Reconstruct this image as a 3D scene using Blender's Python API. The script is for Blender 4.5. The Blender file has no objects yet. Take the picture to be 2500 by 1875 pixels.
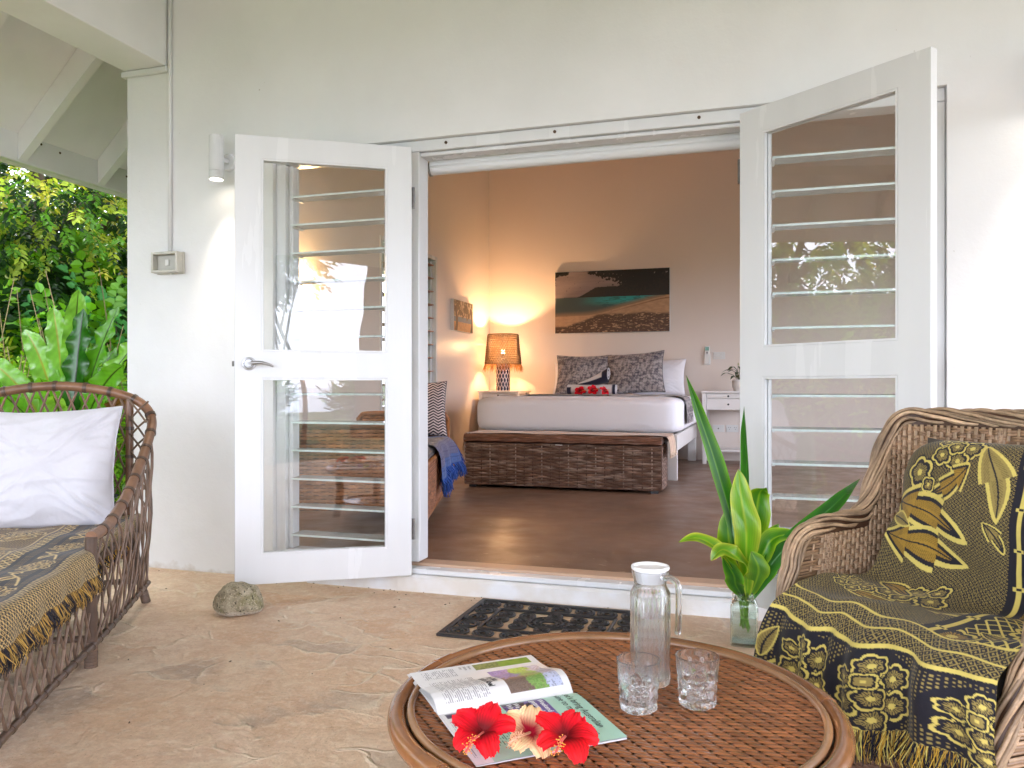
import bpy, math, random
import numpy as np
from mathutils import Vector, Matrix, noise as mnoise

PI = math.pi
random.seed(7)
RNG = np.random.default_rng(11)
SC = bpy.context.scene
COL = SC.collection

# ------------------------------------------------------------------ camera
cam_d = bpy.data.cameras.new('camera')
cam_d.sensor_width = 36.0
cam_d.lens = 36.0 * 1950.0 / 2500.0
cam_d.shift_y = 0.003
cam_d.clip_start = 0.05
cam_d.clip_end = 6000
cam = bpy.data.objects.new('camera', cam_d)
cam.location = (0, -3.55, 0.98)
cam.rotation_euler = (PI / 2, 0, math.radians(17.5))
COL.objects.link(cam)
SC.camera = cam

# ------------------------------------------------------------------ sky, sun, exposure
SUN_EL, SUN_AZ = math.radians(52), math.radians(-62)     # azimuth of the sun seen from above, 0 = +Y
W = bpy.data.worlds.new('World')
SC.world = W
W.use_nodes = True
wn, wl = W.node_tree.nodes, W.node_tree.links
wn.clear()
w_out = wn.new('ShaderNodeOutputWorld')
w_bg = wn.new('ShaderNodeBackground')
w_bg.inputs['Strength'].default_value = 0.15
w_sky = wn.new('ShaderNodeTexSky')
w_sky.sky_type = 'NISHITA'
w_sky.sun_disc = False
w_sky.sun_elevation = SUN_EL
w_sky.sun_rotation = SUN_AZ
w_sky.air_density = 1.0
w_sky.dust_density = 3.0
w_tc = wn.new('ShaderNodeTexCoord')
w_no = wn.new('ShaderNodeTexNoise')
w_no.inputs['Scale'].default_value = 2.2
w_no.inputs['Detail'].default_value = 5.0
w_rmp = wn.new('ShaderNodeMapRange')
w_rmp.inputs['From Min'].default_value = 0.35
w_rmp.inputs['From Max'].default_value = 0.65
w_rmp.inputs['To Min'].default_value = 0.78
w_rmp.inputs['To Max'].default_value = 0.98
w_mix = wn.new('ShaderNodeMix')
w_mix.data_type = 'RGBA'
w_mix.inputs['B'].default_value = (8.25, 8.6, 10.2, 1)      # bright even cloud cover
wl.new(w_tc.outputs['Generated'], w_no.inputs['Vector'])
wl.new(w_no.outputs['Fac'], w_rmp.inputs['Value'])
wl.new(w_rmp.outputs['Result'], w_mix.inputs['Factor'])
wl.new(w_sky.outputs['Color'], w_mix.inputs['A'])
wl.new(w_mix.outputs['Result'], w_bg.inputs['Color'])
wl.new(w_bg.outputs['Background'], w_out.inputs['Surface'])

sun_d = bpy.data.lights.new('sun', 'SUN')
sun_d.energy = 1.5
sun_d.angle = math.radians(14)
sun_d.color = (1.0, 0.96, 0.9)
sun = bpy.data.objects.new('sun', sun_d)
COL.objects.link(sun)
_sd = Vector((math.sin(SUN_AZ) * math.cos(SUN_EL), math.cos(SUN_AZ) * math.cos(SUN_EL), math.sin(SUN_EL)))
sun.rotation_euler = _sd.to_track_quat('Z', 'Y').to_euler()

SC.view_settings.view_transform = 'Standard'
SC.view_settings.look = 'None'
SC.view_settings.gamma = 1.0
SC.view_settings.use_curve_mapping = False
SC.view_settings.exposure = 2.60
SC.render.engine = 'CYCLES'
SC.cycles.use_denoising = True
SC.cycles.max_bounces = 10
SC.cycles.diffuse_bounces = 4
SC.cycles.glossy_bounces = 4
SC.cycles.transmission_bounces = 12
SC.cycles.transparent_max_bounces = 24
SC.cycles.sample_clamp_indirect = 6.0
SC.cycles.caustics_refractive = True
SC.cycles.caustics_reflective = False

# ------------------------------------------------------------------ helpers: objects
def srgb(r, g, b):
    f = lambda c: (c / 255.0 / 12.92) if c / 255.0 <= 0.04045 else ((c / 255.0 + 0.055) / 1.055) ** 2.4
    return (f(r), f(g), f(b))

def props(o, label=None, cat=None, group=None, kind=None):
    if label: o['label'] = label
    if cat: o['category'] = cat
    if group: o['group'] = group
    if kind: o['kind'] = kind
    return o

def thing(name, label, cat, loc=(0, 0, 0), rotz=0.0, group=None):
    o = bpy.data.objects.new(name, None)
    o.empty_display_size = 0.1
    COL.objects.link(o)
    o.location = loc
    o.rotation_euler = (0, 0, rotz)
    return props(o, label, cat, group)

def link_mesh(name, me, parent=None, loc=None, rot=None):
    o = bpy.data.objects.new(name, me)
    COL.objects.link(o)
    if parent is not None: o.parent = parent
    if loc is not None: o.location = loc
    if rot is not None: o.rotation_euler = rot
    return o

def copy_tree(o, parent=None):
    c = o.copy()
    COL.objects.link(c)
    c.parent = parent
    for ch in list(o.children): copy_tree(ch, c)
    return c

def catmull(pts, n, closed=False):
    P = np.array(pts, float)
    m = len(P)
    if closed: Q = np.vstack([P[-1], P, P[0], P[1]]); segs = m
    else: Q = np.vstack([2 * P[0] - P[1], P, 2 * P[-1] - P[-2]]); segs = m - 1
    out = []
    for k in range(n):
        t = k / n * segs if closed else k / (n - 1) * segs
        i = min(int(t), segs - 1); f = t - i
        a, b, c, d = Q[i], Q[i + 1], Q[i + 2], Q[i + 3]
        out.append(0.5 * (2 * b + (c - a) * f + (2 * a - 5 * b + 4 * c - d) * f * f + (3 * b - a - 3 * c + d) * f ** 3))
    return np.array(out)

def even(path, step=None, n=None):
    P = np.array(path, float)
    L = np.concatenate([[0], np.cumsum(np.linalg.norm(np.diff(P, axis=0), axis=1))])
    if n is None: n = max(2, int(L[-1] / step) + 1)
    t = np.linspace(0, L[-1], n)
    return np.stack([np.interp(t, L, P[:, k]) for k in range(P.shape[1])], 1)

class MB:
    """collects shapes; build() links them as one mesh object"""
    def __init__(s):
        s.v = []; s.f = []; s.c = []; s.n = 0; s.mi = []
    def add(s, verts, faces, col=None, mi=0):
        verts = np.asarray(verts, float).reshape(-1, 3)
        s.v.append(verts)
        k = s.n
        s.f.extend([tuple(i + k for i in q) for q in faces])
        s.mi.extend([mi] * len(faces))
        if col is None: col = (1, 1, 1)
        col = np.asarray(col, float)
        if col.ndim == 1: col = np.tile(col[:3], (len(verts), 1))
        s.c.append(col[:, :3])
        s.n += len(verts)
        return s
    def box(s, x0, x1, y0, y1, z0, z1, ch=0.0, col=None, mi=0, M=None):
        c = np.array([(x0 + x1) / 2, (y0 + y1) / 2, (z0 + z1) / 2]); h = np.array([abs(x1 - x0), abs(y1 - y0), abs(z1 - z0)]) / 2
        if ch <= 0:
            V = [(sx, sy, sz) for sx in (-1, 1) for sy in (-1, 1) for sz in (-1, 1)]
            V = np.array(V) * h + c
            Fc = [(0, 1, 3, 2), (4, 6, 7, 5), (0, 4, 5, 1), (2, 3, 7, 6), (0, 2, 6, 4), (1, 5, 7, 3)]
        else:
            ch = min(ch, h.min() * 0.49)
            V = []; idx = {}
            for sx in (-1, 1):
                for sy in (-1, 1):
                    for sz in (-1, 1):
                        for ax in range(3):
                            p = np.array([sx, sy, sz]) * (h - ch)
                            p[ax] = (sx, sy, sz)[ax] * h[ax]
                            idx[(sx, sy, sz, ax)] = len(V); V.append(p + c)
            Fc = []
            for ax in range(3):
                o1, o2 = [k for k in range(3) if k != ax]
                for sg in (-1, 1):
                    q = []
                    for a, b in ((-1, -1), (1, -1), (1, 1), (-1, 1)):
                        k = [0, 0, 0]; k[ax] = sg; k[o1] = a; k[o2] = b
                        q.append(idx[(*k, ax)])
                    flip = (sg > 0) != (ax != 1)
                    Fc.append(tuple(q[::-1]) if flip else tuple(q))
            for ax in range(3):
                o1, o2 = [k for k in range(3) if k != ax]
                for a in (-1, 1):
                    for b in (-1, 1):
                        k1 = [0, 0, 0]; k2 = [0, 0, 0]
                        k1[o1] = a; k1[o2] = b; k1[ax] = -1; k2[o1] = a; k2[o2] = b; k2[ax] = 1
                        Fc.append((idx[(*k1, o1)], idx[(*k2, o1)], idx[(*k2, o2)], idx[(*k1, o2)]))
            for sx in (-1, 1):
                for sy in (-1, 1):
                    for sz in (-1, 1):
                        Fc.append((idx[(sx, sy, sz, 0)], idx[(sx, sy, sz, 1)], idx[(sx, sy, sz, 2)]))
            V = np.array(V)
        if M is not None:
            V = np.array([M @ Vector(p) for p in V])
        return s.add(V, Fc, col, mi)
    def tube(s, path, r, n=8, closed=False, caps=True, col=None, flat=1.0, mi=0, twist0=0.0, up=None):
        P = np.array(path, float); m = len(P)
        R = np.broadcast_to(np.asarray(r, float), (m,)) if np.ndim(r) < 1 else np.asarray(r, float)
        T = np.zeros_like(P)
        T[1:-1] = P[2:] - P[:-2]; T[0] = P[1] - P[0]; T[-1] = P[-1] - P[-2]
        if closed: T[0] = P[1] - P[-1]; T[-1] = P[0] - P[-2]
        T /= np.linalg.norm(T, axis=1)[:, None] + 1e-12
        a = np.array(up, float) if up is not None else (np.array([0, 0, 1.]) if abs(T[0][2]) < 0.9 else np.array([1., 0, 0]))
        N = []
        for k in range(m):
            if up is not None: a = np.array(up, float)
            a = a - T[k] * a.dot(T[k]); a /= np.linalg.norm(a) + 1e-12
            N.append(a.copy())
        N = np.array(N); B = np.cross(T, N)
        th = np.arange(n) / n * 2 * PI + twist0
        V = P[:, None, :] + R[:, None, None] * (np.cos(th)[None, :, None] * N[:, None, :] * flat + np.sin(th)[None, :, None] * B[:, None, :])
        Fc = []
        mm = m if closed else m - 1
        for i in range(mm):
            j = (i + 1) % m
            for k in range(n):
                k2 = (k + 1) % n
                Fc.append((i * n + k, i * n + k2, j * n + k2, j * n + k))
        if caps and not closed:
            Fc.append(tuple(range(n))[::-1]); Fc.append(tuple((m - 1) * n + k for k in range(n)))
        if col is not None and np.ndim(col) == 2: col = np.repeat(np.asarray(col), n, axis=0)
        return s.add(V.reshape(-1, 3), Fc, col, mi)
    def strip(s, path, nrm, width, crown=0.3, col=None, side=None):
        """half round flat strand lying on a surface: path (m,3), nrm (m,3) surface normals"""
        P = np.array(path, float); m = len(P); Nn = np.array(nrm, float)
        if Nn.ndim == 1: Nn = np.tile(Nn, (m, 1))
        T = np.zeros_like(P); T[1:-1] = P[2:] - P[:-2]; T[0] = P[1] - P[0]; T[-1] = P[-1] - P[-2]
        T /= np.linalg.norm(T, axis=1)[:, None] + 1e-12
        B = np.cross(Nn, T); B /= np.linalg.norm(B, axis=1)[:, None] + 1e-12
        V = np.stack([P - B * width / 2 - Nn * width * crown * 0.8, P - B * width * 0.28 + Nn * width * crown * 0.55, P + B * width * 0.28 + Nn * width * crown * 0.55, P + B * width / 2 - Nn * width * crown * 0.8], 1)
        Fc = [(i * 4 + k, i * 4 + k + 1, i * 4 + k + 5, i * 4 + k + 4)[::-1] for i in range(m - 1) for k in range(3)]
        if col is not None and np.ndim(col) == 2: col = np.repeat(np.asarray(col), 4, axis=0)
        return s.add(V.reshape(-1, 3), Fc, col)
    def lathe(s, prof, n=32, c=(0, 0, 0), col=None, closed=False, mi=0, rmod=None):
        prof = np.array(prof, float); m = len(prof)
        th = np.arange(n) / n * 2 * PI
        Rr = np.repeat(prof[:, :1], n, 1)
        if rmod is not None: Rr = rmod(Rr, np.tile(th, (m, 1)), np.repeat(prof[:, 1:2], n, 1), np.arange(m)[:, None])
        V = np.stack([Rr * np.cos(th) + c[0], Rr * np.sin(th) + c[1], np.repeat(prof[:, 1:2], n, 1) + c[2]], 2)
        Fc = []
        for i in range(m if closed else m - 1):
            j = (i + 1) % m
            for k in range(n):
                k2 = (k + 1) % n
                Fc.append((i * n + k, i * n + k2, j * n + k2, j * n + k))
        if not closed:
            if prof[0, 0] > 1e-6: Fc.append(tuple(range(n))[::-1])
            if prof[-1, 0] > 1e-6: Fc.append(tuple((m - 1) * n + k for k in range(n)))
        return s.add(V.reshape(-1, 3), Fc, col, mi)
    def grid(s, P, col=None, flip=False, mi=0, wrap=False):
        """P: (nu, nv, 3) array"""
        P = np.asarray(P, float); nu, nv = P.shape[:2]
        i, j = np.meshgrid(np.arange(nu if wrap else nu - 1), np.arange(nv - 1), indexing='ij')
        i2 = (i + 1) % nu
        q = np.stack([i * nv + j, i2 * nv + j, i2 * nv + j + 1, i * nv + j + 1], -1).reshape(-1, 4)
        if flip: q = q[:, ::-1]
        if col is not None and np.ndim(col) == 3: col = np.asarray(col).reshape(-1, 3)
        return s.add(P.reshape(-1, 3), [tuple(int(x) for x in r) for r in q], col, mi)
    def mesh(s, name, smooth=False, auto=None, off=None):
        V = np.vstack(s.v)
        if off is not None: V = V - np.array(off)
        me = bpy.data.meshes.new(name)
        me.from_pydata(V.tolist(), [], s.f)
        C = np.ones((len(V), 4), np.float32); C[:, :3] = np.vstack(s.c)
        at = me.color_attributes.new('Col', 'FLOAT_COLOR', 'POINT')
        at.data.foreach_set('color', C.ravel())
        me.polygons.foreach_set('material_index', s.mi)
        if smooth: me.polygons.foreach_set('use_smooth', [True] * len(me.polygons))
        me.update()
        if auto is not None:
            try: me.set_sharp_from_angle(angle=math.radians(auto))
            except Exception: pass
        return me
    def build(s, name, mat, parent=None, smooth=False, auto=None, off=None, loc=None, rot=None):
        me = s.mesh(name, smooth, auto, off)
        for m_ in (mat if isinstance(mat, (list, tuple)) else [mat]): me.materials.append(m_)
        return link_mesh(name, me, parent, loc, rot)

def fast_mesh(name, V, Q, C, mat, parent=None, smooth=True, k=4):
    """big numpy mesh: V (n,3), Q (m,k), C (n,3)"""
    me = bpy.data.meshes.new(name)
    me.vertices.add(len(V)); me.vertices.foreach_set('co', np.asarray(V, np.float32).ravel())
    m = len(Q)
    me.loops.add(m * k); me.loops.foreach_set('vertex_index', np.asarray(Q, np.int32).ravel())
    me.polygons.add(m)
    me.polygons.foreach_set('loop_start', np.arange(m, dtype=np.int32) * k)
    me.polygons.foreach_set('use_smooth', np.full(m, smooth))
    me.update(calc_edges=True)
    at = me.color_attributes.new('Col', 'FLOAT_COLOR', 'POINT')
    CC = np.ones((len(V), 4), np.float32); CC[:, :3] = C
    at.data.foreach_set('color', CC.ravel())
    me.materials.append(mat)
    me.validate()
    return link_mesh(name, me, parent)

def grid_quads(nu, nv):
    i, j = np.meshgrid(np.arange(nu - 1), np.arange(nv - 1), indexing='ij')
    return np.stack([i * nv + j, (i + 1) * nv + j, (i + 1) * nv + j + 1, i * nv + j + 1], -1).reshape(-1, 4)

# ------------------------------------------------------------------ helpers: materials
def nodes(m):
    m.use_nodes = True
    nt = m.node_tree
    return nt, nt.nodes, nt.links, nt.nodes['Principled BSDF'], nt.nodes['Material Output']

def pmat(name, col=(0.8, 0.8, 0.8), rough=0.5, metal=0.0, spec=0.5, attr=False, var=0.0, vscale=8.0, bump=0.0, bscale=40.0,
         col2=None, coat=0.0, sheen=0.0, trans=0.0, ior=1.5, detail=5.0, stretch=(1, 1, 1), rvar=0.0, bdist=0.01, sss=0.0):
    m = bpy.data.materials.new(name)
    nt, N, L, b, out = nodes(m)
    b.inputs['Base Color'].default_value = (*col, 1)
    b.inputs['Roughness'].default_value = rough
    b.inputs['Metallic'].default_value = metal
    b.inputs['Specular IOR Level'].default_value = spec
    b.inputs['IOR'].default_value = ior
    b.inputs['Coat Weight'].default_value = coat
    b.inputs['Sheen Weight'].default_value = sheen
    b.inputs['Transmission Weight'].default_value = trans
    src = None
    if attr:
        a = N.new('ShaderNodeAttribute'); a.attribute_name = 'Col'
        mx = N.new('ShaderNodeMix'); mx.data_type = 'RGBA'; mx.blend_type = 'MULTIPLY'; mx.inputs['Factor'].default_value = 1
        mx.inputs['B'].default_value = (*col, 1)
        L.new(a.outputs['Color'], mx.inputs['A'])
        src = mx.outputs['Result']
    tc = N.new('ShaderNodeTexCoord'); mp = N.new('ShaderNodeMapping'); mp.inputs['Scale'].default_value = stretch
    L.new(tc.outputs['Object'], mp.inputs['Vector'])
    if var > 0 or col2 is not None:
        no = N.new('ShaderNodeTexNoise'); no.inputs['Scale'].default_value = vscale; no.inputs['Detail'].default_value = detail
        L.new(mp.outputs['Vector'], no.inputs['Vector'])
        if col2 is not None:
            rp = N.new('ShaderNodeMapRange'); rp.inputs['From Min'].default_value = 0.36; rp.inputs['From Max'].default_value = 0.64
            L.new(no.outputs['Fac'], rp.inputs['Value'])
            m2 = N.new('ShaderNodeMix'); m2.data_type = 'RGBA'
            m2.inputs['A'].default_value = (*col, 1); m2.inputs['B'].default_value = (*col2, 1)
            L.new(rp.outputs['Result'], m2.inputs['Factor'])
            src = m2.outputs['Result']
        if var > 0:
            r2 = N.new('ShaderNodeMapRange'); r2.inputs['From Min'].default_value = 0.3; r2.inputs['From Max'].default_value = 0.7
            r2.inputs['To Min'].default_value = 1 - var; r2.inputs['To Max'].default_value = 1 + var
            L.new(no.outputs['Fac'], r2.inputs['Value'])
            m3 = N.new('ShaderNodeMix'); m3.data_type = 'RGBA'; m3.blend_type = 'MULTIPLY'; m3.inputs['Factor'].default_value = 1
            if src: L.new(src, m3.inputs['A'])
            else: m3.inputs['A'].default_value = (*col, 1)
            L.new(r2.outputs['Result'], m3.inputs['B'])
            src = m3.outputs['Result']
        if rvar > 0:
            r3 = N.new('ShaderNodeMapRange'); r3.inputs['From Min'].default_value = 0.3; r3.inputs['From Max'].default_value = 0.7
            r3.inputs['To Min'].default_value = max(0, rough - rvar); r3.inputs['To Max'].default_value = min(1, rough + rvar)
            L.new(no.outputs['Fac'], r3.inputs['Value']); L.new(r3.outputs['Result'], b.inputs['Roughness'])
    if src: L.new(src, b.inputs['Base Color'])
    if bump > 0:
        n2 = N.new('ShaderNodeTexNoise'); n2.inputs['Scale'].default_value = bscale; n2.inputs['Detail'].default_value = 4
        L.new(mp.outputs['Vector'], n2.inputs['Vector'])
        bp = N.new('ShaderNodeBump'); bp.inputs['Strength'].default_value = bump; bp.inputs['Distance'].default_value = bdist
        L.new(n2.outputs['Fac'], bp.inputs['Height']); L.new(bp.outputs['Normal'], b.inputs['Normal'])
    return m

def leaf_mat(name, gloss=0.35, transl=0.35, tint=(1, 1, 1), var=0.25, vscale=6.0, rough=0.4):
    m = bpy.data.materials.new(name)
    nt, N, L, b, out = nodes(m)
    a = N.new('ShaderNodeAttribute'); a.attribute_name = 'Col'
    tc = N.new('ShaderNodeTexCoord'); no = N.new('ShaderNodeTexNoise'); no.inputs['Scale'].default_value = vscale
    L.new(tc.outputs['Object'], no.inputs['Vector'])
    r = N.new('ShaderNodeMapRange'); r.inputs['From Min'].default_value = 0.3; r.inputs['From Max'].default_value = 0.7
    r.inputs['To Min'].default_value = 1 - var; r.inputs['To Max'].default_value = 1 + var
    L.new(no.outputs['Fac'], r.inputs['Value'])
    mx = N.new('ShaderNodeMix'); mx.data_type = 'RGBA'; mx.blend_type = 'MULTIPLY'; mx.inputs['Factor'].default_value = 1
    L.new(a.outputs['Color'], mx.inputs['A']); L.new(r.outputs['Result'], mx.inputs['B'])
    b.inputs['Roughness'].default_value = rough
    b.inputs['Specular IOR Level'].default_value = gloss
    L.new(mx.outputs['Result'], b.inputs['Base Color'])
    tr = N.new('ShaderNodeBsdfTranslucent')
    hs = N.new('ShaderNodeHueSaturation'); hs.inputs['Hue'].default_value = 0.485; hs.inputs['Saturation'].default_value = 1.1; hs.inputs['Value'].default_value = 1.5
    L.new(mx.outputs['Result'], hs.inputs['Color']); L.new(hs.outputs['Color'], tr.inputs['Color'])
    ms = N.new('ShaderNodeMixShader'); ms.inputs['Fac'].default_value = transl
    L.new(b.outputs['BSDF'], ms.inputs[1]); L.new(tr.outputs['BSDF'], ms.inputs[2]); L.new(ms.outputs['Shader'], out.inputs['Surface'])
    return m

def pane_mat(name, ior=1.6, tint=(0.955, 0.965, 0.96), rough=0.0, dust=0.0, haze=0.0):
    """flat window glass: clear with a Fresnel mirror, a little dust"""
    m = bpy.data.materials.new(name)
    nt, N, L, b, out = nodes(m)
    N.remove(b)
    t = N.new('ShaderNodeBsdfTransparent'); t.inputs['Color'].default_value = (*tint, 1)
    g = N.new('ShaderNodeBsdfGlossy'); g.inputs['Roughness'].default_value = rough
    lw = N.new('ShaderNodeLayerWeight'); lw.inputs['Blend'].default_value = 0.5
    pw = N.new('ShaderNodeMath'); pw.operation = 'POWER'; pw.inputs[1].default_value = 5.0
    f = N.new('ShaderNodeMapRange'); f.inputs['To Min'].default_value = ((ior - 1) / (ior + 1)) ** 2; f.inputs['To Max'].default_value = 1.0
    L.new(lw.outputs['Facing'], pw.inputs[0]); L.new(pw.outputs[0], f.inputs['Value'])
    ms = N.new('ShaderNodeMixShader')
    L.new(f.outputs['Result'], ms.inputs['Fac']); L.new(t.outputs['BSDF'], ms.inputs[1]); L.new(g.outputs['BSDF'], ms.inputs[2])
    last = ms.outputs['Shader']
    if dust > 0:
        d = N.new('ShaderNodeBsdfDiffuse'); d.inputs['Color'].default_value = (0.7, 0.7, 0.68, 1)
        no = N.new('ShaderNodeTexNoise'); no.inputs['Scale'].default_value = 5; no.inputs['Detail'].default_value = 8
        tc = N.new('ShaderNodeTexCoord'); L.new(tc.outputs['Object'], no.inputs['Vector'])
        r = N.new('ShaderNodeMapRange'); r.inputs['From Min'].default_value = 0.4; r.inputs['From Max'].default_value = 0.8; r.inputs['To Min'].default_value = haze; r.inputs['To Max'].default_value = dust
        L.new(no.outputs['Fac'], r.inputs['Value'])
        m2 = N.new('ShaderNodeMixShader'); L.new(r.outputs['Result'], m2.inputs['Fac']); L.new(last, m2.inputs[1]); L.new(d.outputs['BSDF'], m2.inputs[2])
        last = m2.outputs['Shader']
    L.new(last, out.inputs['Surface'])
    return m

def vessel_mat(name, tint=(0.992, 0.997, 0.997), ior=1.5, clear=0.25, rough=0.0):
    """solid table glass; part of the light goes straight through so that it does not cast a black shadow"""
    m = bpy.data.materials.new(name)
    nt, N, L, b, out = nodes(m)
    N.remove(b)
    g = N.new('ShaderNodeBsdfGlass'); g.inputs['Color'].default_value = (*tint, 1); g.inputs['IOR'].default_value = ior; g.inputs['Roughness'].default_value = rough
    t = N.new('ShaderNodeBsdfTransparent'); t.inputs['Color'].default_value = (*tint, 1)
    ms = N.new('ShaderNodeMixShader'); ms.inputs['Fac'].default_value = clear
    L.new(g.outputs['BSDF'], ms.inputs[1]); L.new(t.outputs['BSDF'], ms.inputs[2]); L.new(ms.outputs['Shader'], out.inputs['Surface'])
    return m

# ------------------------------------------------------------------ materials of the place
M = {}
M['wall'] = pmat('white_wall_paint', (0.80, 0.80, 0.795), 0.55, var=0.035, vscale=1.3, bump=0.12, bscale=22, bdist=0.004, spec=0.3)
def wall_mat():
    m = bpy.data.materials.new('white_wall_paint')
    nt, N, L, b, out = nodes(m)
    tc = N.new('ShaderNodeTexCoord')
    def noi(scale, det, rough=.55):
        n = N.new('ShaderNodeTexNoise'); n.inputs['Scale'].default_value = scale; n.inputs['Detail'].default_value = det; n.inputs['Roughness'].default_value = rough
        L.new(tc.outputs['Object'], n.inputs['Vector']); return n.outputs['Fac']
    def ramp(src, lo, hi, a=0.0, b_=1.0):
        r = N.new('ShaderNodeMapRange'); r.inputs['From Min'].default_value = lo; r.inputs['From Max'].default_value = hi
        r.inputs['To Min'].default_value = a; r.inputs['To Max'].default_value = b_; L.new(src, r.inputs['Value']); return r.outputs['Result']
    def mix(fac, A, B):
        x = N.new('ShaderNodeMix'); x.data_type = 'RGBA'; L.new(fac, x.inputs['Factor'])
        for k, v in (('A', A), ('B', B)):
            if isinstance(v, tuple): x.inputs[k].default_value = (*v, 1)
            else: L.new(v, x.inputs[k])
        return x.outputs['Result']
    c = mix(ramp(noi(1.6, 6), .38, .66), (.84, .84, .845), (.785, .785, .785))
    c = mix(ramp(noi(34, 3), .735, .775, 0, .8), c, (.40, .36, .30))             # fly specks
    sep = N.new('ShaderNodeSeparateXYZ'); L.new(tc.outputs['Object'], sep.inputs[0])
    sm = N.new('ShaderNodeMath'); sm.operation = 'MULTIPLY_ADD'; sm.inputs[1].default_value = -.16; L.new(noi(9, 6), sm.inputs[0]); L.new(sep.outputs['Z'], sm.inputs[2])
    c = mix(ramp(sm.outputs[0], -.055, -.085, 0, .55), c, (.50, .42, .33))       # splash dirt along the floor
    L.new(c, b.inputs['Base Color']); b.inputs['Roughness'].default_value = .5; b.inputs['Specular IOR Level'].default_value = .3
    bp = N.new('ShaderNodeBump'); bp.inputs['Strength'].default_value = .35; bp.inputs['Distance'].default_value = .012; L.new(noi(5, 8, .6), bp.inputs['Height'])
    b2 = N.new('ShaderNodeBump'); b2.inputs['Strength'].default_value = .15; b2.inputs['Distance'].default_value = .003; L.new(noi(90, 3), b2.inputs['Height']); L.new(bp.outputs['Normal'], b2.inputs['Normal'])
    L.new(b2.outputs['Normal'], b.inputs['Normal'])
    return m
M['wall'] = wall_mat()
M['trim'] = pmat('white_gloss_paint', (0.74, 0.75, 0.76), 0.24, var=0.03, vscale=5, bump=0.12, bscale=40, bdist=0.003, stretch=(1.2, 1.2, 0.12), rvar=.08)
M['soffit'] = pmat('white_soffit_paint', (0.85, 0.85, 0.85), 0.5, var=0.05, vscale=2.5, bump=0.05, bscale=14, bdist=0.004)
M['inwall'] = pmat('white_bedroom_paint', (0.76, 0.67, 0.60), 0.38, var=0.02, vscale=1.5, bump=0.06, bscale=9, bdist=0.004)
M['metal'] = pmat('brushed_steel', (0.40, 0.40, 0.41), 0.3, metal=1.0)
M['dark_metal'] = pmat('tarnished_hinge_metal', (0.16, 0.15, 0.14), 0.45, metal=0.9, var=0.2, vscale=60)
M['rust'] = pmat('rusty_nail', (0.09, 0.05, 0.03), 0.8, var=0.3, vscale=200)
M['pane'] = pane_mat('door_glass', 1.74, dust=0.04)
M['louvre'] = pane_mat('louvre_glass', 1.5, tint=(0.88, 0.93, 0.91), dust=0.6, haze=.40)
M['louvre_edge'] = pmat('edge_lit_glass', (0.72, 0.82, 0.80), 0.35, var=0.1, vscale=30)  # edge-lit gleam of the glass put into a pale base colour
M['plastic'] = pmat('white_plastic', (0.72, 0.71, 0.68), 0.35)
M['aged_plastic'] = pmat('yellowed_clear_plastic', (0.55, 0.53, 0.46), 0.3, var=0.08, vscale=20)
M['blind'] = pmat('white_blind_fabric', (0.78, 0.79, 0.80), 0.7, bump=0.05, bscale=300)
M['lamp_glow'] = bpy.data.materials.new('lamp_glow')
nt, N, L, b, out = nodes(M['lamp_glow'])
b.inputs['Emission Color'].default_value = (1, 0.86, 0.68, 1); b.inputs['Emission Strength'].default_value = 4

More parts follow.
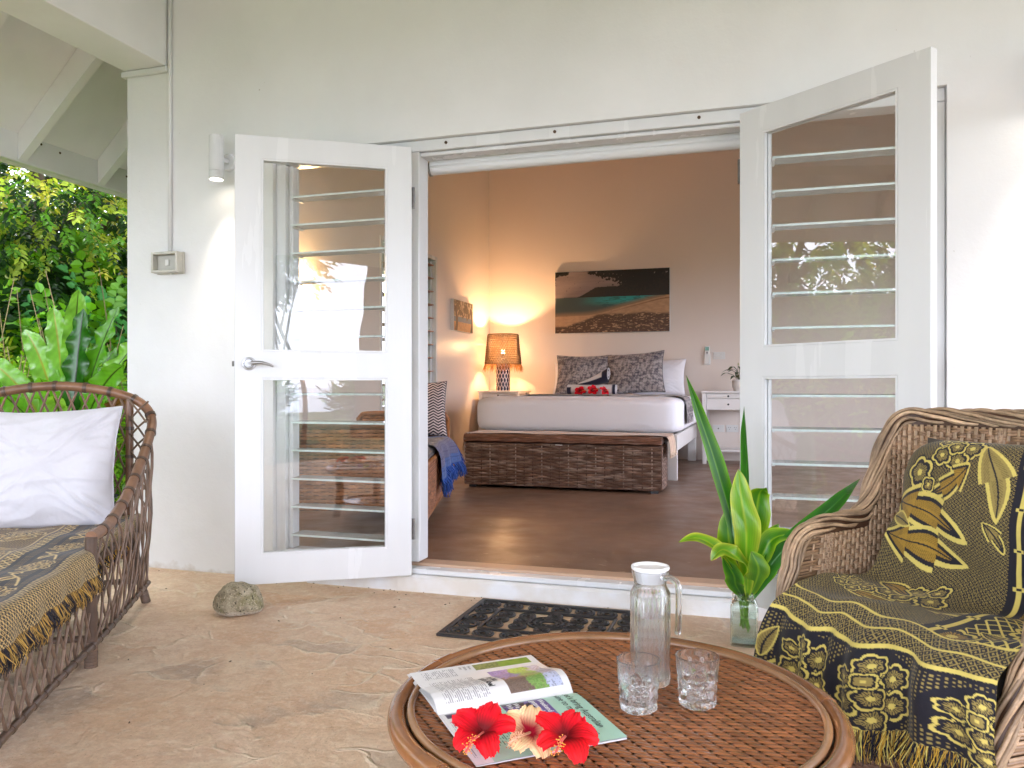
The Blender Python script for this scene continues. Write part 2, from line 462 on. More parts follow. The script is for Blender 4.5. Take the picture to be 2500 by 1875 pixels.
# terrace: worn hand trowelled concrete, pink and tan with grey repairs and pale ridges
def terrace_mat():
    m = bpy.data.materials.new('worn_tan_concrete')
    nt, N, L, b, out = nodes(m)
    tc = N.new('ShaderNodeTexCoord')
    def noi(scale, det, vec=None, dist=0.0, rough=0.55):
        n = N.new('ShaderNodeTexNoise'); n.inputs['Scale'].default_value = scale; n.inputs['Detail'].default_value = det
        n.inputs['Distortion'].default_value = dist; n.inputs['Roughness'].default_value = rough
        L.new(vec or tc.outputs['Object'], n.inputs['Vector']); return n
    def ramp(src, lo, hi, a=0.0, b_=1.0):
        r = N.new('ShaderNodeMapRange'); r.inputs['From Min'].default_value = lo; r.inputs['From Max'].default_value = hi
        r.inputs['To Min'].default_value = a; r.inputs['To Max'].default_value = b_
        L.new(src, r.inputs['Value']); return r.outputs['Result']
    def mix(fac, a, b_, mode='MIX'):
        x = N.new('ShaderNodeMix'); x.data_type = 'RGBA'; x.blend_type = mode
        if isinstance(fac, float): x.inputs['Factor'].default_value = fac
        else: L.new(fac, x.inputs['Factor'])
        for k, v in (('A', a), ('B', b_)):
            if isinstance(v, tuple): x.inputs[k].default_value = (*v, 1)
            else: L.new(v, x.inputs[k])
        return x.outputs['Result']
    big = noi(0.9, 3); mid = noi(5, 6, dist=0.6); fine = noi(75, 6, rough=0.75); pat = noi(2.6, 6, dist=0.8)
    # irregular trowelled patches: a warped cell pattern, each cell its own tone, pale raised lips between some of them
    wv = N.new('ShaderNodeTexNoise'); wv.inputs['Scale'].default_value = 3.0; wv.inputs['Detail'].default_value = 5; L.new(tc.outputs['Object'], wv.inputs['Vector'])
    va = N.new('ShaderNodeMix'); va.data_type = 'VECTOR'; va.inputs['Factor'].default_value = 0.30
    L.new(tc.outputs['Object'], va.inputs['A']); L.new(wv.outputs['Color'], va.inputs['B'])
    mp = N.new('ShaderNodeMapping'); mp.inputs['Rotation'].default_value = (0, 0, 0.45); mp.inputs['Scale'].default_value = (5.0, 9.0, 1)
    L.new(va.outputs['Result'], mp.inputs['Vector'])
    vo = N.new('ShaderNodeTexVoronoi'); vo.feature = 'F1'; vo.voronoi_dimensions = '2D'; vo.inputs['Scale'].default_value = 1.0; L.new(mp.outputs['Vector'], vo.inputs['Vector'])
    ve = N.new('ShaderNodeTexVoronoi'); ve.feature = 'DISTANCE_TO_EDGE'; ve.voronoi_dimensions = '2D'; ve.inputs['Scale'].default_value = 1.0; L.new(mp.outputs['Vector'], ve.inputs['Vector'])
    sc_ = N.new('ShaderNodeSeparateColor'); L.new(vo.outputs['Color'], sc_.inputs[0])
    c = mix(ramp(big.outputs['Fac'], 0.38, 0.62), srgb(230, 194, 160), srgb(222, 194, 170))
    c = mix(ramp(sc_.outputs[0], 0.0, 1.0, 0, .45), c, srgb(234, 210, 182))
    c = mix(ramp(sc_.outputs[1], 0.5, 1.0, 0, .28), c, srgb(208, 160, 118))
    g1 = N.new('ShaderNodeMath'); g1.operation = 'MULTIPLY'; L.new(ramp(sc_.outputs[2], 0.72, 0.80), g1.inputs[0]); L.new(ramp(pat.outputs['Fac'], 0.44, 0.56, 0, .7), g1.inputs[1])
    c = mix(g1.outputs[0], c, srgb(176, 160, 146))
    c = mix(ramp(mid.outputs['Fac'], 0.46, 0.70, 0, .7), c, srgb(240, 220, 194))
    mot = noi(15, 9, dist=.5, rough=.65); c = mix(ramp(mot.outputs['Fac'], 0.46, 0.66, 0, .55), c, srgb(208, 174, 144)); mo2 = noi(28, 7, rough=.65); c = mix(ramp(mo2.outputs['Fac'], 0.50, 0.66, 0, .5), c, srgb(244, 228, 206))
    line = ramp(ve.outputs['Distance'], 0.0, 0.07, 1.0, 0.0)
    lm = N.new('ShaderNodeMath'); lm.operation = 'MULTIPLY'; L.new(line, lm.inputs[0]); L.new(ramp(pat.outputs['Fac'], 0.46, 0.58, 0, .75), lm.inputs[1])
    c = mix(lm.outputs[0], c, srgb(240, 224, 200))
    c = mix(ramp(fine.outputs['Fac'], 0.3, 0.7), c, mix(1.0, c, (0.78, 0.765, 0.75), 'MULTIPLY'))
    spk = noi(140, 2); c = mix(ramp(spk.outputs['Fac'], 0.66, 0.74, 0, 0.7), c, srgb(112, 88, 68))
    L.new(c, b.inputs['Base Color'])
    b.inputs['Roughness'].default_value = 0.62; b.inputs['Specular IOR Level'].default_value = 0.35
    bp = N.new('ShaderNodeBump'); bp.inputs['Strength'].default_value = 0.8; bp.inputs['Distance'].default_value = 0.025
    bp2 = N.new('ShaderNodeBump'); bp2.inputs['Strength'].default_value = 0.5; bp2.inputs['Distance'].default_value = 0.005
    ad = N.new('ShaderNodeMath'); ad.operation = 'MULTIPLY_ADD'; ad.inputs[1].default_value = 0.35; L.new(lm.outputs[0], ad.inputs[0]); L.new(mid.outputs['Fac'], ad.inputs[2])
    L.new(ad.outputs[0], bp.inputs['Height']); L.new(bp.outputs['Normal'], bp2.inputs['Normal']); L.new(fine.outputs['Fac'], bp2.inputs['Height'])
    L.new(bp2.outputs['Normal'], b.inputs['Normal'])
    return m
M['terrace'] = terrace_mat()

def floor_mat():
    m = bpy.data.materials.new('sealed_brown_concrete')
    nt, N, L, b, out = nodes(m)
    tc = N.new('ShaderNodeTexCoord')
    def noi(scale, det, dist=0.0):
        n = N.new('ShaderNodeTexNoise'); n.inputs['Scale'].default_value = scale; n.inputs['Detail'].default_value = det; n.inputs['Distortion'].default_value = dist
        L.new(tc.outputs['Object'], n.inputs['Vector']); return n.outputs['Fac']
    def ramp(src, lo, hi, a=0.0, b_=1.0):
        r = N.new('ShaderNodeMapRange'); r.inputs['From Min'].default_value = lo; r.inputs['From Max'].default_value = hi
        r.inputs['To Min'].default_value = a; r.inputs['To Max'].default_value = b_
        L.new(src, r.inputs['Value']); return r.outputs['Result']
    x = N.new('ShaderNodeMix'); x.data_type = 'RGBA'; x.inputs['A'].default_value = (*srgb(138, 108, 88), 1); x.inputs['B'].default_value = (*srgb(116, 92, 76), 1)
    L.new(ramp(noi(1.6, 6, 0.5), 0.35, 0.65), x.inputs['Factor'])
    y = N.new('ShaderNodeMix'); y.data_type = 'RGBA'; y.inputs['B'].default_value = (*srgb(190, 165, 140), 1)
    # worn pale chips, denser towards the doorway (foot traffic)
    sep = N.new('ShaderNodeSeparateXYZ'); L.new(tc.outputs['Object'], sep.inputs[0])
    wear = ramp(sep.outputs['Y'], 0.1, 1.4, 0.0, 0.07)
    mp = N.new('ShaderNodeMapping'); mp.inputs['Scale'].default_value = (0.6, 1.3, 1); L.new(tc.outputs['Object'], mp.inputs['Vector'])
    sp = N.new('ShaderNodeTexNoise'); sp.inputs['Scale'].default_value = 26; sp.inputs['Detail'].default_value = 4; L.new(mp.outputs['Vector'], sp.inputs['Vector'])
    sb = N.new('ShaderNodeMath'); sb.operation = 'SUBTRACT'; L.new(sp.outputs['Fac'], sb.inputs[0]); L.new(wear, sb.inputs[1])
    L.new(ramp(sb.outputs[0], 0.665, 0.70, 0, 0.8), y.inputs['Factor']); L.new(x.outputs['Result'], y.inputs['A'])
    L.new(y.outputs['Result'], b.inputs['Base Color'])
    L.new(ramp(noi(5, 5), 0.3, 0.7, 0.28, 0.5), b.inputs['Roughness'])
    bp = N.new('ShaderNodeBump'); bp.inputs['Strength'].default_value = 0.12; bp.inputs['Distance'].default_value = 0.006
    L.new(noi(14, 5), bp.inputs['Height']); L.new(bp.outputs['Normal'], b.inputs['Normal'])
    return m
M['floor'] = floor_mat()

# ------------------------------------------------------------------ ground
def sheet(name, mat, x0, x1, y0, y1, z, kind='structure', n=1, th=0.0):
    mb = MB()
    if th: mb.box(x0, x1, y0, y1, z - th, z)
    else: mb.add([(x0, y0, z), (x1, y0, z), (x1, y1, z), (x0, y1, z)], [(0, 1, 2, 3)])
    return props(mb.build(name, mat), kind=kind)

M['lawn'] = pmat('mown_lawn', (0.05, 0.085, 0.028), 0.9, col2=(0.085, 0.11, 0.045), vscale=3.0, var=0.3, bump=0.6, bscale=120, bdist=0.03)
M['sea'] = pmat('grey_blue_sea', (0.16, 0.22, 0.25), 0.18, var=0.15, vscale=0.05, bump=0.5, bscale=0.8, bdist=0.3)
sheet('ground', M['lawn'], -60, 60, -26, 80, -0.06)
sheet('sea', M['sea'], -3000, 3000, -4000, -26.5, -2.5)
sheet('terrace_floor', M['terrace'], -4.25, 5.2, -6.3, 0.12, 0.0, th=0.2)
sheet('bedroom_floor', M['floor'], -3.5, 2.3, 0.10, 6.3, 0.11, th=0.1)

# ------------------------------------------------------------------ the house
house = thing('house', 'white rendered beach house with open glazed double doors into a bedroom', 'house')

def wall_mesh(a0, a1, z0, z1, t0, t1, holes, axis='x'):
    """a wall slab along x (or y) with rectangular openings, one closed mesh"""
    xs = sorted({a0, a1, *[h[0] for h in holes], *[h[1] for h in holes]})
    zs = sorted({z0, z1, *[h[2] for h in holes], *[h[3] for h in holes]})
    def solid(i, j):
        if i < 0 or j < 0 or i >= len(xs) - 1 or j >= len(zs) - 1: return False
        cx, cz = (xs[i] + xs[i + 1]) / 2, (zs[j] + zs[j + 1]) / 2
        return not any(h[0] < cx < h[1] and h[2] < cz < h[3] for h in holes)
    mb = MB()
    P = (lambda a, t, z: (a, t, z)) if axis == 'x' else (lambda a, t, z: (t, a, z))
    def quad(*p): mb.add([P(*q) for q in p], [(0, 1, 2, 3)])
    for i in range(len(xs) - 1):
        for j in range(len(zs) - 1):
            if not solid(i, j): continue
            A, B, C_, D = xs[i], xs[i + 1], zs[j], zs[j + 1]
            quad((A, t0, C_), (B, t0, C_), (B, t0, D), (A, t0, D))
            quad((A, t1, C_), (A, t1, D), (B, t1, D), (B, t1, C_))
            if not solid(i - 1, j): quad((A, t0, C_), (A, t0, D), (A, t1, D), (A, t1, C_))
            if not solid(i + 1, j): quad((B, t0, C_), (B, t1, C_), (B, t1, D), (B, t0, D))
            if not solid(i, j - 1): quad((A, t0, C_), (A, t1, C_), (B, t1, C_), (B, t0, C_))
            if not solid(i, j + 1): quad((A, t0, D), (B, t0, D), (B, t1, D), (A, t1, D))
    return mb

OX0, OX1, OZ1 = -2.41, 0.695, 2.183          # the opening that holds window, doors, window
w = wall_mesh(-3.335, 5.0, -0.05, 4.3, 0.0, 0.14, [(OX0, OX1, -0.04, OZ1)]); w.build('front_wall', M['wall'], house)
# bedroom walls (inner faces); the left one steps out behind the corner
mb = MB(); mb.box(-3.333, -3.2, 0.1415, 0.262, -0.05, 4.3); mb.build('corner_filler', M['wall'], house)  # unseen filler, added to close the corner gap against leaking daylight
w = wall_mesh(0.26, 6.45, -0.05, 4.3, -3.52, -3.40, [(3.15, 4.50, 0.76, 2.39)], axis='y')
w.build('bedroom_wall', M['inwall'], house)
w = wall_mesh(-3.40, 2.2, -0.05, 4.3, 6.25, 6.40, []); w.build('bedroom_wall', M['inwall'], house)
w = wall_mesh(0.142, 6.45, -0.05, 4.3, 2.2, 2.35, [(1.2, 5.4, .5, 2.5)], axis='y'); w.build('bedroom_wall', M['inwall'], house)  # unseen window opening, enlarged to let more daylight into the room
mb = MB(); mb.box(-3.6, 2.45, 0.142, 6.5, 4.3, 4.4); mb.build('bedroom_ceiling', pmat('brown_ceiling_boards', srgb(184, 146, 114), 0.5, var=0.12, stretch=(8, 1, 1)), house)  # unseen ceiling, made brown to darken and warm the upper walls

# painted concrete step below the frame
mb = MB(); mb.box(OX0 + 0.22, OX1, -0.045, 0.10, -0.02, 0.078, ch=0.012); mb.build('door_step', pmat('worn_white_step_paint', (0.78, 0.79, 0.80), 0.5, col2=(0.70, 0.66, 0.60), vscale=7, bump=0.25, bscale=30), house)

# timber frame of the three openings, set back a little in the wall
FY0, FY1 = 0.025, 0.135
def frame_bar(name, x0, x1, z0, z1, y0=FY0, y1=FY1, ch=0.003):
    mb = MB(); mb.box(x0, x1, y0, y1, z0, z1, ch=ch); return mb.build(name, M['trim'], house)
frame_bar('frame_head', OX0 + 0.002, OX1 - 0.002, 2.128, 2.181)
frame_bar('frame_head_stop', -1.605, -0.088, 2.108, 2.126, 0.045, 0.13)
frame_bar('frame_jamb', OX0 + 0.002, -2.352, 0.128, 2.126)
frame_bar('frame_jamb', 0.632, OX1 - 0.002, 0.128, 2.126)
frame_bar('frame_mullion', -1.700, -1.602, 0.128, 2.126)
frame_bar('frame_mullion', -0.090, 0.006, 0.128, 2.126)
frame_bar('frame_sill', OX0 + 0.002, OX1 - 0.002, 0.080, 0.104, -0.020, 0.055, ch=0.004)
mb = MB(); mb.box(OX0 + 0.002, OX1 - 0.002, 0.057, 0.16, 0.085, 0.116, ch=0.004)
mb.build('threshold', pmat('oiled_threshold_timber', srgb(196, 164, 138), 0.4, var=0.06, vscale=3, stretch=(0.6, 12, 1)), house)
frame_bar('window_sill_bar', -2.350, -1.702, 0.118, 0.145, 0.03, 0.13)
frame_bar('window_sill_bar', 0.008, 0.630, 0.118, 0.145, 0.03, 0.13)
# nail heads with rust marks on the head
for x in (-1.46, -0.92, -0.27):
    mb = MB(); mb.lathe([(0, -0.004), (0.006, -0.003), (0.0075, 0.0), (0.0075, 0.004)], 10)
    mb.build('nail', M['rust'], house, loc=(x, FY0 - 0.001, 2.158), rot=(PI / 2, 0, 0))

# louvre windows: frame rails plus single glass blades
def blade_mesh(length, wid=0.105, th=0.0095):
    mb = MB()
    mb.add([(0, -wid / 2, -th / 2), (length, -wid / 2, -th / 2), (length, wid / 2, -th / 2), (0, wid / 2, -th / 2),
            (0, -wid / 2, th / 2), (length, -wid / 2, th / 2), (length, wid / 2, th / 2), (0, wid / 2, th / 2)],
           [(0, 3, 2, 1), (4, 5, 6, 7)], mi=0)
    mb.f += [(0, 1, 5, 4), (3, 7, 6, 2), (0, 4, 7, 3), (1, 2, 6, 5)]; mb.mi += [1] * 4
    me = mb.mesh('blade'); me.materials.append(M['louvre']); me.materials.append(M['louvre_edge'])
    return me
def louvres(x0, x1, z0, z1, pitch, tilt, y=0.085):
    rail = MB()
    for x in (x0 + 0.012, x1 - 0.012):
        rail.box(x - 0.012, x + 0.012, y - 0.03, y + 0.03, z0, z1, ch=0.002)
    n = int((z1 - z0) / pitch)
    for k in range(n):
        z = z0 + pitch * (k + 0.5)
        for x, sx in ((x0 + 0.0245, 1), (x1 - 0.0245, -1)):
            rail.box(min(x, x + 0.012 * sx), max(x, x + 0.012 * sx), y - 0.052, y + 0.052, z - 0.012, z - 0.0045, ch=0.001)
    win = rail.build('louvre_window', M['trim'], house)
    me = blade_mesh(x1 - x0 - 0.054)
    for k in range(n):
        link_mesh('blade', me, win, (x0 + 0.027, y, z0 + pitch * (k + 0.5)), (tilt + 0.05 * (random.random() - 0.5), 0, 0))
    return win
louvres(-2.350, -1.702, 0.147, 2.125, 0.145, math.radians(2))
louvres(0.008, 0.630, 0.147, 2.125, 0.145, math.radians(2))

# window in the bedroom's left wall
def side_louvres():
    y0, y1, z0, z1 = 3.15, 4.50, 0.76, 2.39
    fr = MB()
    fr.box(-3.53, -3.39, y0, y0 + 0.04, z0, z1); fr.box(-3.53, -3.39, y1 - 0.04, y1, z0, z1)
    fr.box(-3.53, -3.385, y0 + 0.04, y1 - 0.04, z1 - 0.04, z1); fr.box(-3.53, -3.37, y0 + 0.04, y1 - 0.04, z0, z0 + 0.04)
    fr.box(-3.475, -3.44, y1 - 0.075, y1 - 0.042, z0 + 0.05, z1 - 0.05)
    win = fr.build('louvre_window', M['trim'], house)
    me = MB().box(-0.055, 0.055, 0, y1 - y0 - 0.12, -0.005, 0.005, ch=0.001).mesh('blade')
    me.materials.append(pmat('varnished_louvre_slat', srgb(150, 104, 78), 0.4, var=0.1))
    n = 11
    for k in range(n):
        z = z0 + 0.1 + (z1 - z0 - 0.2) * k / (n - 1)
        link_mesh('blade', me, win, (-3.455, y0 + 0.045, z), (0, math.radians(-6), 0))
side_louvres()

# glazed doors (french): stiles and rails, glass, hinges, lever handle
DW, DT, DZ0, DZ1 = 0.80, 0.040, 0.083, 2.123
def door(hx, hy, ang, sgn, handle):
    """hinge at (hx, hy); local +x runs along the leaf, the seen face is local -y (sgn=1)"""
    H = DZ1 - DZ0
    g1, g2, g3, g4 = 0.135, 0.937, 1.060, H - 0.104
    st = 0.117
    mb = MB()
    # one continuous frame with two openings so no seams lie in one plane
    xs = [0, st, DW - st, DW]; zs = [0, g1, g2, g3, g4, H]
    def sol(i, j): return not (i == 1 and j in (1, 3)) and 0 <= i < 3 and 0 <= j < 5
    def q(*p): mb.add(p, [(0, 1, 2, 3)])
    for i in range(3):
        for j in range(5):
            if not sol(i, j): continue
            a, b_, c_, d = xs[i], xs[i + 1], zs[j], zs[j + 1]
            q((a, -DT / 2, c_), (b_, -DT / 2, c_), (b_, -DT / 2, d), (a, -DT / 2, d)); q((a, DT / 2, c_), (a, DT / 2, d), (b_, DT / 2, d), (b_, DT / 2, c_))
            if not sol(i - 1, j): q((a, -DT / 2, c_), (a, -DT / 2, d), (a, DT / 2, d), (a, DT / 2, c_))
            if not sol(i + 1, j): q((b_, -DT / 2, c_), (b_, DT / 2, c_), (b_, DT / 2, d), (b_, -DT / 2, d))
            if not sol(i, j - 1): q((a, -DT / 2, c_), (a, DT / 2, c_), (b_, DT / 2, c_), (b_, -DT / 2, c_))
            if not sol(i, j + 1): q((a, -DT / 2, d), (b_, -DT / 2, d), (b_, DT / 2, d), (a, DT / 2, d))
    me = mb.mesh('door'); me.materials.append(M['trim'])
    import bmesh
    bm = bmesh.new(); bm.from_mesh(me); bmesh.ops.remove_doubles(bm, verts=bm.verts, dist=1e-5); bmesh.ops.recalc_face_normals(bm, faces=bm.faces)
    bm.to_mesh(me); bm.free()
    d = link_mesh('door', me, house, (hx, hy, DZ0), (0, 0, ang))
    bv = d.modifiers.new('edge', 'BEVEL'); bv.width = 0.003; bv.segments = 2; bv.limit_method = 'ANGLE'
    for za, zb in ((g1, g2), (g3, g4)):
        MB().box(st - 0.006, DW - st + 0.006, -0.003, 0.003, za - 0.006, zb + 0.006).build('glass_pane', M['pane'], d)
        bd = MB()
        for yy in (-0.0115, 0.0115):
            bd.box(st, st + 0.008, yy - 0.008, yy + 0.008, za, zb); bd.box(DW - st - 0.008, DW - st, yy - 0.008, yy + 0.008, za, zb)
            bd.box(st + 0.008, DW - st - 0.008, yy - 0.008, yy + 0.008, za, za + 0.008); bd.box(st + 0.008, DW - st - 0.008, yy - 0.008, yy + 0.008, zb - 0.008, zb)
        bd.build('glazing_bead', M['trim'], d)
    for z in (0.22, 1.80):
        hb = MB(); hb.lathe([(0.007, -0.05), (0.007, 0.05)], 12, (-0.008, -0.012 * sgn, z)); hb.box(-0.004, 0.004, -0.018, 0.014, z - 0.05, z + 0.05)
        hb.build('hinge', M['dark_metal'], d)
    if handle:
        s = -sgn
        hx_ = DW - 0.062; hz = 1.003
        hb = MB()
        MY = lambda p: p
        hb.lathe([(0.0, 0.012), (0.019, 0.011), (0.0225, 0.006), (0.029, 0.005), (0.0305, 0.0), (0.0, 0.0)], 32)
        ho = hb.build('handle_rose', M['metal'], d, smooth=True, auto=35, loc=(hx_, s * DT / 2, hz), rot=(PI / 2 if s < 0 else -PI / 2, 0, 0))
        lv = MB()
        p = catmull([(0, 0, 0), (-0.022, 0, 0.003), (-0.055, 0, 0.004), (-0.088, 0, -0.004), (-0.108, 0, -0.013)], 20)
        lv.tube(p, np.interp(np.linspace(0, 1, 20), [0, 0.3, 1], [0.0115, 0.009, 0.0045]), 12, up=(0, 1, 0))
        lv.lathe([(0.012, -0.045), (0.0125, 0.0), (0.012, 0.004), (0.0, 0.006)], 20)
        lo = MB()
        lo.tube(p + np.array([hx_, s * (DT / 2 + 0.038), hz]), np.interp(np.linspace(0, 1, 20), [0, 0.3, 1], [0.0105, 0.0085, 0.004]), 12, up=(0, 1, 0), flat=0.7)
        lo.tube([(hx_, s * (DT / 2 + 0.005), hz), (hx_, s * (DT / 2 + 0.044), hz)], [0.0125, 0.0135], 20)
        lo.build('door_handle', M['metal'], d, smooth=True, auto=40)
        kb = MB(); kb.tube([(hx_ + 0.02, s * (DT / 2 + 0.004), hz), (hx_ + 0.02, s * (DT / 2 + 0.0075), hz)], 0.004, 12); kb.build('keyhole', M['rust'], d)
        lt = MB(); lt.box(DW, DW + 0.012, -0.008, 0.008, hz - 0.012, hz + 0.012, ch=0.002); lt.build('latch_bolt', M['dark_metal'], d)
        ed = MB(); ed.box(DW - 0.002, DW + 0.0015, -0.012, 0.012, hz - 0.06, hz + 0.06); ed.build('latch_plate', M['trim'], d)
    return d
angL = math.atan2(-0.475 + 0.054, -2.283 + 1.609)
angR = math.atan2(-0.568 + 0.073, 0.551 + 0.084)
# left leaf: local +x points to the outer edge; its camera side is local +y
dL = door(-1.609, -0.050, angL, -1, True)
dR = door(-0.084, -0.068, angR, 1, False)

# ---------------- veranda roof of the house: deep beam, ceiling, wrap-around eaves
mb = MB(); mb.box(-3.335, -3.06, -6.6, -0.002, 2.705, 3.55, ch=0.004); mb.build('veranda_beam', M['soffit'], house)
mb = MB(); mb.box(-3.345, -3.05, -0.03, -0.001, 2.672, 2.7035, ch=0.006); mb.box(-3.352, -3.335, -0.03, 0.02, 2.672, 2.70, ch=0.004); mb.build('beam_moulding', M['trim'], house)
mb = MB()
mb.add([(-3.06, 0.0, 3.12), (5.2, 0.0, 3.12), (5.2, -6.5, 2.72), (-3.06, -6.5, 2.72), (-3.06, 0.0, 3.24), (5.2, 0.0, 3.24), (5.2, -6.5, 2.84), (-3.06, -6.5, 2.84)],
       [(0, 1, 2, 3), (7, 6, 5, 4), (0, 3, 7, 4), (1, 5, 6, 2), (3, 2, 6, 7)])
mb.build('veranda_ceiling', M['soffit'], house)
sl = math.radians(45)
def eave(y0, y1, x1):
    mb = MB()
    x0, z0 = -4.46, 2.36; z1 = z0 + (x1 - x0) * math.tan(sl)
    mb.add([(x0, y0, z0), (x1, y0, z1), (x1, y1, z1), (x0, y1, z0), (x0, y0, z0 + .05), (x1, y0, z1 + .05), (x1, y1, z1 + .05), (x0, y1, z0 + .05)],
           [(0, 1, 2, 3), (7, 6, 5, 4), (0, 4, 5, 1), (2, 6, 7, 3), (0, 3, 7, 4), (1, 5, 6, 2)])
    mb.build('eave_boarding', M['soffit'], house)
eave(-6.9, 0.10, -3.1)
eave(0.10, 6.8, -3.525)
mb = MB(); mb.box(-4.345, -4.302, -6.85, 6.75, 2.345, 2.515, ch=0.004); mb.build('wall_plate', M['soffit'], house)
rz = math.tan(sl)
for k in range(-10, 12):
    y = 0.185 + 0.605 * k
    if y < -6.5 or y > 6.6: continue
    mb = MB()
    xa, xb = -4.299, (-3.12 if y < 0.05 else -3.53)
    top = lambda x: 2.36 + (x + 4.46) * rz - 0.002
    dpt = 0.165
    V = []
    for yy in (y - 0.028, y + 0.028):
        V += [(xa, yy, top(xa)), (xb, yy, top(xb)), (xb, yy, top(xb) - dpt * 1.35), (xa, yy, top(xa) - dpt * 1.0)]
    mb.add(V, [(0, 1, 2, 3), (7, 6, 5, 4), (0, 4, 5, 1), (3, 2, 6, 7), (0, 3, 7, 4), (1, 5, 6, 2)])
    mb.build('rafter', M['soffit'], house)
# fixings with rust on the wall plate
for y, z in ((-0.55, 2.49), (0.32, 2.495), (0.46, 2.48), (-0.12, 2.50), (1.02, 2.47)):
    mb = MB(); mb.lathe([(0, 0.003), (0.007, 0.002), (0.008, 0)], 9); mb.build('nail', M['rust'], house, loc=(-4.3005, y, z), rot=(0, PI / 2, 0))
# veranda posts near the lawn
for x in (-3.2, 1.1, 5.0):
    mb = MB(); mb.box(x - 0.075, x + 0.075, -6.28, -6.13, 0.0, 2.72, ch=0.006); mb.build('veranda_post', M['soffit'], house)

# conduit and weatherproof switch box on the wall
mb = MB(); mb.tube([(-3.043, -0.011, 1.70), (-3.043, -0.011, 3.2)], 0.0105, 10, up=(0, 1, 0)); mb.build('conduit', M['wall'], house, smooth=True)
def switch_box():
    t = thing('junction_box', 'small yellowed clear-plastic switch box on the white wall under the conduit', 'switch box', (-3.04, 0, 1.645))
    mb = MB(); mb.box(-0.088, 0.088, -0.012, -0.001, -0.058, 0.058, ch=0.004); mb.build('back_plate', M['aged_plastic'], t)
    mb = MB()
    for a in ((-0.085, -0.070, -0.055, 0.055), (0.070, 0.085, -0.055, 0.055), (-0.070, 0.070, 0.041, 0.055), (-0.070, 0.070, -0.055, -0.041)):
        mb.box(a[0], a[1], -0.062, -0.012, a[2], a[3], ch=0.003)
    mb.build('hood', M['aged_plastic'], t)
    mb = MB(); mb.box(-0.069, 0.069, -0.030, -0.013, -0.040, 0.040, ch=0.003); mb.build('face_plate', pmat('grey_face_plate', (0.50, 0.49, 0.44), 0.4), t)
    mb = MB(); mb.box(-0.012, 0.012, -0.038, -0.030, -0.016, 0.016, ch=0.003); mb.build('rocker_switch', M['plastic'], t)
    mb = MB(); mb.tube([(0.03, -0.04, -0.056), (0.03, -0.04, -0.064)], 0.006, 10); mb.build('drain_plug', M['aged_plastic'], t)
switch_box()

def sconce(x, label, watts):
    t = thing('wall_light', label, 'wall light', (x, 0, 2.155), 0, 'cylinder lights on the veranda wall')
    R = 0.0365
    mb = MB(); mb.lathe([(0.0, 0.113), (R - 0.004, 0.113), (R, 0.110), (R, -0.068), (R - 0.002, -0.070), (R - 0.002, -0.0725), (R, -0.0745), (R, -0.112), (R - 0.003, -0.113), (R - 0.004, -0.098), (0, -0.098)], 36, (0, -0.105, 0))
    mb.build('body', M['trim'], t, smooth=True, auto=30)
    mb = MB(); mb.lathe([(0, 0.0), (R - 0.006, 0.0), (R - 0.006, -0.004), (0, -0.004)], 28, (0, -0.105, -0.0985)); mb.build('lens', M['lamp_glow'], t)
    mb = MB(); mb.lathe([(0.0, 0.02), (0.040, 0.018), (0.046, 0.010), (0.046, 0.0), (0, 0.0)], 32); mb.build('mounting_disc', M['trim'], t, smooth=True, auto=30, loc=(0, -0.001, 0), rot=(PI / 2, 0, 0))
    mb = MB(); mb.box(-0.013, 0.013, -0.075, -0.018, -0.013, 0.013, ch=0.003); mb.build('arm', M['trim'], t)
    ld = bpy.data.lights.new('wall_light_beam', 'SPOT'); ld.energy = watts; ld.color = (1, 0.86, 0.70); ld.spot_size = math.radians(62); ld.spot_blend = 0.85; ld.shadow_soft_size = 0.025
    lo = bpy.data.objects.new('wall_light_beam', ld); COL.objects.link(lo); lo.parent = t; lo.location = (0, -0.105, -0.117)
sconce(-2.673, 'white cylinder wall light glowing downwards left of the open left door', 5)
sconce(1.035, 'cylinder wall light cut by the right edge above the armchair', 2)

# roller blind rolled up under the door head
def blind():
    t = thing('roller_blind', 'white roller blind rolled up tight under the door head', 'roller blind', (-0.845, 0.175, 2.08))
    l = 0.765
    mb = MB(); mb.tube([(-l + 0.012, 0, 0), (l - 0.012, 0, 0)], 0.031, 28, up=(0, 0, 1)); mb.build('roll', M['blind'], t, smooth=True, auto=40)
    mb = MB(); mb.box(-l + 0.012, l - 0.012, -0.036, -0.0335, 0.004, 0.040, ch=0.001); mb.box(-l + 0.012, l - 0.012, -0.0335, 0.03, 0.036, 0.043, ch=0.001); mb.build('head_rail', M['blind'], t)
    for sx in (-1, 1):
        mb = MB(); mb.lathe([(0.0, 0.0), (0.036, 0.0), (0.036, 0.008), (0, 0.008)], 24); mb.build('end_bracket', pmat('bracket_plastic', (0.35, 0.33, 0.3), 0.5), t, loc=((-l + 0.002) if sx < 0 else (l - 0.010), 0, 0), rot=(0, PI / 2, 0))
blind()

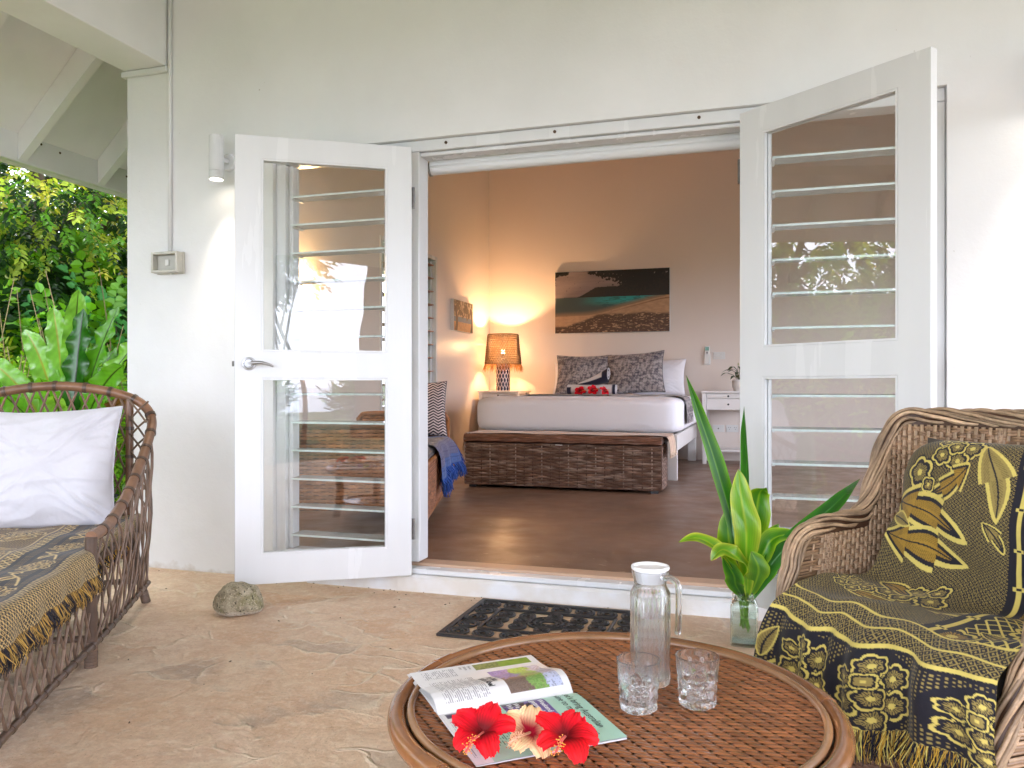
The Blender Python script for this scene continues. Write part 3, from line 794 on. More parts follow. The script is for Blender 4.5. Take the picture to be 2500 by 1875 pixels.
# ------------------------------------------------------------------ bedroom furniture
FZ = 0.11
M['white_wood'] = pmat('white_painted_wood', (0.74, 0.71, 0.68), 0.35, var=0.03, vscale=5)
M['sheet'] = pmat('white_bed_linen', (0.86, 0.84, 0.87), 0.85, bump=0.25, bscale=9, sheen=0.2, bdist=0.01)
M['cane'] = pmat('varnished_cane', (1, 1, 1), 0.38, attr=True, var=0.15, vscale=25)
M['attr_cloth'] = pmat('woven_cloth', (1, 1, 1), 0.9, attr=True, var=0.06, vscale=60, bump=0.35, bscale=420, bdist=0.003, sheen=0.15)
M['attr_rough'] = pmat('woven_fibre', (1, 1, 1), 0.6, attr=True, var=0.12, vscale=90, bump=0.2, bscale=200, bdist=0.002)
M['black'] = pmat('black_knob', (0.02, 0.02, 0.02), 0.4)

def streaks(n, base, amp=0.25, pale=None, pale_p=0.0, step=9):
    """colour along a strand: random walk between shades"""
    k = max(2, n // step + 2)
    t = np.interp(np.linspace(0, k - 1, n), np.arange(k), RNG.normal(0, amp, k))
    c = np.array(base)[None, :] * np.exp(t)[:, None]
    if pale is not None:
        q = np.clip(np.interp(np.linspace(0, k - 1, n), np.arange(k), RNG.random(k)) * 1.6 - 1.6 * (1 - pale_p), 0, 1)[:, None]
        c = c * (1 - q) + np.array(pale)[None, :] * q
    return c

def weave_rows(mb, surf, rows, ncol, width, amp, base, seg=6, pale=None, pale_p=0.0, phase=None, s_range=None, ampc=0.22):
    """horizontal strands passing in front of / behind evenly spaced stakes. surf(s, r)->(point, normal) arrays, s in stake units"""
    for k, r in enumerate(rows):
        a, b_ = (0, ncol) if s_range is None else s_range(r)
        if b_ - a < 1: continue
        s = np.linspace(a, b_, int((b_ - a) * seg) + 1)
        P, Nn = surf(s, r)
        ph = k if phase is None else phase(k)
        P = P + Nn * (amp * np.clip(1.4 * np.cos(PI * (s + ph)), -1, 1))[:, None]
        mb.strip(P, Nn, width, 0.35, streaks(len(s), base, ampc, pale, pale_p))

def pillow(w, h, t, nu=40, nv=40, puff=0.42, pinch=0.08):
    """a cushion standing in xz, thickness along y. returns front, back arrays (nu,nv,3)"""
    u = np.linspace(-1, 1, nu); v = np.linspace(-1, 1, nv)
    U, V = np.meshgrid(u, v, indexing='ij')
    prof = (np.clip((1 - U ** 2), 0, 1) ** puff) * (np.clip((1 - V ** 2), 0, 1) ** puff)
    X = U * w / 2 * (1 - pinch * (1 - V ** 2)); Z = V * h / 2 * (1 - pinch * (1 - U ** 2))
    return np.stack([X, -prof * t / 2, Z], 2), np.stack([X, prof * t / 2, Z], 2)

def wrinkle(P, amp, scale, seed=0.0):
    """soft hollows plus sharper pulled creases that run in from the corners"""
    out = P.copy(); w, h = np.abs(P[..., 0]).max(), np.abs(P[..., 2]).max()
    for idx in np.ndindex(P.shape[:2]):
        p = P[idx]; u, v = p[0] / w, p[2] / h
        n = mnoise.noise(Vector((p[0] * scale + seed, p[2] * scale, seed)))
        d = abs(u) - abs(v); k = max(0.0, 1 - abs(d) * 1.6) * min(1, (abs(u) + abs(v)) * .8)
        r = 1 - abs(mnoise.noise(Vector(((u - math.copysign(1, u) * abs(v)) * 5 + seed, (abs(u) + abs(v)) * 1.1, seed * 2)))) * 2.6
        e = 1 - abs(mnoise.noise(Vector((p[0] * scale * .5 + seed * 3, p[2] * scale * 2.2, seed + 5)))) * 3.2
        out[idx][1] += amp * (n - .55 * max(r, 0) * k - .30 * max(e, 0)) * (1 - max(abs(u), abs(v)) ** 10)
    return out

def bed():
    t = thing('bed', 'double bed with white sheet, white timber frame and square legs', 'bed', (-1.765, 3.97, FZ))
    x0, x1 = -1.0, 1.0
    L_ = 2.22
    mb = MB(); mb.box(x0, x1, 0.0, 0.035, 0.275, 0.43, ch=0.003); mb.build('foot_rail', M['white_wood'], t)
    for sx in (x0, x1 - 0.035):
        mb = MB(); mb.box(sx, sx + 0.035, 0.037, L_, 0.277, 0.428, ch=0.003); mb.build('side_rail', M['white_wood'], t)
    mb = MB(); mb.box(x0 + .04, x1 - .04, 0.04, L_, 0.36, 0.40); mb.build('slat_base', M['white_wood'], t)
    for sx in (x0 + 0.002, x1 - 0.092):
        for yy in (0.004, L_ - 0.1):
            mb = MB(); mb.box(sx, sx + 0.09, yy, yy + 0.07, 0.0, 0.2745, ch=0.003); mb.build('leg', M['white_wood'], t)
    # mattress under a stretched sheet: rounded box with soft creases
    n1, n2, n3 = 60, 60, 22
    def sup(a, e): return np.sign(a) * np.abs(a) ** e
    th = np.linspace(-PI, PI, 180); ph = np.linspace(-PI / 2, PI / 2, 40)
    T, Pp = np.meshgrid(th, ph, indexing='ij')
    ex, ez = 0.16, 0.30
    X = 1.035 * sup(np.cos(Pp), ez) * sup(np.cos(T), ex); Y = 1.10 * sup(np.cos(Pp), ez) * sup(np.sin(T), ex); Z = 0.185 * sup(np.sin(Pp), ez)
    G = np.stack([X, Y + 1.11, Z + 0.43 + 0.165], 2)
    for idx in np.ndindex(G.shape[:2]):
        p = G[idx]; w = mnoise.noise(Vector((p[0] * 2.1, p[1] * 2.1, p[2] * 7))) + 0.5 * mnoise.noise(Vector((p[0] * 6, p[1] * 3, p[2] * 9 + 4)))
        G[idx] = p + np.array([p[0] * 0.003, (p[1] - 1.1) * 0.003, 0.004]) * (w * 3.0 + 2.2 * max(0, 1 - 3.5 * abs(mnoise.noise(Vector((p[0] * 3.5 + p[2] * 5, p[1] * 2.5, p[2] * 4 + 9))))))
    G[..., 2] = np.maximum(G[..., 2], 0.432)
    mb = MB(); mb.grid(G); mb.build('mattress', M['sheet'], t, smooth=True)
bed()

def damask(U, V, seed):
    """grey and cream scrolling print"""
    a = np.sin(U * 40 + 3 * np.sin(V * 22 + seed)) * np.sin(V * 40 + 3 * np.sin(U * 22))
    r = np.hypot(U - 0.3 * np.round(U / 0.3), V - 0.3 * np.round(V / 0.3))
    b_ = np.sin(r * 110 + 2.5 * np.sin(5 * np.arctan2(V, U + 1e-6)))
    c = np.sin(U * 210 + 4 * np.sin(V * 80)) * np.sin(V * 200 + 4 * np.sin(U * 75))
    m = np.clip(0.5 + 0.35 * a + 0.35 * b_ + 0.9 * c, 0, 1)[..., None]
    return m * np.array(srgb(182, 172, 168)) + (1 - m) * np.array(srgb(84, 78, 86))

def cushion(name, label, cat, loc, rot, w, h, t_, colf, group=None, mat=None, n=70, seed=1.0, amp=0.012):
    th = thing(name, label, cat, loc, 0, group)
    th.rotation_euler = rot
    f, bk = pillow(w, h, t_, n, n)
    f = wrinkle(f, amp, 7, seed)
    mb = MB()
    cf = colf(f[..., 0], f[..., 2]) if colf else None
    mb.grid(f, cf); mb.grid(bk, cf, flip=True)
    mb.build('cover', mat or M['attr_cloth'], th, smooth=True)
    ed = MB()
    e = np.vstack([f[:, 0], f[-1, 1:], f[::-1, -1][1:], f[0, ::-1][1:-1]])
    ed.tube(e, 0.004, 6, closed=True, col=(np.array([.8, .78, .76]) if colf is None else np.array(srgb(90, 84, 90)))); ed.build('seam', mat or M['attr_cloth'], th, smooth=True)
    return th
BZ = 0.89
cushion('patterned_pillow', 'grey damask pillow standing behind the rolled towels on the bed', 'pillow', (-2.04, 5.72, BZ + 0.235), (math.radians(-14), 0, 0.02), 0.66, 0.48, 0.20, lambda u, v: damask(u, v, 0.0), 'damask pillows on the bed', n=110)
cushion('patterned_pillow', 'grey damask pillow with raised corner, nearer the white pillow', 'pillow', (-1.42, 5.70, BZ + 0.25), (math.radians(-16), math.radians(-4), -0.03), 0.68, 0.50, 0.21, lambda u, v: damask(u, v, 1.7), 'damask pillows on the bed', n=110, seed=4.)
cushion('white_pillow', 'white pillow leaning behind the right damask pillow', 'pillow', (-1.18, 5.94, BZ + 0.205), (math.radians(-15), 0, 0), 0.62, 0.44, 0.17, None, mat=M['sheet'])
cushion('white_pillow', 'white pillow peeking out behind the left damask pillow', 'pillow', (-2.16, 5.96, BZ + 0.19), (math.radians(-15), 0, 0), 0.60, 0.40, 0.17, None, mat=M['sheet'], seed=9.)

def bed_runner():
    """grey patterned throw across the bed, hanging down on the right side"""
    t = thing('bed_runner', 'grey patterned runner laid across the bed and over its right side', 'throw')
    y0, y1 = 4.28, 5.0
    prof = [(-2.62, 0.897)] + [(-2.4, 0.899), (-1.6, 0.90), (-0.95, 0.898), (-0.80, 0.888), (-0.735, 0.86), (-0.712, 0.80), (-0.704, 0.70), (-0.702, 0.62)]
    pr_ = even(catmull([(a, 0, b_) for a, b_ in prof], 120), n=260)
    v = np.linspace(0, 1, 70)
    P = np.repeat(pr_[:, None, :], 70, 1)
    P[..., 1] = y0 + (y1 - y0) * v[None, :]
    S = np.linspace(0, 2.4, 260)[:, None] + 0 * v[None]
    P[..., 0] += 0.006 * np.sin(v * 30)[None] * (S > 2.0)
    P[..., 2] += 0.004
    C = damask(S, v[None] * 0.72 + 0 * S, 2.3)
    MB().grid(P, C).build('cloth', M['attr_cloth'], t, smooth=True)
bed_runner()

def towel_roll():
    navy, wh = np.array(srgb(34, 34, 58)), np.array(srgb(226, 220, 222))
    t = thing('rolled_towel', 'white towel with navy ends rolled up flat on the bed', 'towel', (-1.79, 5.02, BZ + 0.062))
    x = np.linspace(-0.265, 0.265, 40); th = np.linspace(0, 2 * PI, 36)
    X, T = np.meshgrid(x, th, indexing='ij')
    R = 0.055 + 0.003 * np.sin(T * 3 + X * 8)
    P = np.stack([X, R * 1.15 * np.cos(T), R * np.sin(T)], 2)
    k = ((X < -0.215) & (np.sin(T) < 0.5)) | (X > 0.235)
    C = np.where(k[..., None], navy, wh)
    mb = MB().grid(P, C)
    for s in (-0.265, 0.265):   # spiral of the roll at each end
        a = np.linspace(0, 5 * PI, 60); r = 0.055 * (1 - a / (5.4 * PI))
        mb.tube(np.stack([np.full(60, s), 1.15 * r * np.cos(a), r * np.sin(a)], 1), 0.005, 5, col=wh)
        mb.add(np.vstack([[(s * 0.99, 0, 0)], np.stack([np.full(24, s * .99), 0.062 * np.cos(np.linspace(0, 2 * PI, 24)), 0.054 * np.sin(np.linspace(0, 2 * PI, 24))], 1)]), [(0, i, i + 1) for i in range(1, 24)], navy)
    mb.build('roll', M['attr_cloth'], t, smooth=True, auto=50)
    t = thing('folded_towel', 'navy and white towel folded to a cone on top of the towel roll', 'towel', (-1.74, 5.04, BZ + 0.125))
    s = np.linspace(0, 1, 30); T0 = np.linspace(0, 2 * PI, 40)
    S, T = np.meshgrid(s, T0, indexing='ij')
    R = 0.012 + 0.066 * S ** 0.9
    cx = -0.20 + 0.33 * S; cz = 0.0 + 0.052 * S + 0.05 * S ** 2
    P = np.stack([cx, 1.1 * R * np.cos(T), cz + R * np.sin(T) * (1 + 0.12 * np.sin(3 * T))], 2)
    C = np.where(((np.sin(T) < -0.05) | ((S > 0.82) & (np.sin(2 * T + 3 * S) > -0.2)))[..., None], navy, wh)
    mb = MB().grid(P, C)
    a = np.linspace(0, 4 * PI, 50); r = 0.075 * (1 - a / (4.4 * PI))
    mb.tube(np.stack([np.full(50, 0.13), 1.1 * r * np.cos(a), 0.102 + r * np.sin(a)], 1), 0.006, 5, col=wh)
    mb.add(np.vstack([[(0.126, 0, 0.102)], np.stack([np.full(24, 0.126), 0.08 * np.cos(np.linspace(0, 2 * PI, 24)), 0.102 + 0.076 * np.sin(np.linspace(0, 2 * PI, 24))], 1)]), [(0, i, i + 1) for i in range(1, 24)], navy)
    mb.build('cone', M['attr_cloth'], t, smooth=True, auto=50)
towel_roll()

# ------------------------------------------------------------------ hibiscus blossoms (bed and table)
M['petal'] = leaf_mat('petal', gloss=0.25, transl=0.30, var=0.12, vscale=20, rough=0.55)
def petal_mesh(R, wid, base, mid, edge, cup=0.25, seed=0):
    nu, nv = 22, 25
    u = np.linspace(0, 1, nu); v = np.linspace(-1, 1, nv)
    U, V = np.meshgrid(u, v, indexing='ij')
    w = wid * np.sin(np.clip(U * 1.02, 0, 1) ** 0.75 * PI * 0.80) ** 0.85 * (1 + 0.05 * np.sin(U * 40 + seed))
    rr = U * (1 - 0.10 * np.abs(V) ** 2.2 * U)
    X = R * rr + 0.015 * R * np.sin(V * 9 + seed) * U ** 4; Y = w * V
    Z = R * (cup * np.sin(U * PI * 0.62) - 0.22 * U ** 3 * cup * 3) + 0.07 * R * U ** 2 * np.sin(V * 7 + seed) * (0.3 + np.abs(V)) + 0.025 * R * np.sin(V * 17 + 2 * seed) * U ** 3 - 0.05 * R * (1 - np.abs(V)) * (1 - U)
    f = U[..., None]
    C = np.where(f < 0.16, np.array(base), np.where(f < 0.5, np.array(base) * (0.5 - f) / 0.34 + np.array(mid) * (f - 0.16) / 0.34, np.array(mid) * (1 - f) / 0.5 + np.array(edge) * (f - 0.5) / 0.5))
    C = C * (1 + 0.16 * np.sin(V * 26 + 3 * U) + .10 * np.sin(V * 47 - 5 * U))[..., None]
    return MB().grid(np.stack([X, Y, Z], 2), C).mesh('petal', True)
RED = (srgb(120, 4, 16), srgb(226, 16, 30), srgb(240, 38, 40))
CREAM = (srgb(176, 16, 50), srgb(250, 214, 170), srgb(252, 220, 168))
def hibiscus(label, loc, R, cols, rot=(0, 0, 0), cat='flower', group=None, seed=0, pist=True, pist_dir=0.0):
    t = thing('hibiscus_flower', label, cat, loc, 0, group); t.rotation_euler = rot
    rs = random.Random(seed)
    for k in range(5):
        me = petal_mesh(R * rs.uniform(0.93, 1.06), R * rs.uniform(0.36, 0.44), *cols, cup=rs.uniform(0.2, 0.34), seed=seed * 3 + k * 1.7)
        me.materials.append(M['petal'])
        link_mesh('petal', me, t, (0, 0, 0.012), (0.10 * (k % 2), rs.uniform(-0.1, 0.04), k * 2 * PI / 5 + rs.uniform(-.1, .1)))
    if pist:
        mb = MB(); a = pist_dir
        p = catmull([(0, 0, 0.01), (0.25 * R * math.cos(a), 0.25 * R * math.sin(a), 0.32 * R), (0.62 * R * math.cos(a), 0.62 * R * math.sin(a), 0.5 * R), (1.0 * R * math.cos(a), 1.0 * R * math.sin(a), 0.55 * R)], 18)
        pc = srgb(236, 120, 110) if cols is RED else srgb(250, 220, 190)
        mb.tube(p, np.linspace(0.0026, 0.0014, 18), 6, col=pc)
        for k in range(46):
            q = p[rs.randint(9, 17)]; d = Vector((rs.gauss(0, 1), rs.gauss(0, 1), rs.gauss(0, 1))).normalized() * rs.uniform(0.006, 0.011)
            e = q + np.array(d)
            mb.tube([q, e], 0.0004, 3, col=pc)
            mb.lathe([(0, -0.0013), (0.0013, 0), (0, 0.0013)], 5, tuple(e), col=srgb(246, 196, 90) if cols is RED else srgb(200, 150, 110))
        mb.build('pistil', M['petal'], t)
    mb = MB(); mb.lathe([(0, -0.022), (0.005, -0.018), (0.006, -0.006), (0.003, 0.002)], 10, col=srgb(70, 110, 40)); mb.build('calyx', M['petal'], t)
    return t
for k, (x, y, z, lab) in enumerate(((-1.90, 4.93, 0.035, 'red hibiscus lying left in front of the towel roll on the bed'), (-1.765, 4.92, 0.05, 'red hibiscus, middle and highest of three at the towel roll on the bed'), (-1.64, 4.93, 0.04, 'red hibiscus lying right in front of the towel roll on the bed'))):
    hibiscus(lab, (x, y, BZ + z), 0.065, RED, (math.radians(58), 0, 0.5 * k), group='red hibiscus on the bed', seed=20 + k)

# ------------------------------------------------------------------ wicker chest at the foot of the bed
def chest():
    t = thing('wicker_chest', 'long brown woven wicker chest at the foot of the bed', 'chest', (-1.64, 2.975, FZ))
    W_, D_, H_ = 1.70, 0.56, 0.385
    br, pale = srgb(104, 76, 60), srgb(172, 148, 132)
    mb = MB(); mb.box(-W_ / 2 + .012, W_ / 2 - .012, 0.012, D_ - .012, 0.03, H_, col=srgb(74, 52, 42)); mb.build('body', M['attr_rough'], t)
    for sx in (-1, 1):
        for yy in (0.03, D_ - 0.08):
            mb = MB(); mb.box(sx * (W_ / 2 - 0.06) - 0.03, sx * (W_ / 2 - 0.06) + 0.03, yy, yy + 0.05, 0.0, 0.03); mb.build('foot', M['black'], t)
    pitch = 0.0150; rows = np.arange(0.034, H_ - 0.004, pitch)
    def front(s, r): return np.stack([-W_ / 2 + s * W_ / 22, np.full_like(s, 0.006), np.full_like(s, r) + 0.002 * np.sin(s * 1.3 + r * 90)], 1), np.tile([0, -1., 0], (len(s), 1))
    mb = MB(); weave_rows(mb, front, rows, 22, 0.0180, 0.0055, br, 8, pale, 0.5, ampc=.3)
    for k in range(23):
        x = -W_ / 2 + W_ / 22 * k
        mb.tube([(x, 0.004, 0.034), (x, 0.004, H_)], 0.0055, 6, col=np.array(pale if k % 3 == 0 else br) * random.uniform(0.6, 0.95))
    o = mb.build('front_weave', M['attr_rough'], t, smooth=True); o['kind'] = 'stuff'
    for sx in (-1, 1):
        def side(s, r, sx=sx): return np.stack([np.full_like(s, sx * (W_ / 2 - 0.006)), s * D_ / 12, np.full_like(s, r)], 1), np.tile([float(sx), 0, 0], (len(s), 1))
        mb = MB(); weave_rows(mb, side, rows, 8, 0.0200, 0.006, br, 8, pale, 0.4)
        o = mb.build('side_weave', M['attr_rough'], t, smooth=True); o['kind'] = 'stuff'
    # lid: rope bound roll in front, woven top
    lid = MB(); lid.box(-W_ / 2 - .004, W_ / 2 + .004, 0.0, D_, H_ + 0.006, H_ + 0.068, ch=0.02, col=srgb(70, 46, 36)); lo = lid.build('lid', M['attr_rough'], t)
    mb = MB()
    for k in range(7):
        a = math.radians(-25 + k * 20)
        y = 0.018 - 0.032 * math.cos(a) if k < 7 else 0; z = H_ + 0.038 + 0.034 * math.sin(a)
        x = np.linspace(-W_ / 2 - .006, W_ / 2 + .006, 160)
        P = np.stack([x, y + 0.0025 * np.sin(x * 34 + k * 2.1), z + 0.0025 * np.cos(x * 34 + k * 2.1)], 1)
        mb.tube(P, 0.0068, 6, col=streaks(160, srgb(118, 80, 60), 0.25, pale, 0.3))
    for k in range(40):
        y = 0.03 + k * 0.0135
        if y > D_: break
        x = np.linspace(-W_ / 2, W_ / 2, 60); mb.strip(np.stack([x, np.full(60, y), H_ + 0.070 + 0.002 * np.sin(x * 70 + PI * k)], 1), np.tile([0, 0, 1.], (60, 1)), 0.013, 0.3, streaks(60, br, 0.2))
    o = mb.build('lid_weave', M['attr_rough'], lo, smooth=True); o['kind'] = 'stuff'
    mb = MB(); mb.box(-0.03, 0.03, -0.022, -0.018, H_ - 0.004, H_ + 0.002); mb.build('hasp', M['cane'], t)
    # striped cloth laid over the lid
    c = thing('chest_runner', 'cream and brown striped cloth with fringe laid over the wicker chest', 'cloth', (-1.64, 2.975, FZ + H_ + 0.078))
    prof = catmull([(-0.905, 0, -0.115), (-0.895, 0, -0.05), (-0.875, 0, -0.006), (-0.84, 0, 0.004), (-0.3, 0, 0.005), (0.3, 0, 0.004), (0.84, 0, 0.004), (0.885, 0, -0.008), (0.905, 0, -0.06), (0.912, 0, -0.135)], 160)
    v = np.linspace(0, 1, 40); P = np.repeat(prof[:, None], 40, 1); P[..., 1] = 0.10 + 0.42 * v[None]
    P[..., 2] += 0.003 * np.sin(P[..., 0] * 11 + 4 * v[None])
    st = (np.sin(v * 38) > 0.35)[None, :, None]
    C = np.where(np.repeat(st, 160, 0), np.array(srgb(168, 126, 98)), np.array(srgb(222, 196, 172)))
    MB().grid(P, C).build('cloth', M['attr_cloth'], c, smooth=True)
    mb = MB()
    for e, sg in ((prof[-1], 1), (prof[0], -1)):
        for k in range(70):
            y = 0.10 + 0.42 * k / 69; q = np.array([e[0], y, e[2]])
            mb.tube([q, q + np.array([sg * .003 + random.gauss(0, .003), random.gauss(0, .004), -0.02]), q + np.array([sg * .002 + random.gauss(0, .005), random.gauss(0, .006), -0.042])], 0.0022, 4, col=srgb(214, 190, 166))
    o = mb.build('fringe', M['attr_cloth'], c); o['kind'] = 'stuff'
chest()

# ------------------------------------------------------------------ bedside tables, lamp, wall things
def nightstand(label, x0, x1, y0, y1, drawers):
    t = thing('bedside_table', label, 'bedside table', ((x0 + x1) / 2, y0, FZ), 0, 'white bedside tables')
    w = (x1 - x0) / 2; d = y1 - y0; H = 0.825
    mb = MB(); mb.box(-w - .012, w + .012, -0.012, d, H - 0.024, H, ch=0.004); mb.build('top', M['white_wood'], t)
    for sx in (-1, 1):
        for yy in (0.0, d - 0.045):
            a = sx * (w - 0.0225)
            mb = MB(); mb.box(a - 0.0225, a + 0.0225, yy, yy + 0.045, 0.0, H - 0.025, ch=0.003); mb.build('leg', M['white_wood'], t)
    mb = MB(); mb.box(-w + .046, w - .046, 0.03, d - .01, H - 0.215, H - 0.026); mb.build('case', M['white_wood'], t)
    z = H - 0.03
    for hgt in drawers:
        mb = MB(); mb.box(-w + .05, w - .05, 0.006, 0.028, z - hgt + .004, z - 0.003, ch=0.003); o = mb.build('drawer', M['white_wood'], t)
        mb = MB(); mb.lathe([(0.006, 0), (0.005, 0.012), (0.011, 0.017), (0.011, 0.024), (0, 0.026)], 16); mb.build('knob', M['black'], o, smooth=True, loc=(0.0, 0.006, z - hgt / 2), rot=(PI / 2, 0, 0))
        z -= hgt
    mb = MB(); mb.box(-w + .03, w - .03, 0.03, d - .03, 0.14, 0.16, ch=0.003); mb.build('shelf', M['white_wood'], t)
    return t
nightstand('white bedside table with two-drawer front and black knobs under the potted plant', -0.665, -0.095, 5.72, 6.20, (0.055, 0.13))
nightstand('white bedside table under the glowing woven lamp', -3.34, -2.83, 5.68, 6.20, (0.055, 0.13))

def lamp():
    x, y, z = -3.09, 5.88, FZ + 0.825
    t = thing('table_lamp', 'lit table lamp with woven fringed shade and navy lattice base', 'lamp', (x, y, z))
    navy, wh = np.array(srgb(24, 28, 58)), np.array(srgb(214, 206, 214))
    th = np.linspace(0, 2 * PI, 181); zz = np.linspace(0, 0.33, 111)
    T, Z = np.meshgrid(th, zz, indexing='ij')
    R = np.full_like(Z, 0.088)
    # ogee lattice: two mirrored wavy line families
    u = T / (2 * PI) * 14; v = Z / 0.052
    w1 = np.abs(((u + 0.25 * np.sin(v * PI)) % 1) - 0.5); w2 = np.abs(((u + 0.5 - 0.25 * np.sin(v * PI) + 0.0) % 1) - 0.5)
    lat = (np.minimum(w1, w2) < 0.10) | ((np.abs(((v) % 1) - 0.5) > 0.44) & False)
    C = np.where(lat[..., None], wh, navy)
    mb = MB().grid(np.stack([R * np.cos(T), R * np.sin(T), Z], 2), C)
    mb.lathe([(0.088, 0.33), (0.03, 0.335), (0.012, 0.34), (0.012, 0.40), (0, 0.40)], 40, col=navy)
    mb.build('base', pmat('glazed_ceramic', (1, 1, 1), 0.15, attr=True), t, smooth=True, auto=40)
    # woven shade: twisted horizontal cane rings tied by zigzag strands, real gaps between them
    z0, z1, r0, r1 = 0.335, 0.695, 0.222, 0.187
    cn = np.array(srgb(118, 86, 50))
    mb = MB(); nr = 13; ns = 40
    rr = lambda h: r0 + (r1 - r0) * (h - z0) / (z1 - z0)
    for k in range(nr + 1):
        h = z0 + (z1 - z0) * k / nr
        a = np.linspace(0, 2 * PI, 80, endpoint=False)
        w = 0.0065 if k in (0, nr) else 0.0062
        mb.tube(np.stack([rr(h) * np.cos(a), rr(h) * np.sin(a), np.full(80, h)], 1), w, 6, closed=True, col=cn * random.uniform(.8, 1.15))
    for k in range(nr):
        ha, hb = z0 + (z1 - z0) * k / nr, z0 + (z1 - z0) * (k + 1) / nr
        for i in range(ns):
            a = (i + 0.5 * (k % 2)) / ns * 2 * PI; da = 0.30 / ns * 2 * PI
            for sg in (-1, 1):
                mb.tube([(rr(ha) * math.cos(a), rr(ha) * math.sin(a), ha), (1.01 * rr((ha + hb) / 2) * math.cos(a + sg * da * .8), 1.01 * rr((ha + hb) / 2) * math.sin(a + sg * da * .8), (ha + hb) / 2), (rr(hb) * math.cos(a + sg * da), rr(hb) * math.sin(a + sg * da), hb)], 0.0064, 4, col=cn * random.uniform(.75, 1.2))
    mb.build('shade', M['attr_rough'], t, smooth=True)
    mb = MB(); raf = np.array(srgb(186, 140, 84))
    for k in range(520):
        a = random.random() * 2 * PI; l = random.uniform(0.08, 0.125) * (0.75 + 0.25 * math.sin(a * 9))
        d = random.gauss(0.012, 0.012); b_ = a + random.gauss(0, 0.05)
        mb.tube([(r0 * math.cos(a), r0 * math.sin(a), z0), ((r0 + d * .5) * math.cos(a), (r0 + d * .5) * math.sin(a), z0 - l * .5), ((r0 + d) * math.cos(b_), (r0 + d) * math.sin(b_), z0 - l)], [0.0016, 0.0014, 0.0006], 3, col=raf * random.uniform(.7, 1.25))
    o = mb.build('raffia_fringe', leaf_mat('raffia', 0.2, 0.22, var=0.1), t); o['kind'] = 'stuff'
    g = bpy.data.materials.new('bulb_glow'); nt, N, L, b, out = nodes(g)
    b.inputs['Emission Color'].default_value = (1, 0.72, 0.38, 1); b.inputs['Emission Strength'].default_value = 12
    mb = MB(); mb.lathe([(0, 0.52), (0.018, 0.515), (0.027, 0.497), (0.025, 0.475), (0.015, 0.452), (0, 0.45)], 20); mb.build('bulb', g, t, smooth=True)
    mb = MB(); mb.tube([(0, 0, 0.40), (0, 0, 0.445)], 0.010, 14); mb.build('socket', M['black'], t)
    ld = bpy.data.lights.new('bulb_light', 'POINT'); ld.energy = LAMP_W; ld.color = (1.0, 0.58, 0.28); ld.shadow_soft_size = 0.024
    lo = bpy.data.objects.new('bulb_light', ld); COL.objects.link(lo); lo.parent = t; lo.location = (0.0, 0.0, 0.555)
LAMP_W = 14
lamp()

# pictures: flat prints on thick canvases, painted as colour on a fine grid
def fbm(X, Y, seed, oct_=4):
    out = np.zeros_like(X); amp = 1.0
    for o in range(oct_):
        f = 2 ** o
        rs = np.random.default_rng(seed + o); G = rs.random((70, 70))
        x = (X * f) % 68; y = (Y * f) % 68; i = x.astype(int); j = y.astype(int); fx = x - i; fy = y - j
        fx = fx * fx * (3 - 2 * fx); fy = fy * fy * (3 - 2 * fy)
        out += amp * (G[i, j] * (1 - fx) * (1 - fy) + G[i + 1, j] * fx * (1 - fy) + G[i, j + 1] * (1 - fx) * fy + G[i + 1, j + 1] * fx * fy); amp *= 0.5
    return out / (2 - 0.5 ** (oct_ - 1))
def ss(a, b_, x): t = np.clip((x - a) / (b_ - a), 0, 1); return t * t * (3 - 2 * t)
def lerp(a, b_, f): return np.asarray(a) * (1 - f[..., None]) + np.asarray(b_) * f[..., None]

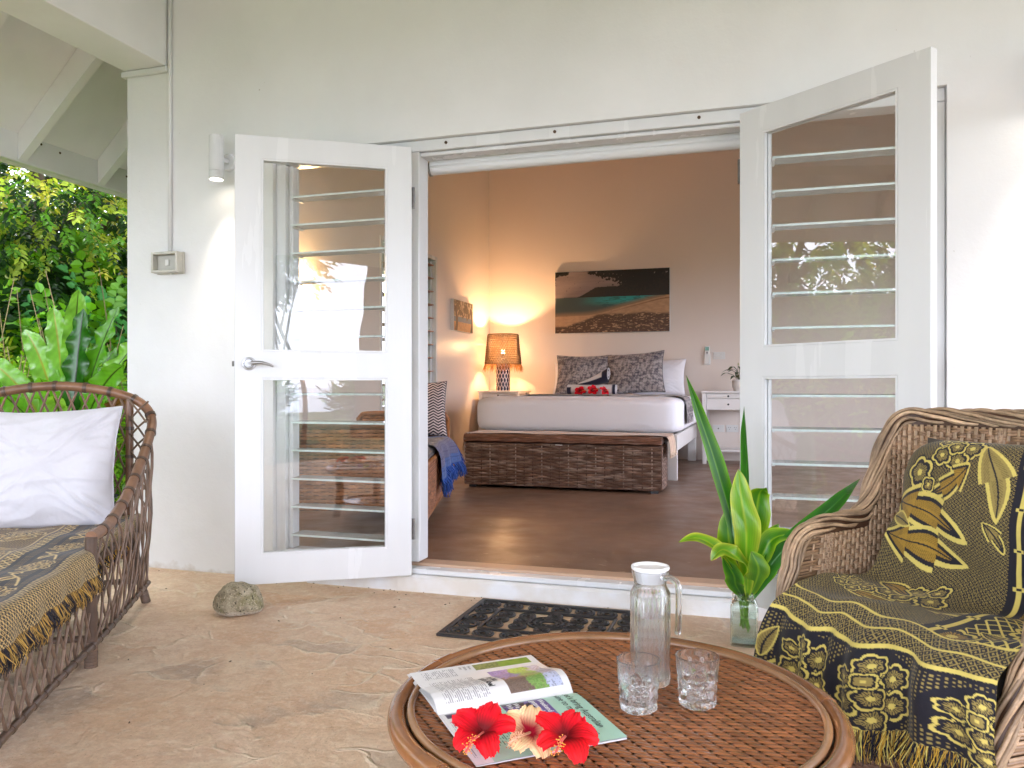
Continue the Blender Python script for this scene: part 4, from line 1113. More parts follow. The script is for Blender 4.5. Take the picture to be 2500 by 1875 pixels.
M['print'] = pmat('satin_canvas_print', (1, 1, 1), 0.45, attr=True)
def beach(U, V):
    n1 = fbm(U * 9 + 3, V * 7 + 2, 5); n2 = fbm(U * 40 + 1, V * 40 + 1, 9); n3 = fbm(U * 46, V * 70, 31, 3)
    C = lerp(srgb(112, 98, 98), srgb(150, 132, 128), fbm(U * 4, V * 18, 3))
    hill = 0.578 + 0.16 * ss(0.18, 0.40, U) + 0.05 * ss(.55, .62, U) + 0.14 * ss(0.62, 1.0, U) + 0.025 * (n2 - .5) * ss(.2, .35, U)
    C = np.where(((V < hill) & (V > 0.5) & (U > .08))[..., None], lerp(srgb(20, 15, 12), srgb(38, 28, 20), n2), C)
    shore = 0.27 + 0.285 * ss(0.05, 1.02, U) ** 1.5 + 0.006 * np.sin(U * 14)
    sea = lerp(srgb(64, 76, 74), srgb(36, 152, 150), ss(0.2, 0.6, U + .1 * n1) * ss(0.40, 0.52, V))
    sea = lerp(sea, np.array(srgb(20, 70, 70)), 0.7 * ss(.52, .6, fbm(U * 18, V * 90, 8)) * ss(.25, .5, U) * ss(.36, .44, V))
    sea = lerp(sea, np.array(srgb(142, 112, 84)), ss(0.09, 0.0, V - shore))
    C = np.where(((V < .575) & (V >= shore))[..., None], sea, C)
    sand = lerp(srgb(196, 158, 122), srgb(160, 124, 92), n2)
    sand = lerp(sand, np.array(srgb(112, 72, 42)), 0.8 * np.exp(-((V - shore + 0.03) / 0.010) ** 2) * ss(.3, .9, U))
    C = np.where(((V < shore) | ((V < 0.575) & (U > 0.965)))[..., None], sand, C)
    edge = 0.09 + 0.21 * ss(0.0, 0.5, U) + 0.07 * (n1 - .5)
    C = lerp(C, lerp(srgb(58, 34, 20), srgb(84, 52, 30), n2), ss(0.03, -.02, V - edge) * ss(.72, .62, n3) * .95)
    lv = fbm(U * 62 + 7, V * 34, 77, 3); dens = ss(.60, 1.02, V + .10 * np.sin(U * 9 + 1.2) * ss(.1, .3, U) + .05 * n1) * ss(.16, .24, np.abs(U - .20) + .12 * ss(.9, .96, V))
    C = lerp(C, np.array(srgb(16, 12, 9)), ss(.02, .10, lv - (.80 - .70 * dens)))
    return C
def small_print(U, V):
    n2 = fbm(U * 26, V * 26, 12); C = lerp(srgb(150, 130, 110), srgb(178, 160, 140), n2)
    C = np.where((V < 0.46)[..., None], lerp(srgb(90, 120, 140), srgb(70, 100, 126), n2), C)
    C = np.where((V < 0.30)[..., None], lerp(srgb(196, 148, 100), srgb(150, 108, 76), n2), C)
    can = (V > 0.55 - 0.25 * np.abs(np.sin(U * 11)) * n2) & (fbm(U * 22 + 3, V * 12, 40) > 0.42)
    C = np.where(can[..., None], lerp(srgb(52, 42, 26), srgb(88, 72, 44), n2), C)
    for cx, ww in ((0.10, 0.055), (0.93, 0.06)):
        C = np.where((np.abs(U - cx - 0.05 * np.sin(V * 5)) < ww * (1.2 - 0.5 * V))[..., None] & (V < 0.8)[..., None], np.array(srgb(52, 38, 28)), C)
    return C
def canvas(name, label, cf, w, h, dep, loc, rotz, res):
    t = thing(name, label, 'picture', loc, rotz)
    mb = MB(); mb.box(-w / 2, w / 2, -dep, 0, -h / 2, h / 2, ch=0.003); mb.build('canvas', pmat('white_canvas', (0.72, 0.70, 0.68), 0.7), t)
    nu = int(res * w / h) if w > h else res; nv = res if w > h else int(res * h / w)
    U, V = np.meshgrid(np.linspace(0, 1, nu), np.linspace(0, 1, nv), indexing='ij')
    P = np.stack([(U - .5) * (w - .008), np.full_like(U, -dep - 0.002), (V - .5) * (h - .008)], 2)
    C = np.broadcast_to(cf(U, V), (nu, nv, 3))
    fast_mesh('print', P.reshape(-1, 3), grid_quads(nu, nv), C.reshape(-1, 3), M['print'], t)
canvas('beach_picture', 'wide canvas photograph of a turquoise beach bay above the bed', beach, 1.43, 0.775, 0.04, (-1.795, 6.248, 2.038), 0, 200)
canvas('small_picture', 'small canvas of shore trees on the left bedroom wall near the lamp', small_print, 0.62, 0.36, 0.04, (-3.398, 5.21, 1.805), PI / 2, 110)

def wall_plate(name, label, cat, x, z, w, h, kind):
    t = thing(name, label, cat, (x, 6.249, z))
    mb = MB(); mb.box(-w / 2, w / 2, -0.010, 0, -h / 2, h / 2, ch=0.003); mb.build('plate', M['plastic'], t)
    if kind == 'switch':
        for i in (-1, 1):
            for j in (-1, 1):
                mb = MB(); mb.box(i * 0.028 - 0.015, i * 0.028 + 0.015, -0.016, -0.010, j * 0.017 - 0.011, j * 0.017 + 0.011, ch=0.002); mb.build('rocker', M['plastic'], t)
    elif kind == 'double':
        for i in (-1, 1):
            for a, dx, dz in ((0.5, -0.010, 0.012), (-0.5, 0.010, 0.012), (0, 0, -0.010)):
                mb = MB(); mb.box(-0.0018, 0.0018, -0.0112, -0.0100, -0.006, 0.006); mb.build('pin_slot', M['black'], t, loc=(i * 0.034 + dx, -0.0006, dz), rot=(0, a, 0))
            mb = MB(); mb.box(i * 0.062 - 0.005, i * 0.062 + 0.005, -0.014, -0.010, 0.015, 0.029, ch=0.002); mb.build('rocker', M['plastic'], t)
    else:
        mb = MB(); mb.lathe([(0.008, 0.003), (0.005, 0.003), (0.005, 0.010), (0, 0.010)], 16); mb.build('socket', M['dark_metal'], t, loc=(0, -0.0095, 0), rot=(PI / 2, 0, 0))
wall_plate('light_switch', 'white four-rocker light switch beside the remote control', 'switch', -0.506, 1.355, 0.135, 0.085, 'switch')
wall_plate('aerial_socket', 'white plate with one round socket under the bedside table drawer', 'socket', -0.515, 0.488, 0.135, 0.085, 'aerial')
wall_plate('power_socket', 'white double power socket beside the round aerial socket', 'socket', -0.355, 0.490, 0.14, 0.085, 'double')
def remote():
    t = thing('remote_control', 'white air conditioner remote with green display in a wall holder', 'remote control', (-0.645, 6.249, 1.36))
    mb = MB(); mb.box(-0.038, 0.038, -0.012, 0, -0.115, 0.02, ch=0.003); mb.build('holder', M['plastic'], t)
    mb = MB(); mb.box(-0.031, 0.031, -0.032, -0.013, -0.105, 0.112, ch=0.006); o = mb.build('body', M['plastic'], t)
    mb = MB(); mb.box(-0.022, 0.022, -0.0345, -0.0325, 0.055, 0.098); mb.build('display', pmat('green_display', srgb(60, 128, 92), 0.2), t)
    mb = MB(); mb.box(-0.006, 0.006, -0.036, -0.0325, 0.018, 0.040, ch=0.002); mb.build('button', M['black'], t)
remote()

def fan():
    t = thing('ceiling_fan', 'ceiling fan with a brown timber blade dipping below the blind', 'ceiling fan', (-1.25, 2.22, 2.86))
    dk = pmat('dark_fan_timber', srgb(96, 52, 32), 0.4, var=0.15, stretch=(1, 12, 1))
    mb = MB(); mb.lathe([(0, 0.10), (0.05, 0.10), (0.09, 0.05), (0.09, 0.0), (0.05, -0.04), (0, -0.05)], 24); mb.build('motor', M['white_wood'], t, smooth=True)
    mb = MB(); mb.tube([(0, 0, 0.1), (0, 0, 1.45)], 0.013, 12); mb.build('down_rod', M['white_wood'], t)
    a0 = math.atan2(2.73 - 2.22, -1.70 + 1.25)
    for k in range(3):
        a = a0 + k * 2 * PI / 3
        n = 14; s = np.linspace(0.10, 0.645, n); w = 0.05 + 0.022 * np.sin(np.linspace(0.2, 2.6, n)); w[-1] *= 0.45; w[-2] *= 0.85
        top = []
        P = np.zeros((n, 2, 3))
        for i in range(n):
            for j, sg in enumerate((-1, 1)): P[i, j] = (s[i], sg * w[i], -0.035 - 0.04 * (s[i] - .1) + 0.28 * sg * w[i])
        mb = MB(); mb.grid(P); Q = P.copy(); Q[..., 2] -= 0.008; mb.grid(Q, flip=True)
        e1 = np.vstack([P[:, 0], P[::-1, 1]]); e2 = np.vstack([Q[:, 0], Q[::-1, 1]]); m_ = len(e1)
        mb.add(np.vstack([e1, e2]), [(i, (i + 1) % m_, m_ + (i + 1) % m_, m_ + i) for i in range(m_)])
        mb.build('blade', dk, t, rot=(0, 0, a))
fan()

M['leaf'] = leaf_mat('broad_leaf')
def simple_leaf(mb, base, d, l, w, col, droop=0.3, n=7, up=(0, 0, 1)):
    base = np.array(base, float); d = np.array(d, float); d /= np.linalg.norm(d)
    s = np.cross(d, np.array(up, float)); s /= np.linalg.norm(s) + 1e-9
    nn = np.cross(s, d)
    t = np.linspace(0, 1, n)
    ww = w * np.sin(np.clip(t, 0.02, .985) ** 0.8 * PI)
    c = base + d * l * t[:, None] + np.array([0, 0, -1.]) * (droop * l * t ** 2)[:, None]
    P = np.stack([c - s * ww[:, None] + nn * ww[:, None] * .3, c, c + s * ww[:, None] + nn * ww[:, None] * .3], 1)
    mb.grid(P, np.array(col))
def pot_plant():
    t = thing('potted_plant', 'small dark-leaved plant in a white pot on the right bedside table', 'plant', (-0.27, 5.95, FZ + 0.825))
    mb = MB(); mb.lathe([(0, 0), (0.055, 0), (0.078, 0.05), (0.08, 0.10), (0.072, 0.13), (0.066, 0.13), (0.07, 0.10), (0.0, 0.095)], 28); mb.build('pot', M['white_wood'], t, smooth=True, auto=40)
    mb = MB()
    for k in range(16):
        a = k * 2.4; r = random.uniform(0.05, 0.17); z = 0.13 + random.uniform(0.04, 0.15)
        p = (r * math.cos(a), r * math.sin(a), z)
        mb.tube([(0, 0, 0.10), (p[0] * .5, p[1] * .5, z * .9), p], 0.003, 5, col=srgb(60, 80, 40))
        simple_leaf(mb, p, (math.cos(a), math.sin(a), 0.1), random.uniform(.08, .12), 0.024, np.array(srgb(62, 84, 44)) * random.uniform(.6, 1.2), 0.5)
    mb.tube([(0, 0, .1), (-.02, 0, .2), (-.01, 0, .30)], 0.003, 5, col=srgb(90, 110, 60)); mb.lathe([(0, 0), (0.008, .015), (0, .04)], 8, (-.01, 0, .29), col=srgb(150, 160, 110))
    mb.build('foliage', M['leaf'], t, smooth=True)
pot_plant()

# ------------------------------------------------------------------ daybed along the left side of the bedroom
def daybed():
    A, B = np.array([-1.775, 0.44]), np.array([-2.375, 2.34])          # right long side, near leg to far leg
    ang = math.atan2(B[1] - A[1], B[0] - A[0]) - PI / 2                 # local +y runs from near to far
    t = thing('cane_daybed', 'cane daybed with woven sides behind the left door jamb', 'daybed', (A[0], A[1], FZ), ang)
    L_ = float(np.linalg.norm(B - A)); Wd = 0.72
    rat = srgb(150, 96, 56)
    for x in (-0.02, -Wd):
        for y in (0.0, L_):
            top = 0.63
            mb = MB(); mb.tube([(x, y, 0.02), (x, y, top)], 0.020, 12, col=streaks(2, rat, .1)); mb.lathe([(0, 0), (0.018, 0), (0.024, 0.012), (0.022, 0.03), (0, .03)], 12, (x, y, 0), col=srgb(120, 80, 50)); mb.build('leg', M['cane'], t, smooth=True)
    for y in (0.0, L_):
        e = MB(); p = catmull([(-0.02, y, 0.60), (-0.035, y, 0.64), (-0.10, y, 0.66), (-Wd + .1, y, 0.66), (-Wd + .02, y, 0.64), (-Wd, y, 0.60)], 30)
        e.tube(p, 0.021, 12, col=streaks(30, rat, .12)); pn = e.build('end_rail', M['cane'], t, smooth=True)
        mb = MB(); mb.box(-Wd + .02, -.04, y - .006, y + .006, 0.20, 0.645, col=srgb(60, 38, 24))
        def sf(s, r, y=y): return np.stack([-Wd + .03 + s * (Wd - .08) / 16, np.full_like(s, y - .012), np.full_like(s, r)], 1), np.tile([0, -1., 0], (len(s), 1))
        weave_rows(mb, sf, np.arange(0.21, 0.64, 0.02), 16, 0.020, 0.006, srgb(168, 112, 70), 5)
        o = mb.build('end_weave', M['attr_rough'], pn, smooth=True); o['kind'] = 'stuff'
    mb = MB(); mb.box(-.035, -.02, 0.02, L_ - .02, 0.10, 0.40, col=srgb(74, 46, 30))
    def sf(s, r): return np.stack([np.full_like(s, -.012), .02 + s * (L_ - .04) / 60, np.full_like(s, r)], 1), np.tile([1., 0, 0], (len(s), 1))
    weave_rows(mb, sf, np.arange(0.11, 0.40, 0.016), 60, 0.016, 0.005, srgb(140, 90, 58), 5)
    o = mb.build('side_weave', M['attr_rough'], t, smooth=True); o['kind'] = 'stuff'
    for z in (0.09, 0.405):
        mb = MB(); mb.tube([(-.02, 0, z), (-.02, L_, z)], 0.016, 10, col=rat); mb.build('side_rail', M['cane'], t, smooth=True)
    mb = MB(); mb.box(-Wd + .02, -.03, .03, L_ - .03, 0.36, 0.475, ch=.04, col=srgb(86, 74, 70)); mb.build('seat_pad', M['attr_cloth'], t)
    R = Matrix.Rotation(ang, 3, 'Z')
    def wl_(x, y, z): v = R @ Vector((x, y, z)); return (A[0] + v.x, A[1] + v.y, FZ + v.z)
    # throw with blue fringe
    c = thing('daybed_throw', 'dark patterned throw with long blue fringe hanging off the daybed', 'throw', (A[0], A[1], FZ), ang)
    nu, nv = 150, 170
    u = np.linspace(0, 1, nu); yv = np.linspace(0.95, 1.86, nv)
    prof = even(catmull([(-0.62, 0, .486), (-0.3, 0, .488), (-0.06, 0, .486), (-0.005, 0, .47), (0.02, 0, .43), (0.028, 0, .36), (0.032, 0, .30)], 80), n=nu)
    P = np.repeat(prof[:, None], nv, 1); P[..., 1] = yv[None]
    U = np.linspace(0, 0.86, nu)[:, None] + 0 * yv[None]; V = (yv - .95)[None] + 0 * U
    P[..., 0] += 0.02 * np.sin(V * 16) * ss(.6, .86, U) + 0.05 * ss(.55, .86, U) * ss(.5, .9, V); P[..., 2] += 0.004 * np.sin(U * 24 + V * 13) - 0.05 * ss(.6, .86, U) * ss(.25, .0, V)
    base = lerp(srgb(56, 50, 54), srgb(96, 82, 78), fbm(U * 8, V * 8, 51)); r = fbm(U * 14 + 2, V * 14, 61)
    base = np.where((np.abs(r - 0.5) < 0.018)[..., None], np.array(srgb(170, 150, 132)), base)
    edge = np.maximum(ss(.62, .66, U), np.maximum(ss(.80, .83, V), 0))
    dots = ((np.sin(U * 420) * np.sin(V * 420)) > 0.1)
    bandc = np.where(dots[..., None], np.array(srgb(128, 124, 148)), np.array(srgb(52, 54, 92)))
    C = lerp(base, bandc, edge)
    C = np.where(((U > .78) | (V > .87))[..., None], np.where(dots[..., None], np.array(srgb(92, 120, 170)), np.array(srgb(26, 52, 110))), C)
    MB().grid(P, C).build('cloth', M['attr_cloth'], c, smooth=True)
    mb = MB(); blue = np.array(srgb(34, 74, 148))
    def strand(q, out, l):
        k = random.gauss(0, .012)
        mb.tube([q, q + np.array([out[0] * .4 + k, out[1] * .4 + k, -l * .45]), q + np.array([out[0] * .5 + k * 1.6 + random.gauss(0, .006), out[1] * .5 + random.gauss(0, .008), -l])], [0.0035, .0033, .0022], 4, col=blue * random.uniform(.5, 1.5))
    for k in range(360):
        j = random.randint(0, nv - 1); strand(P[-1, j], (.03, 0), random.uniform(.07, .12))
    for k in range(200):
        j = random.randint(20, nu - 1); strand(P[j, -1], (0.0, .05), random.uniform(.06, .10))
    o = mb.build('fringe', M['attr_cloth'], c); o['kind'] = 'stuff'
    def chev(u, v):
        k = ((v / 0.022 + np.abs(((u / 0.075) % 1) - .5) * 2 * 1.0) % 1) < .45
        return np.where(k[..., None], np.array(srgb(222, 204, 196)), np.array(srgb(48, 32, 38)))
    cushion('chevron_cushion', 'dark cushion with white zigzag stripes on the daybed', 'cushion', wl_(-0.235, 1.90, .70), (math.radians(-12), 0, ang + .12), 0.44, 0.44, 0.15, chev, n=130, amp=.006)
    bk = MB(); bk.box(-.10, .10, -.14, .14, 0, .008, ch=.002); o = bk.build('open_book', pmat('book_cover', srgb(170, 140, 120), .5), loc=wl_(-.30, 1.50, .497), rot=(0, 0.02, ang + .5))
    props(o, 'thin booklet lying on the dark daybed throw', 'booklet')
daybed()

def wall_bowl():
    t = thing('wall_lamp', 'lit bowl lamp on the bedroom wall glowing through the left door glass', 'wall lamp', (-3.398, 1.80, 1.66))
    g = bpy.data.materials.new('warm_bowl_glow'); nt, N, L, b, out = nodes(g)
    b.inputs['Base Color'].default_value = (.8, .7, .55, 1); b.inputs['Emission Color'].default_value = (1, .74, .42, 1); b.inputs['Emission Strength'].default_value = 3.0
    mb = MB(); th = np.linspace(-PI / 2, PI / 2, 24); ph = np.linspace(0, PI / 2, 12); T, P_ = np.meshgrid(th, ph, indexing='ij')
    G = np.stack([.11 * np.cos(P_) * np.cos(T), .14 * np.cos(P_) * np.sin(T), -.07 * np.sin(P_) + .03], 2); mb.grid(G); mb.build('bowl', g, t, smooth=True)
    mb = MB(); mb.box(0, .012, -.06, .06, -.05, .03, ch=.003); mb.build('back_plate', M['white_wood'], t)
    ld = bpy.data.lights.new('bowl_light', 'POINT'); ld.energy = 4; ld.color = (1.0, .62, .27); ld.shadow_soft_size = .05
    lo = bpy.data.objects.new('bowl_light', ld); COL.objects.link(lo); lo.parent = t; lo.location = (.10, 0, .10)
wall_bowl()

# ------------------------------------------------------------------ printed throws
def paint(C, mask, col): C[mask] = col
def m_leaf(C, U, V, cx, cy, ang, L_, Wd, cols, lobes=3, veins=True):
    """serrated leaf motif: outline, dark band, shaded inside, vein"""
    out, band, ins, vein = cols
    x = (U - cx) * math.cos(ang) + (V - cy) * math.sin(ang); y = -(U - cx) * math.sin(ang) + (V - cy) * math.cos(ang)
    s = x / L_
    y = y + 0.10 * L_ * np.sin(np.clip(s, 0, 1) * PI)
    w = Wd * np.sin(np.clip(s, 0, 1) ** 0.75 * PI) ** 0.8 * (0.74 + 0.42 * ((s * lobes) % 1) ** 1.2)
    d = np.where((s > 0) & (s < 1), w - np.abs(y), -1)
    k = Wd
    paint(C, d > 0, out); paint(C, d > 0.22 * k, band); paint(C, d > 0.40 * k, ins)
    sh = (d > 0.40 * k) & (np.sin((np.abs(y) * 1.0 - x) * 900) > 0.2) & (d < 0.75 * k)
    paint(C, sh, np.array(ins) * 0.55)
    if veins: paint(C, (d > 0.25 * k) & (np.abs(y) < 0.0022), vein)
def m_blob(C, U, V, cx, cy, r, n, cols, ph=0.0, sc=0.12, hatch=True):
    x, y = U - cx, V - cy; a = np.arctan2(y, x)
    R = r * (1 - sc + sc * np.abs(np.sin(n * a / 2 + ph)) * 2 - sc * 0.4)
    q = np.hypot(x, y) / R
    paint(C, q < 1.08, cols[1]); paint(C, q < 0.96, cols[0]); paint(C, q < 0.78, cols[1]); paint(C, q < 0.56, cols[2])
    if hatch: paint(C, (q < 0.56) & (np.sin(a * 22) > 0.35), np.array(cols[1]))
    paint(C, q < 0.20, cols[0])
def m_peony(C, U, V, cx, cy, s, cols, ang=0.0, dark=True):
    ca, sa = math.cos(ang), math.sin(ang)
    def at(dx, dy): return cx + s * (dx * ca - dy * sa), cy + s * (dx * sa + dy * ca)
    if dark: paint(C, np.hypot(U - cx, V - cy) < s * 1.12, cols[1])
    for dx, dy, r, n in ((0.1, -0.62, 0.42, 7), (0.62, -0.12, 0.44, 7), (0.55, 0.52, 0.42, 6), (-0.08, 0.66, 0.40, 6), (-0.58, 0.15, 0.34, 6), (-0.50, -0.48, 0.34, 6)):
        m_blob(C, U, V, *at(dx, dy), s * r, n, cols, ph=dx * 5)
    m_blob(C, U, V, *at(0.12, 0.12), s * 0.36, 5, cols); m_blob(C, U, V, *at(-0.28, -0.12), s * 0.25, 4, cols, hatch=False)
def m_line(C, U, V, pts, w, col):
    P = even(catmull([(a, b_, 0) for a, b_ in pts], 40), n=40)[:, :2]
    for i in range(39):
        a, b_ = P[i], P[i + 1]; ab = b_ - a; t = np.clip(((U - a[0]) * ab[0] + (V - a[1]) * ab[1]) / (ab.dot(ab) + 1e-12), 0, 1)
        paint(C, np.hypot(U - a[0] - t * ab[0], V - a[1] - t * ab[1]) < w, col)
def lattice(U, V, a, b_, lw, line, fill, dot=None):
    f1 = (U / a + V / b_) % 1; f2 = (U / a - V / b_) % 1
    C = np.empty(U.shape + (3,)); C[:] = fill
    C[(f1 < lw) | (f2 < lw)] = line
    if dot is not None: C[(np.abs(f1 - .5 - lw / 2) < .16) & (np.abs(f2 - .5 - lw / 2) < .16)] = dot
    return C
NAVY, YEL, GOLD, TAN = (np.array(srgb(*c)) for c in ((16, 14, 28), (206, 188, 98), (158, 124, 40), (146, 128, 70)))

def throw_right(U, V):
    C = lattice(U, V, 0.0125, 0.0095, 0.33, NAVY, TAN, NAVY)
    pc = (YEL, NAVY, TAN); lc = (YEL, NAVY, GOLD, NAVY)
    # back: blossom with leaves, bud, two big leaves
    m_peony(C, U / 1.2, V, 0.20 / 1.2, 0.050, 0.080, pc, 0.5, dark=False)
    m_leaf(C, U, V, 0.30, 0.05, 1.25, 0.22, 0.044, (YEL, TAN, TAN, NAVY), 2); m_leaf(C, U, V, 0.27, 0.11, 2.5, 0.17, 0.038, lc, 3)
    m_leaf(C, U, V, 0.02, 0.03, -0.5, 0.10, 0.022, lc, 2)
    m_line(C, U, V, [(0.0, 0.27), (0.05, 0.23), (0.085, 0.18)], 0.004, YEL); m_blob(C, U, V, 0.095, 0.150, 0.048, 5, (YEL, NAVY, TAN)); m_blob(C, U, V, 0.135, 0.182, 0.024, 4, (YEL, NAVY, TAN))
    m_leaf(C, U, V, -0.01, 0.250, 0.24, 0.31, 0.062, lc, 3); m_leaf(C, U, V, -0.01, 0.365, 0.12, 0.30, 0.062, lc, 3)
    m_leaf(C, U, V, 0.0, 0.30, 0.05, 0.10, 0.026, (YEL, TAN, TAN, NAVY), 1)
    m_leaf(C, U, V, 0.33, 0.26, 0.9, 0.10, 0.02, (YEL, NAVY, TAN, NAVY), 2)
    # seat: blossoms and long leaves
    m_peony(C, U, V, 0.20, 0.55, 0.10, pc, 1.4, dark=False); m_leaf(C, U, V, 0.05, 0.50, 0.3, 0.16, 0.032, lc, 2); m_leaf(C, U, V, 0.30, 0.62, 0.2, 0.14, 0.03, (YEL, TAN, TAN, NAVY), 2)
    m_leaf(C, U, V, 0.08, 0.66, -0.1, 0.18, 0.03, lc, 3); m_peony(C, U, V, 0.05, 0.60, 0.06, pc, 0.2, dark=False)
    # border up the right side
    k = (U > 0.405) & (V < 0.80)
    inner = lattice(U, V, 0.03, 0.03, 0.16, YEL, NAVY)
    inner2 = inner.copy()
    for i in range(6):
        m_blob(inner2, U, V, 0.52 + 0.045 * (-1) ** i, 0.06 + 0.14 * i, 0.055, 10, (YEL, NAVY, GOLD), ph=i); m_leaf(inner2, U, V, 0.48, 0.12 + 0.14 * i, 0.4 * (-1) ** i, 0.09, 0.018, (YEL, NAVY, TAN, NAVY), 2)
    C[k] = inner2[k]
    C[k & (U < 0.452)] = NAVY; C[k & (U > 0.424) & (U < 0.436)] = YEL
    C[k & (np.abs(U - 0.430) < 0.013) & (((V / 0.105) % 1) < 0.09)] = YEL; C[k & (np.abs(U - 0.430) < 0.006) & (np.abs(((V / 0.105) % 1) - 0.045) < 0.03)] = NAVY
    # chain band along the front edge of the seat
    k = (V > 0.775) & (V < 0.875)
    band = lattice(U, V, 0.019, 0.0215, 0.17, TAN, NAVY, TAN); C[k] = band[k]
    C[(np.abs(V - 0.778) < 0.0025) | (np.abs(V - 0.868) < 0.0045) | (np.abs(V - 0.820) < 0.0025)] = YEL; C[np.abs(V - 0.879) < 0.004] = NAVY
    # hanging front: dotted navy with two blossoms, then net, then edge
    k = V > 0.883
    dots = np.empty(C.shape); dots[:] = NAVY
    a_, b_ = (U / 0.0095) % 1, (V / 0.0095 + 0.5 * (np.floor(U / 0.0095) % 2)) % 1
    dots[(np.abs(a_ - .5) < .24) & (np.abs(b_ - .5) < .24)] = TAN
    m_line(dots, U, V, [(0.005, 1.03), (0.04, 1.005), (0.08, 0.985)], 0.004, YEL); m_leaf(dots, U, V, 0.012, 1.00, -1.25, 0.09, 0.022, (YEL, TAN, TAN, NAVY), 1); m_leaf(dots, U, V, 0.03, 1.01, 0.9, 0.05, 0.015, (YEL, NAVY, TAN, NAVY), 1)
    m_peony(dots, U / 1.35, V, 0.150 / 1.35, 0.964, 0.074, pc, 0.7); m_peony(dots, U / 1.35, V, 0.365 / 1.35, 0.966, 0.078, pc, 0.75); m_peony(dots, U / 1.35, V, 0.60 / 1.35, 0.97, 0.069, pc, 0.75)
    C[k] = dots[k]
    net = lattice(U, V, 0.021, 0.026, 0.17, YEL, NAVY)
    k = V > 1.045; C[k] = net[k]
    return C

def throw_left(U, V):
    NV, CR, GD = (np.array(srgb(*c)) for c in ((26, 22, 26), (208, 178, 116), (164, 130, 72)))
    pc = (CR, NV, GD); lc = (CR, NV, GD, NV)
    C = lattice(U, V, 0.010, 0.010, 0.3, NV, GD * 0.8)
    for i in range(7):
        m_peony(C, U, V, 0.44 + 0.14 * (i % 2), 0.08 + 0.20 * i, 0.09, pc, i * 0.7, dark=False); m_leaf(C, U, V, 0.36, 0.14 + 0.20 * i, 0.5, 0.15, 0.03, lc, 3)
    k = U < 0.345; C[k] = np.array(srgb(96, 82, 70)); C[k & (((U / 0.004) % 1) < .4)] = CR * .8
    k = U < 0.325; ch = lattice(U, V, 0.03, 0.04, 0.2, CR, NV, GD); C[k] = ch[k]
    k = U < 0.285; C[k] = NV; C[k & (((V / 0.0035) % 1) < .35)] = NV * 1.6
    k = U < 0.270
    z = np.empty(C.shape); z[:] = NV
    z[((U / 0.006) % 1 < .3) & ((V / 0.006) % 1 < .4)] = GD * .7
    for i in range(5):
        y = 0.10 + 0.33 * i
        m_peony(z, U, V, 0.19, y, 0.058, pc, 0.9 + i, dark=False)
        m_line(z, U, V, [(0.17, y + .04), (0.21, y + .12), (0.17, y + .19), (0.15, y + .27)], 0.0035, CR)
        m_leaf(z, U, V, 0.19, y + .12, -0.7, 0.06, 0.02, (CR, CR, GD, NV), 1); m_leaf(z, U, V, 0.18, y + .17, 0.9, 0.06, 0.02, (CR, CR, GD, NV), 1)
    C[k] = z[k]
    k = U < 0.115; n_ = lattice(U, V, 0.017, 0.017, 0.22, CR, NV); C[k] = n_[k]
    return C
M['throw'] = pmat('jacquard_throw', (1, 1, 1), 0.85, attr=True, var=0.05, vscale=120, bump=0.3, bscale=520, bdist=0.002, sheen=0.1)

def fringe(mb, pts, out, n, l, cols, r=0.0016, spread=0.006, lay=None):
    P = np.array(pts)
    for k in range(n):
        t = random.random() * (len(P) - 1); i = int(t); q = P[i] * (1 - t + i) + P[min(i + 1, len(P) - 1)] * (t - i)
        ll = l * random.uniform(.75, 1.12); a = random.gauss(0, spread); b_ = random.gauss(0, spread)
        o = np.array(out) * random.uniform(.2, 1.0)
        mb.tube([q, q + np.array([a * .6, b_ * .6, -ll * .35]) + o * .6, q + np.array([a * 1.3, b_ * 1.3, -ll * .7]) + o, q + np.array([a * 1.0 + random.gauss(0, .003), b_, -ll]) + o * .9], [r, r, r, r * .7], 4, col=cols[random.randrange(len(cols))] * random.uniform(.7, 1.2))

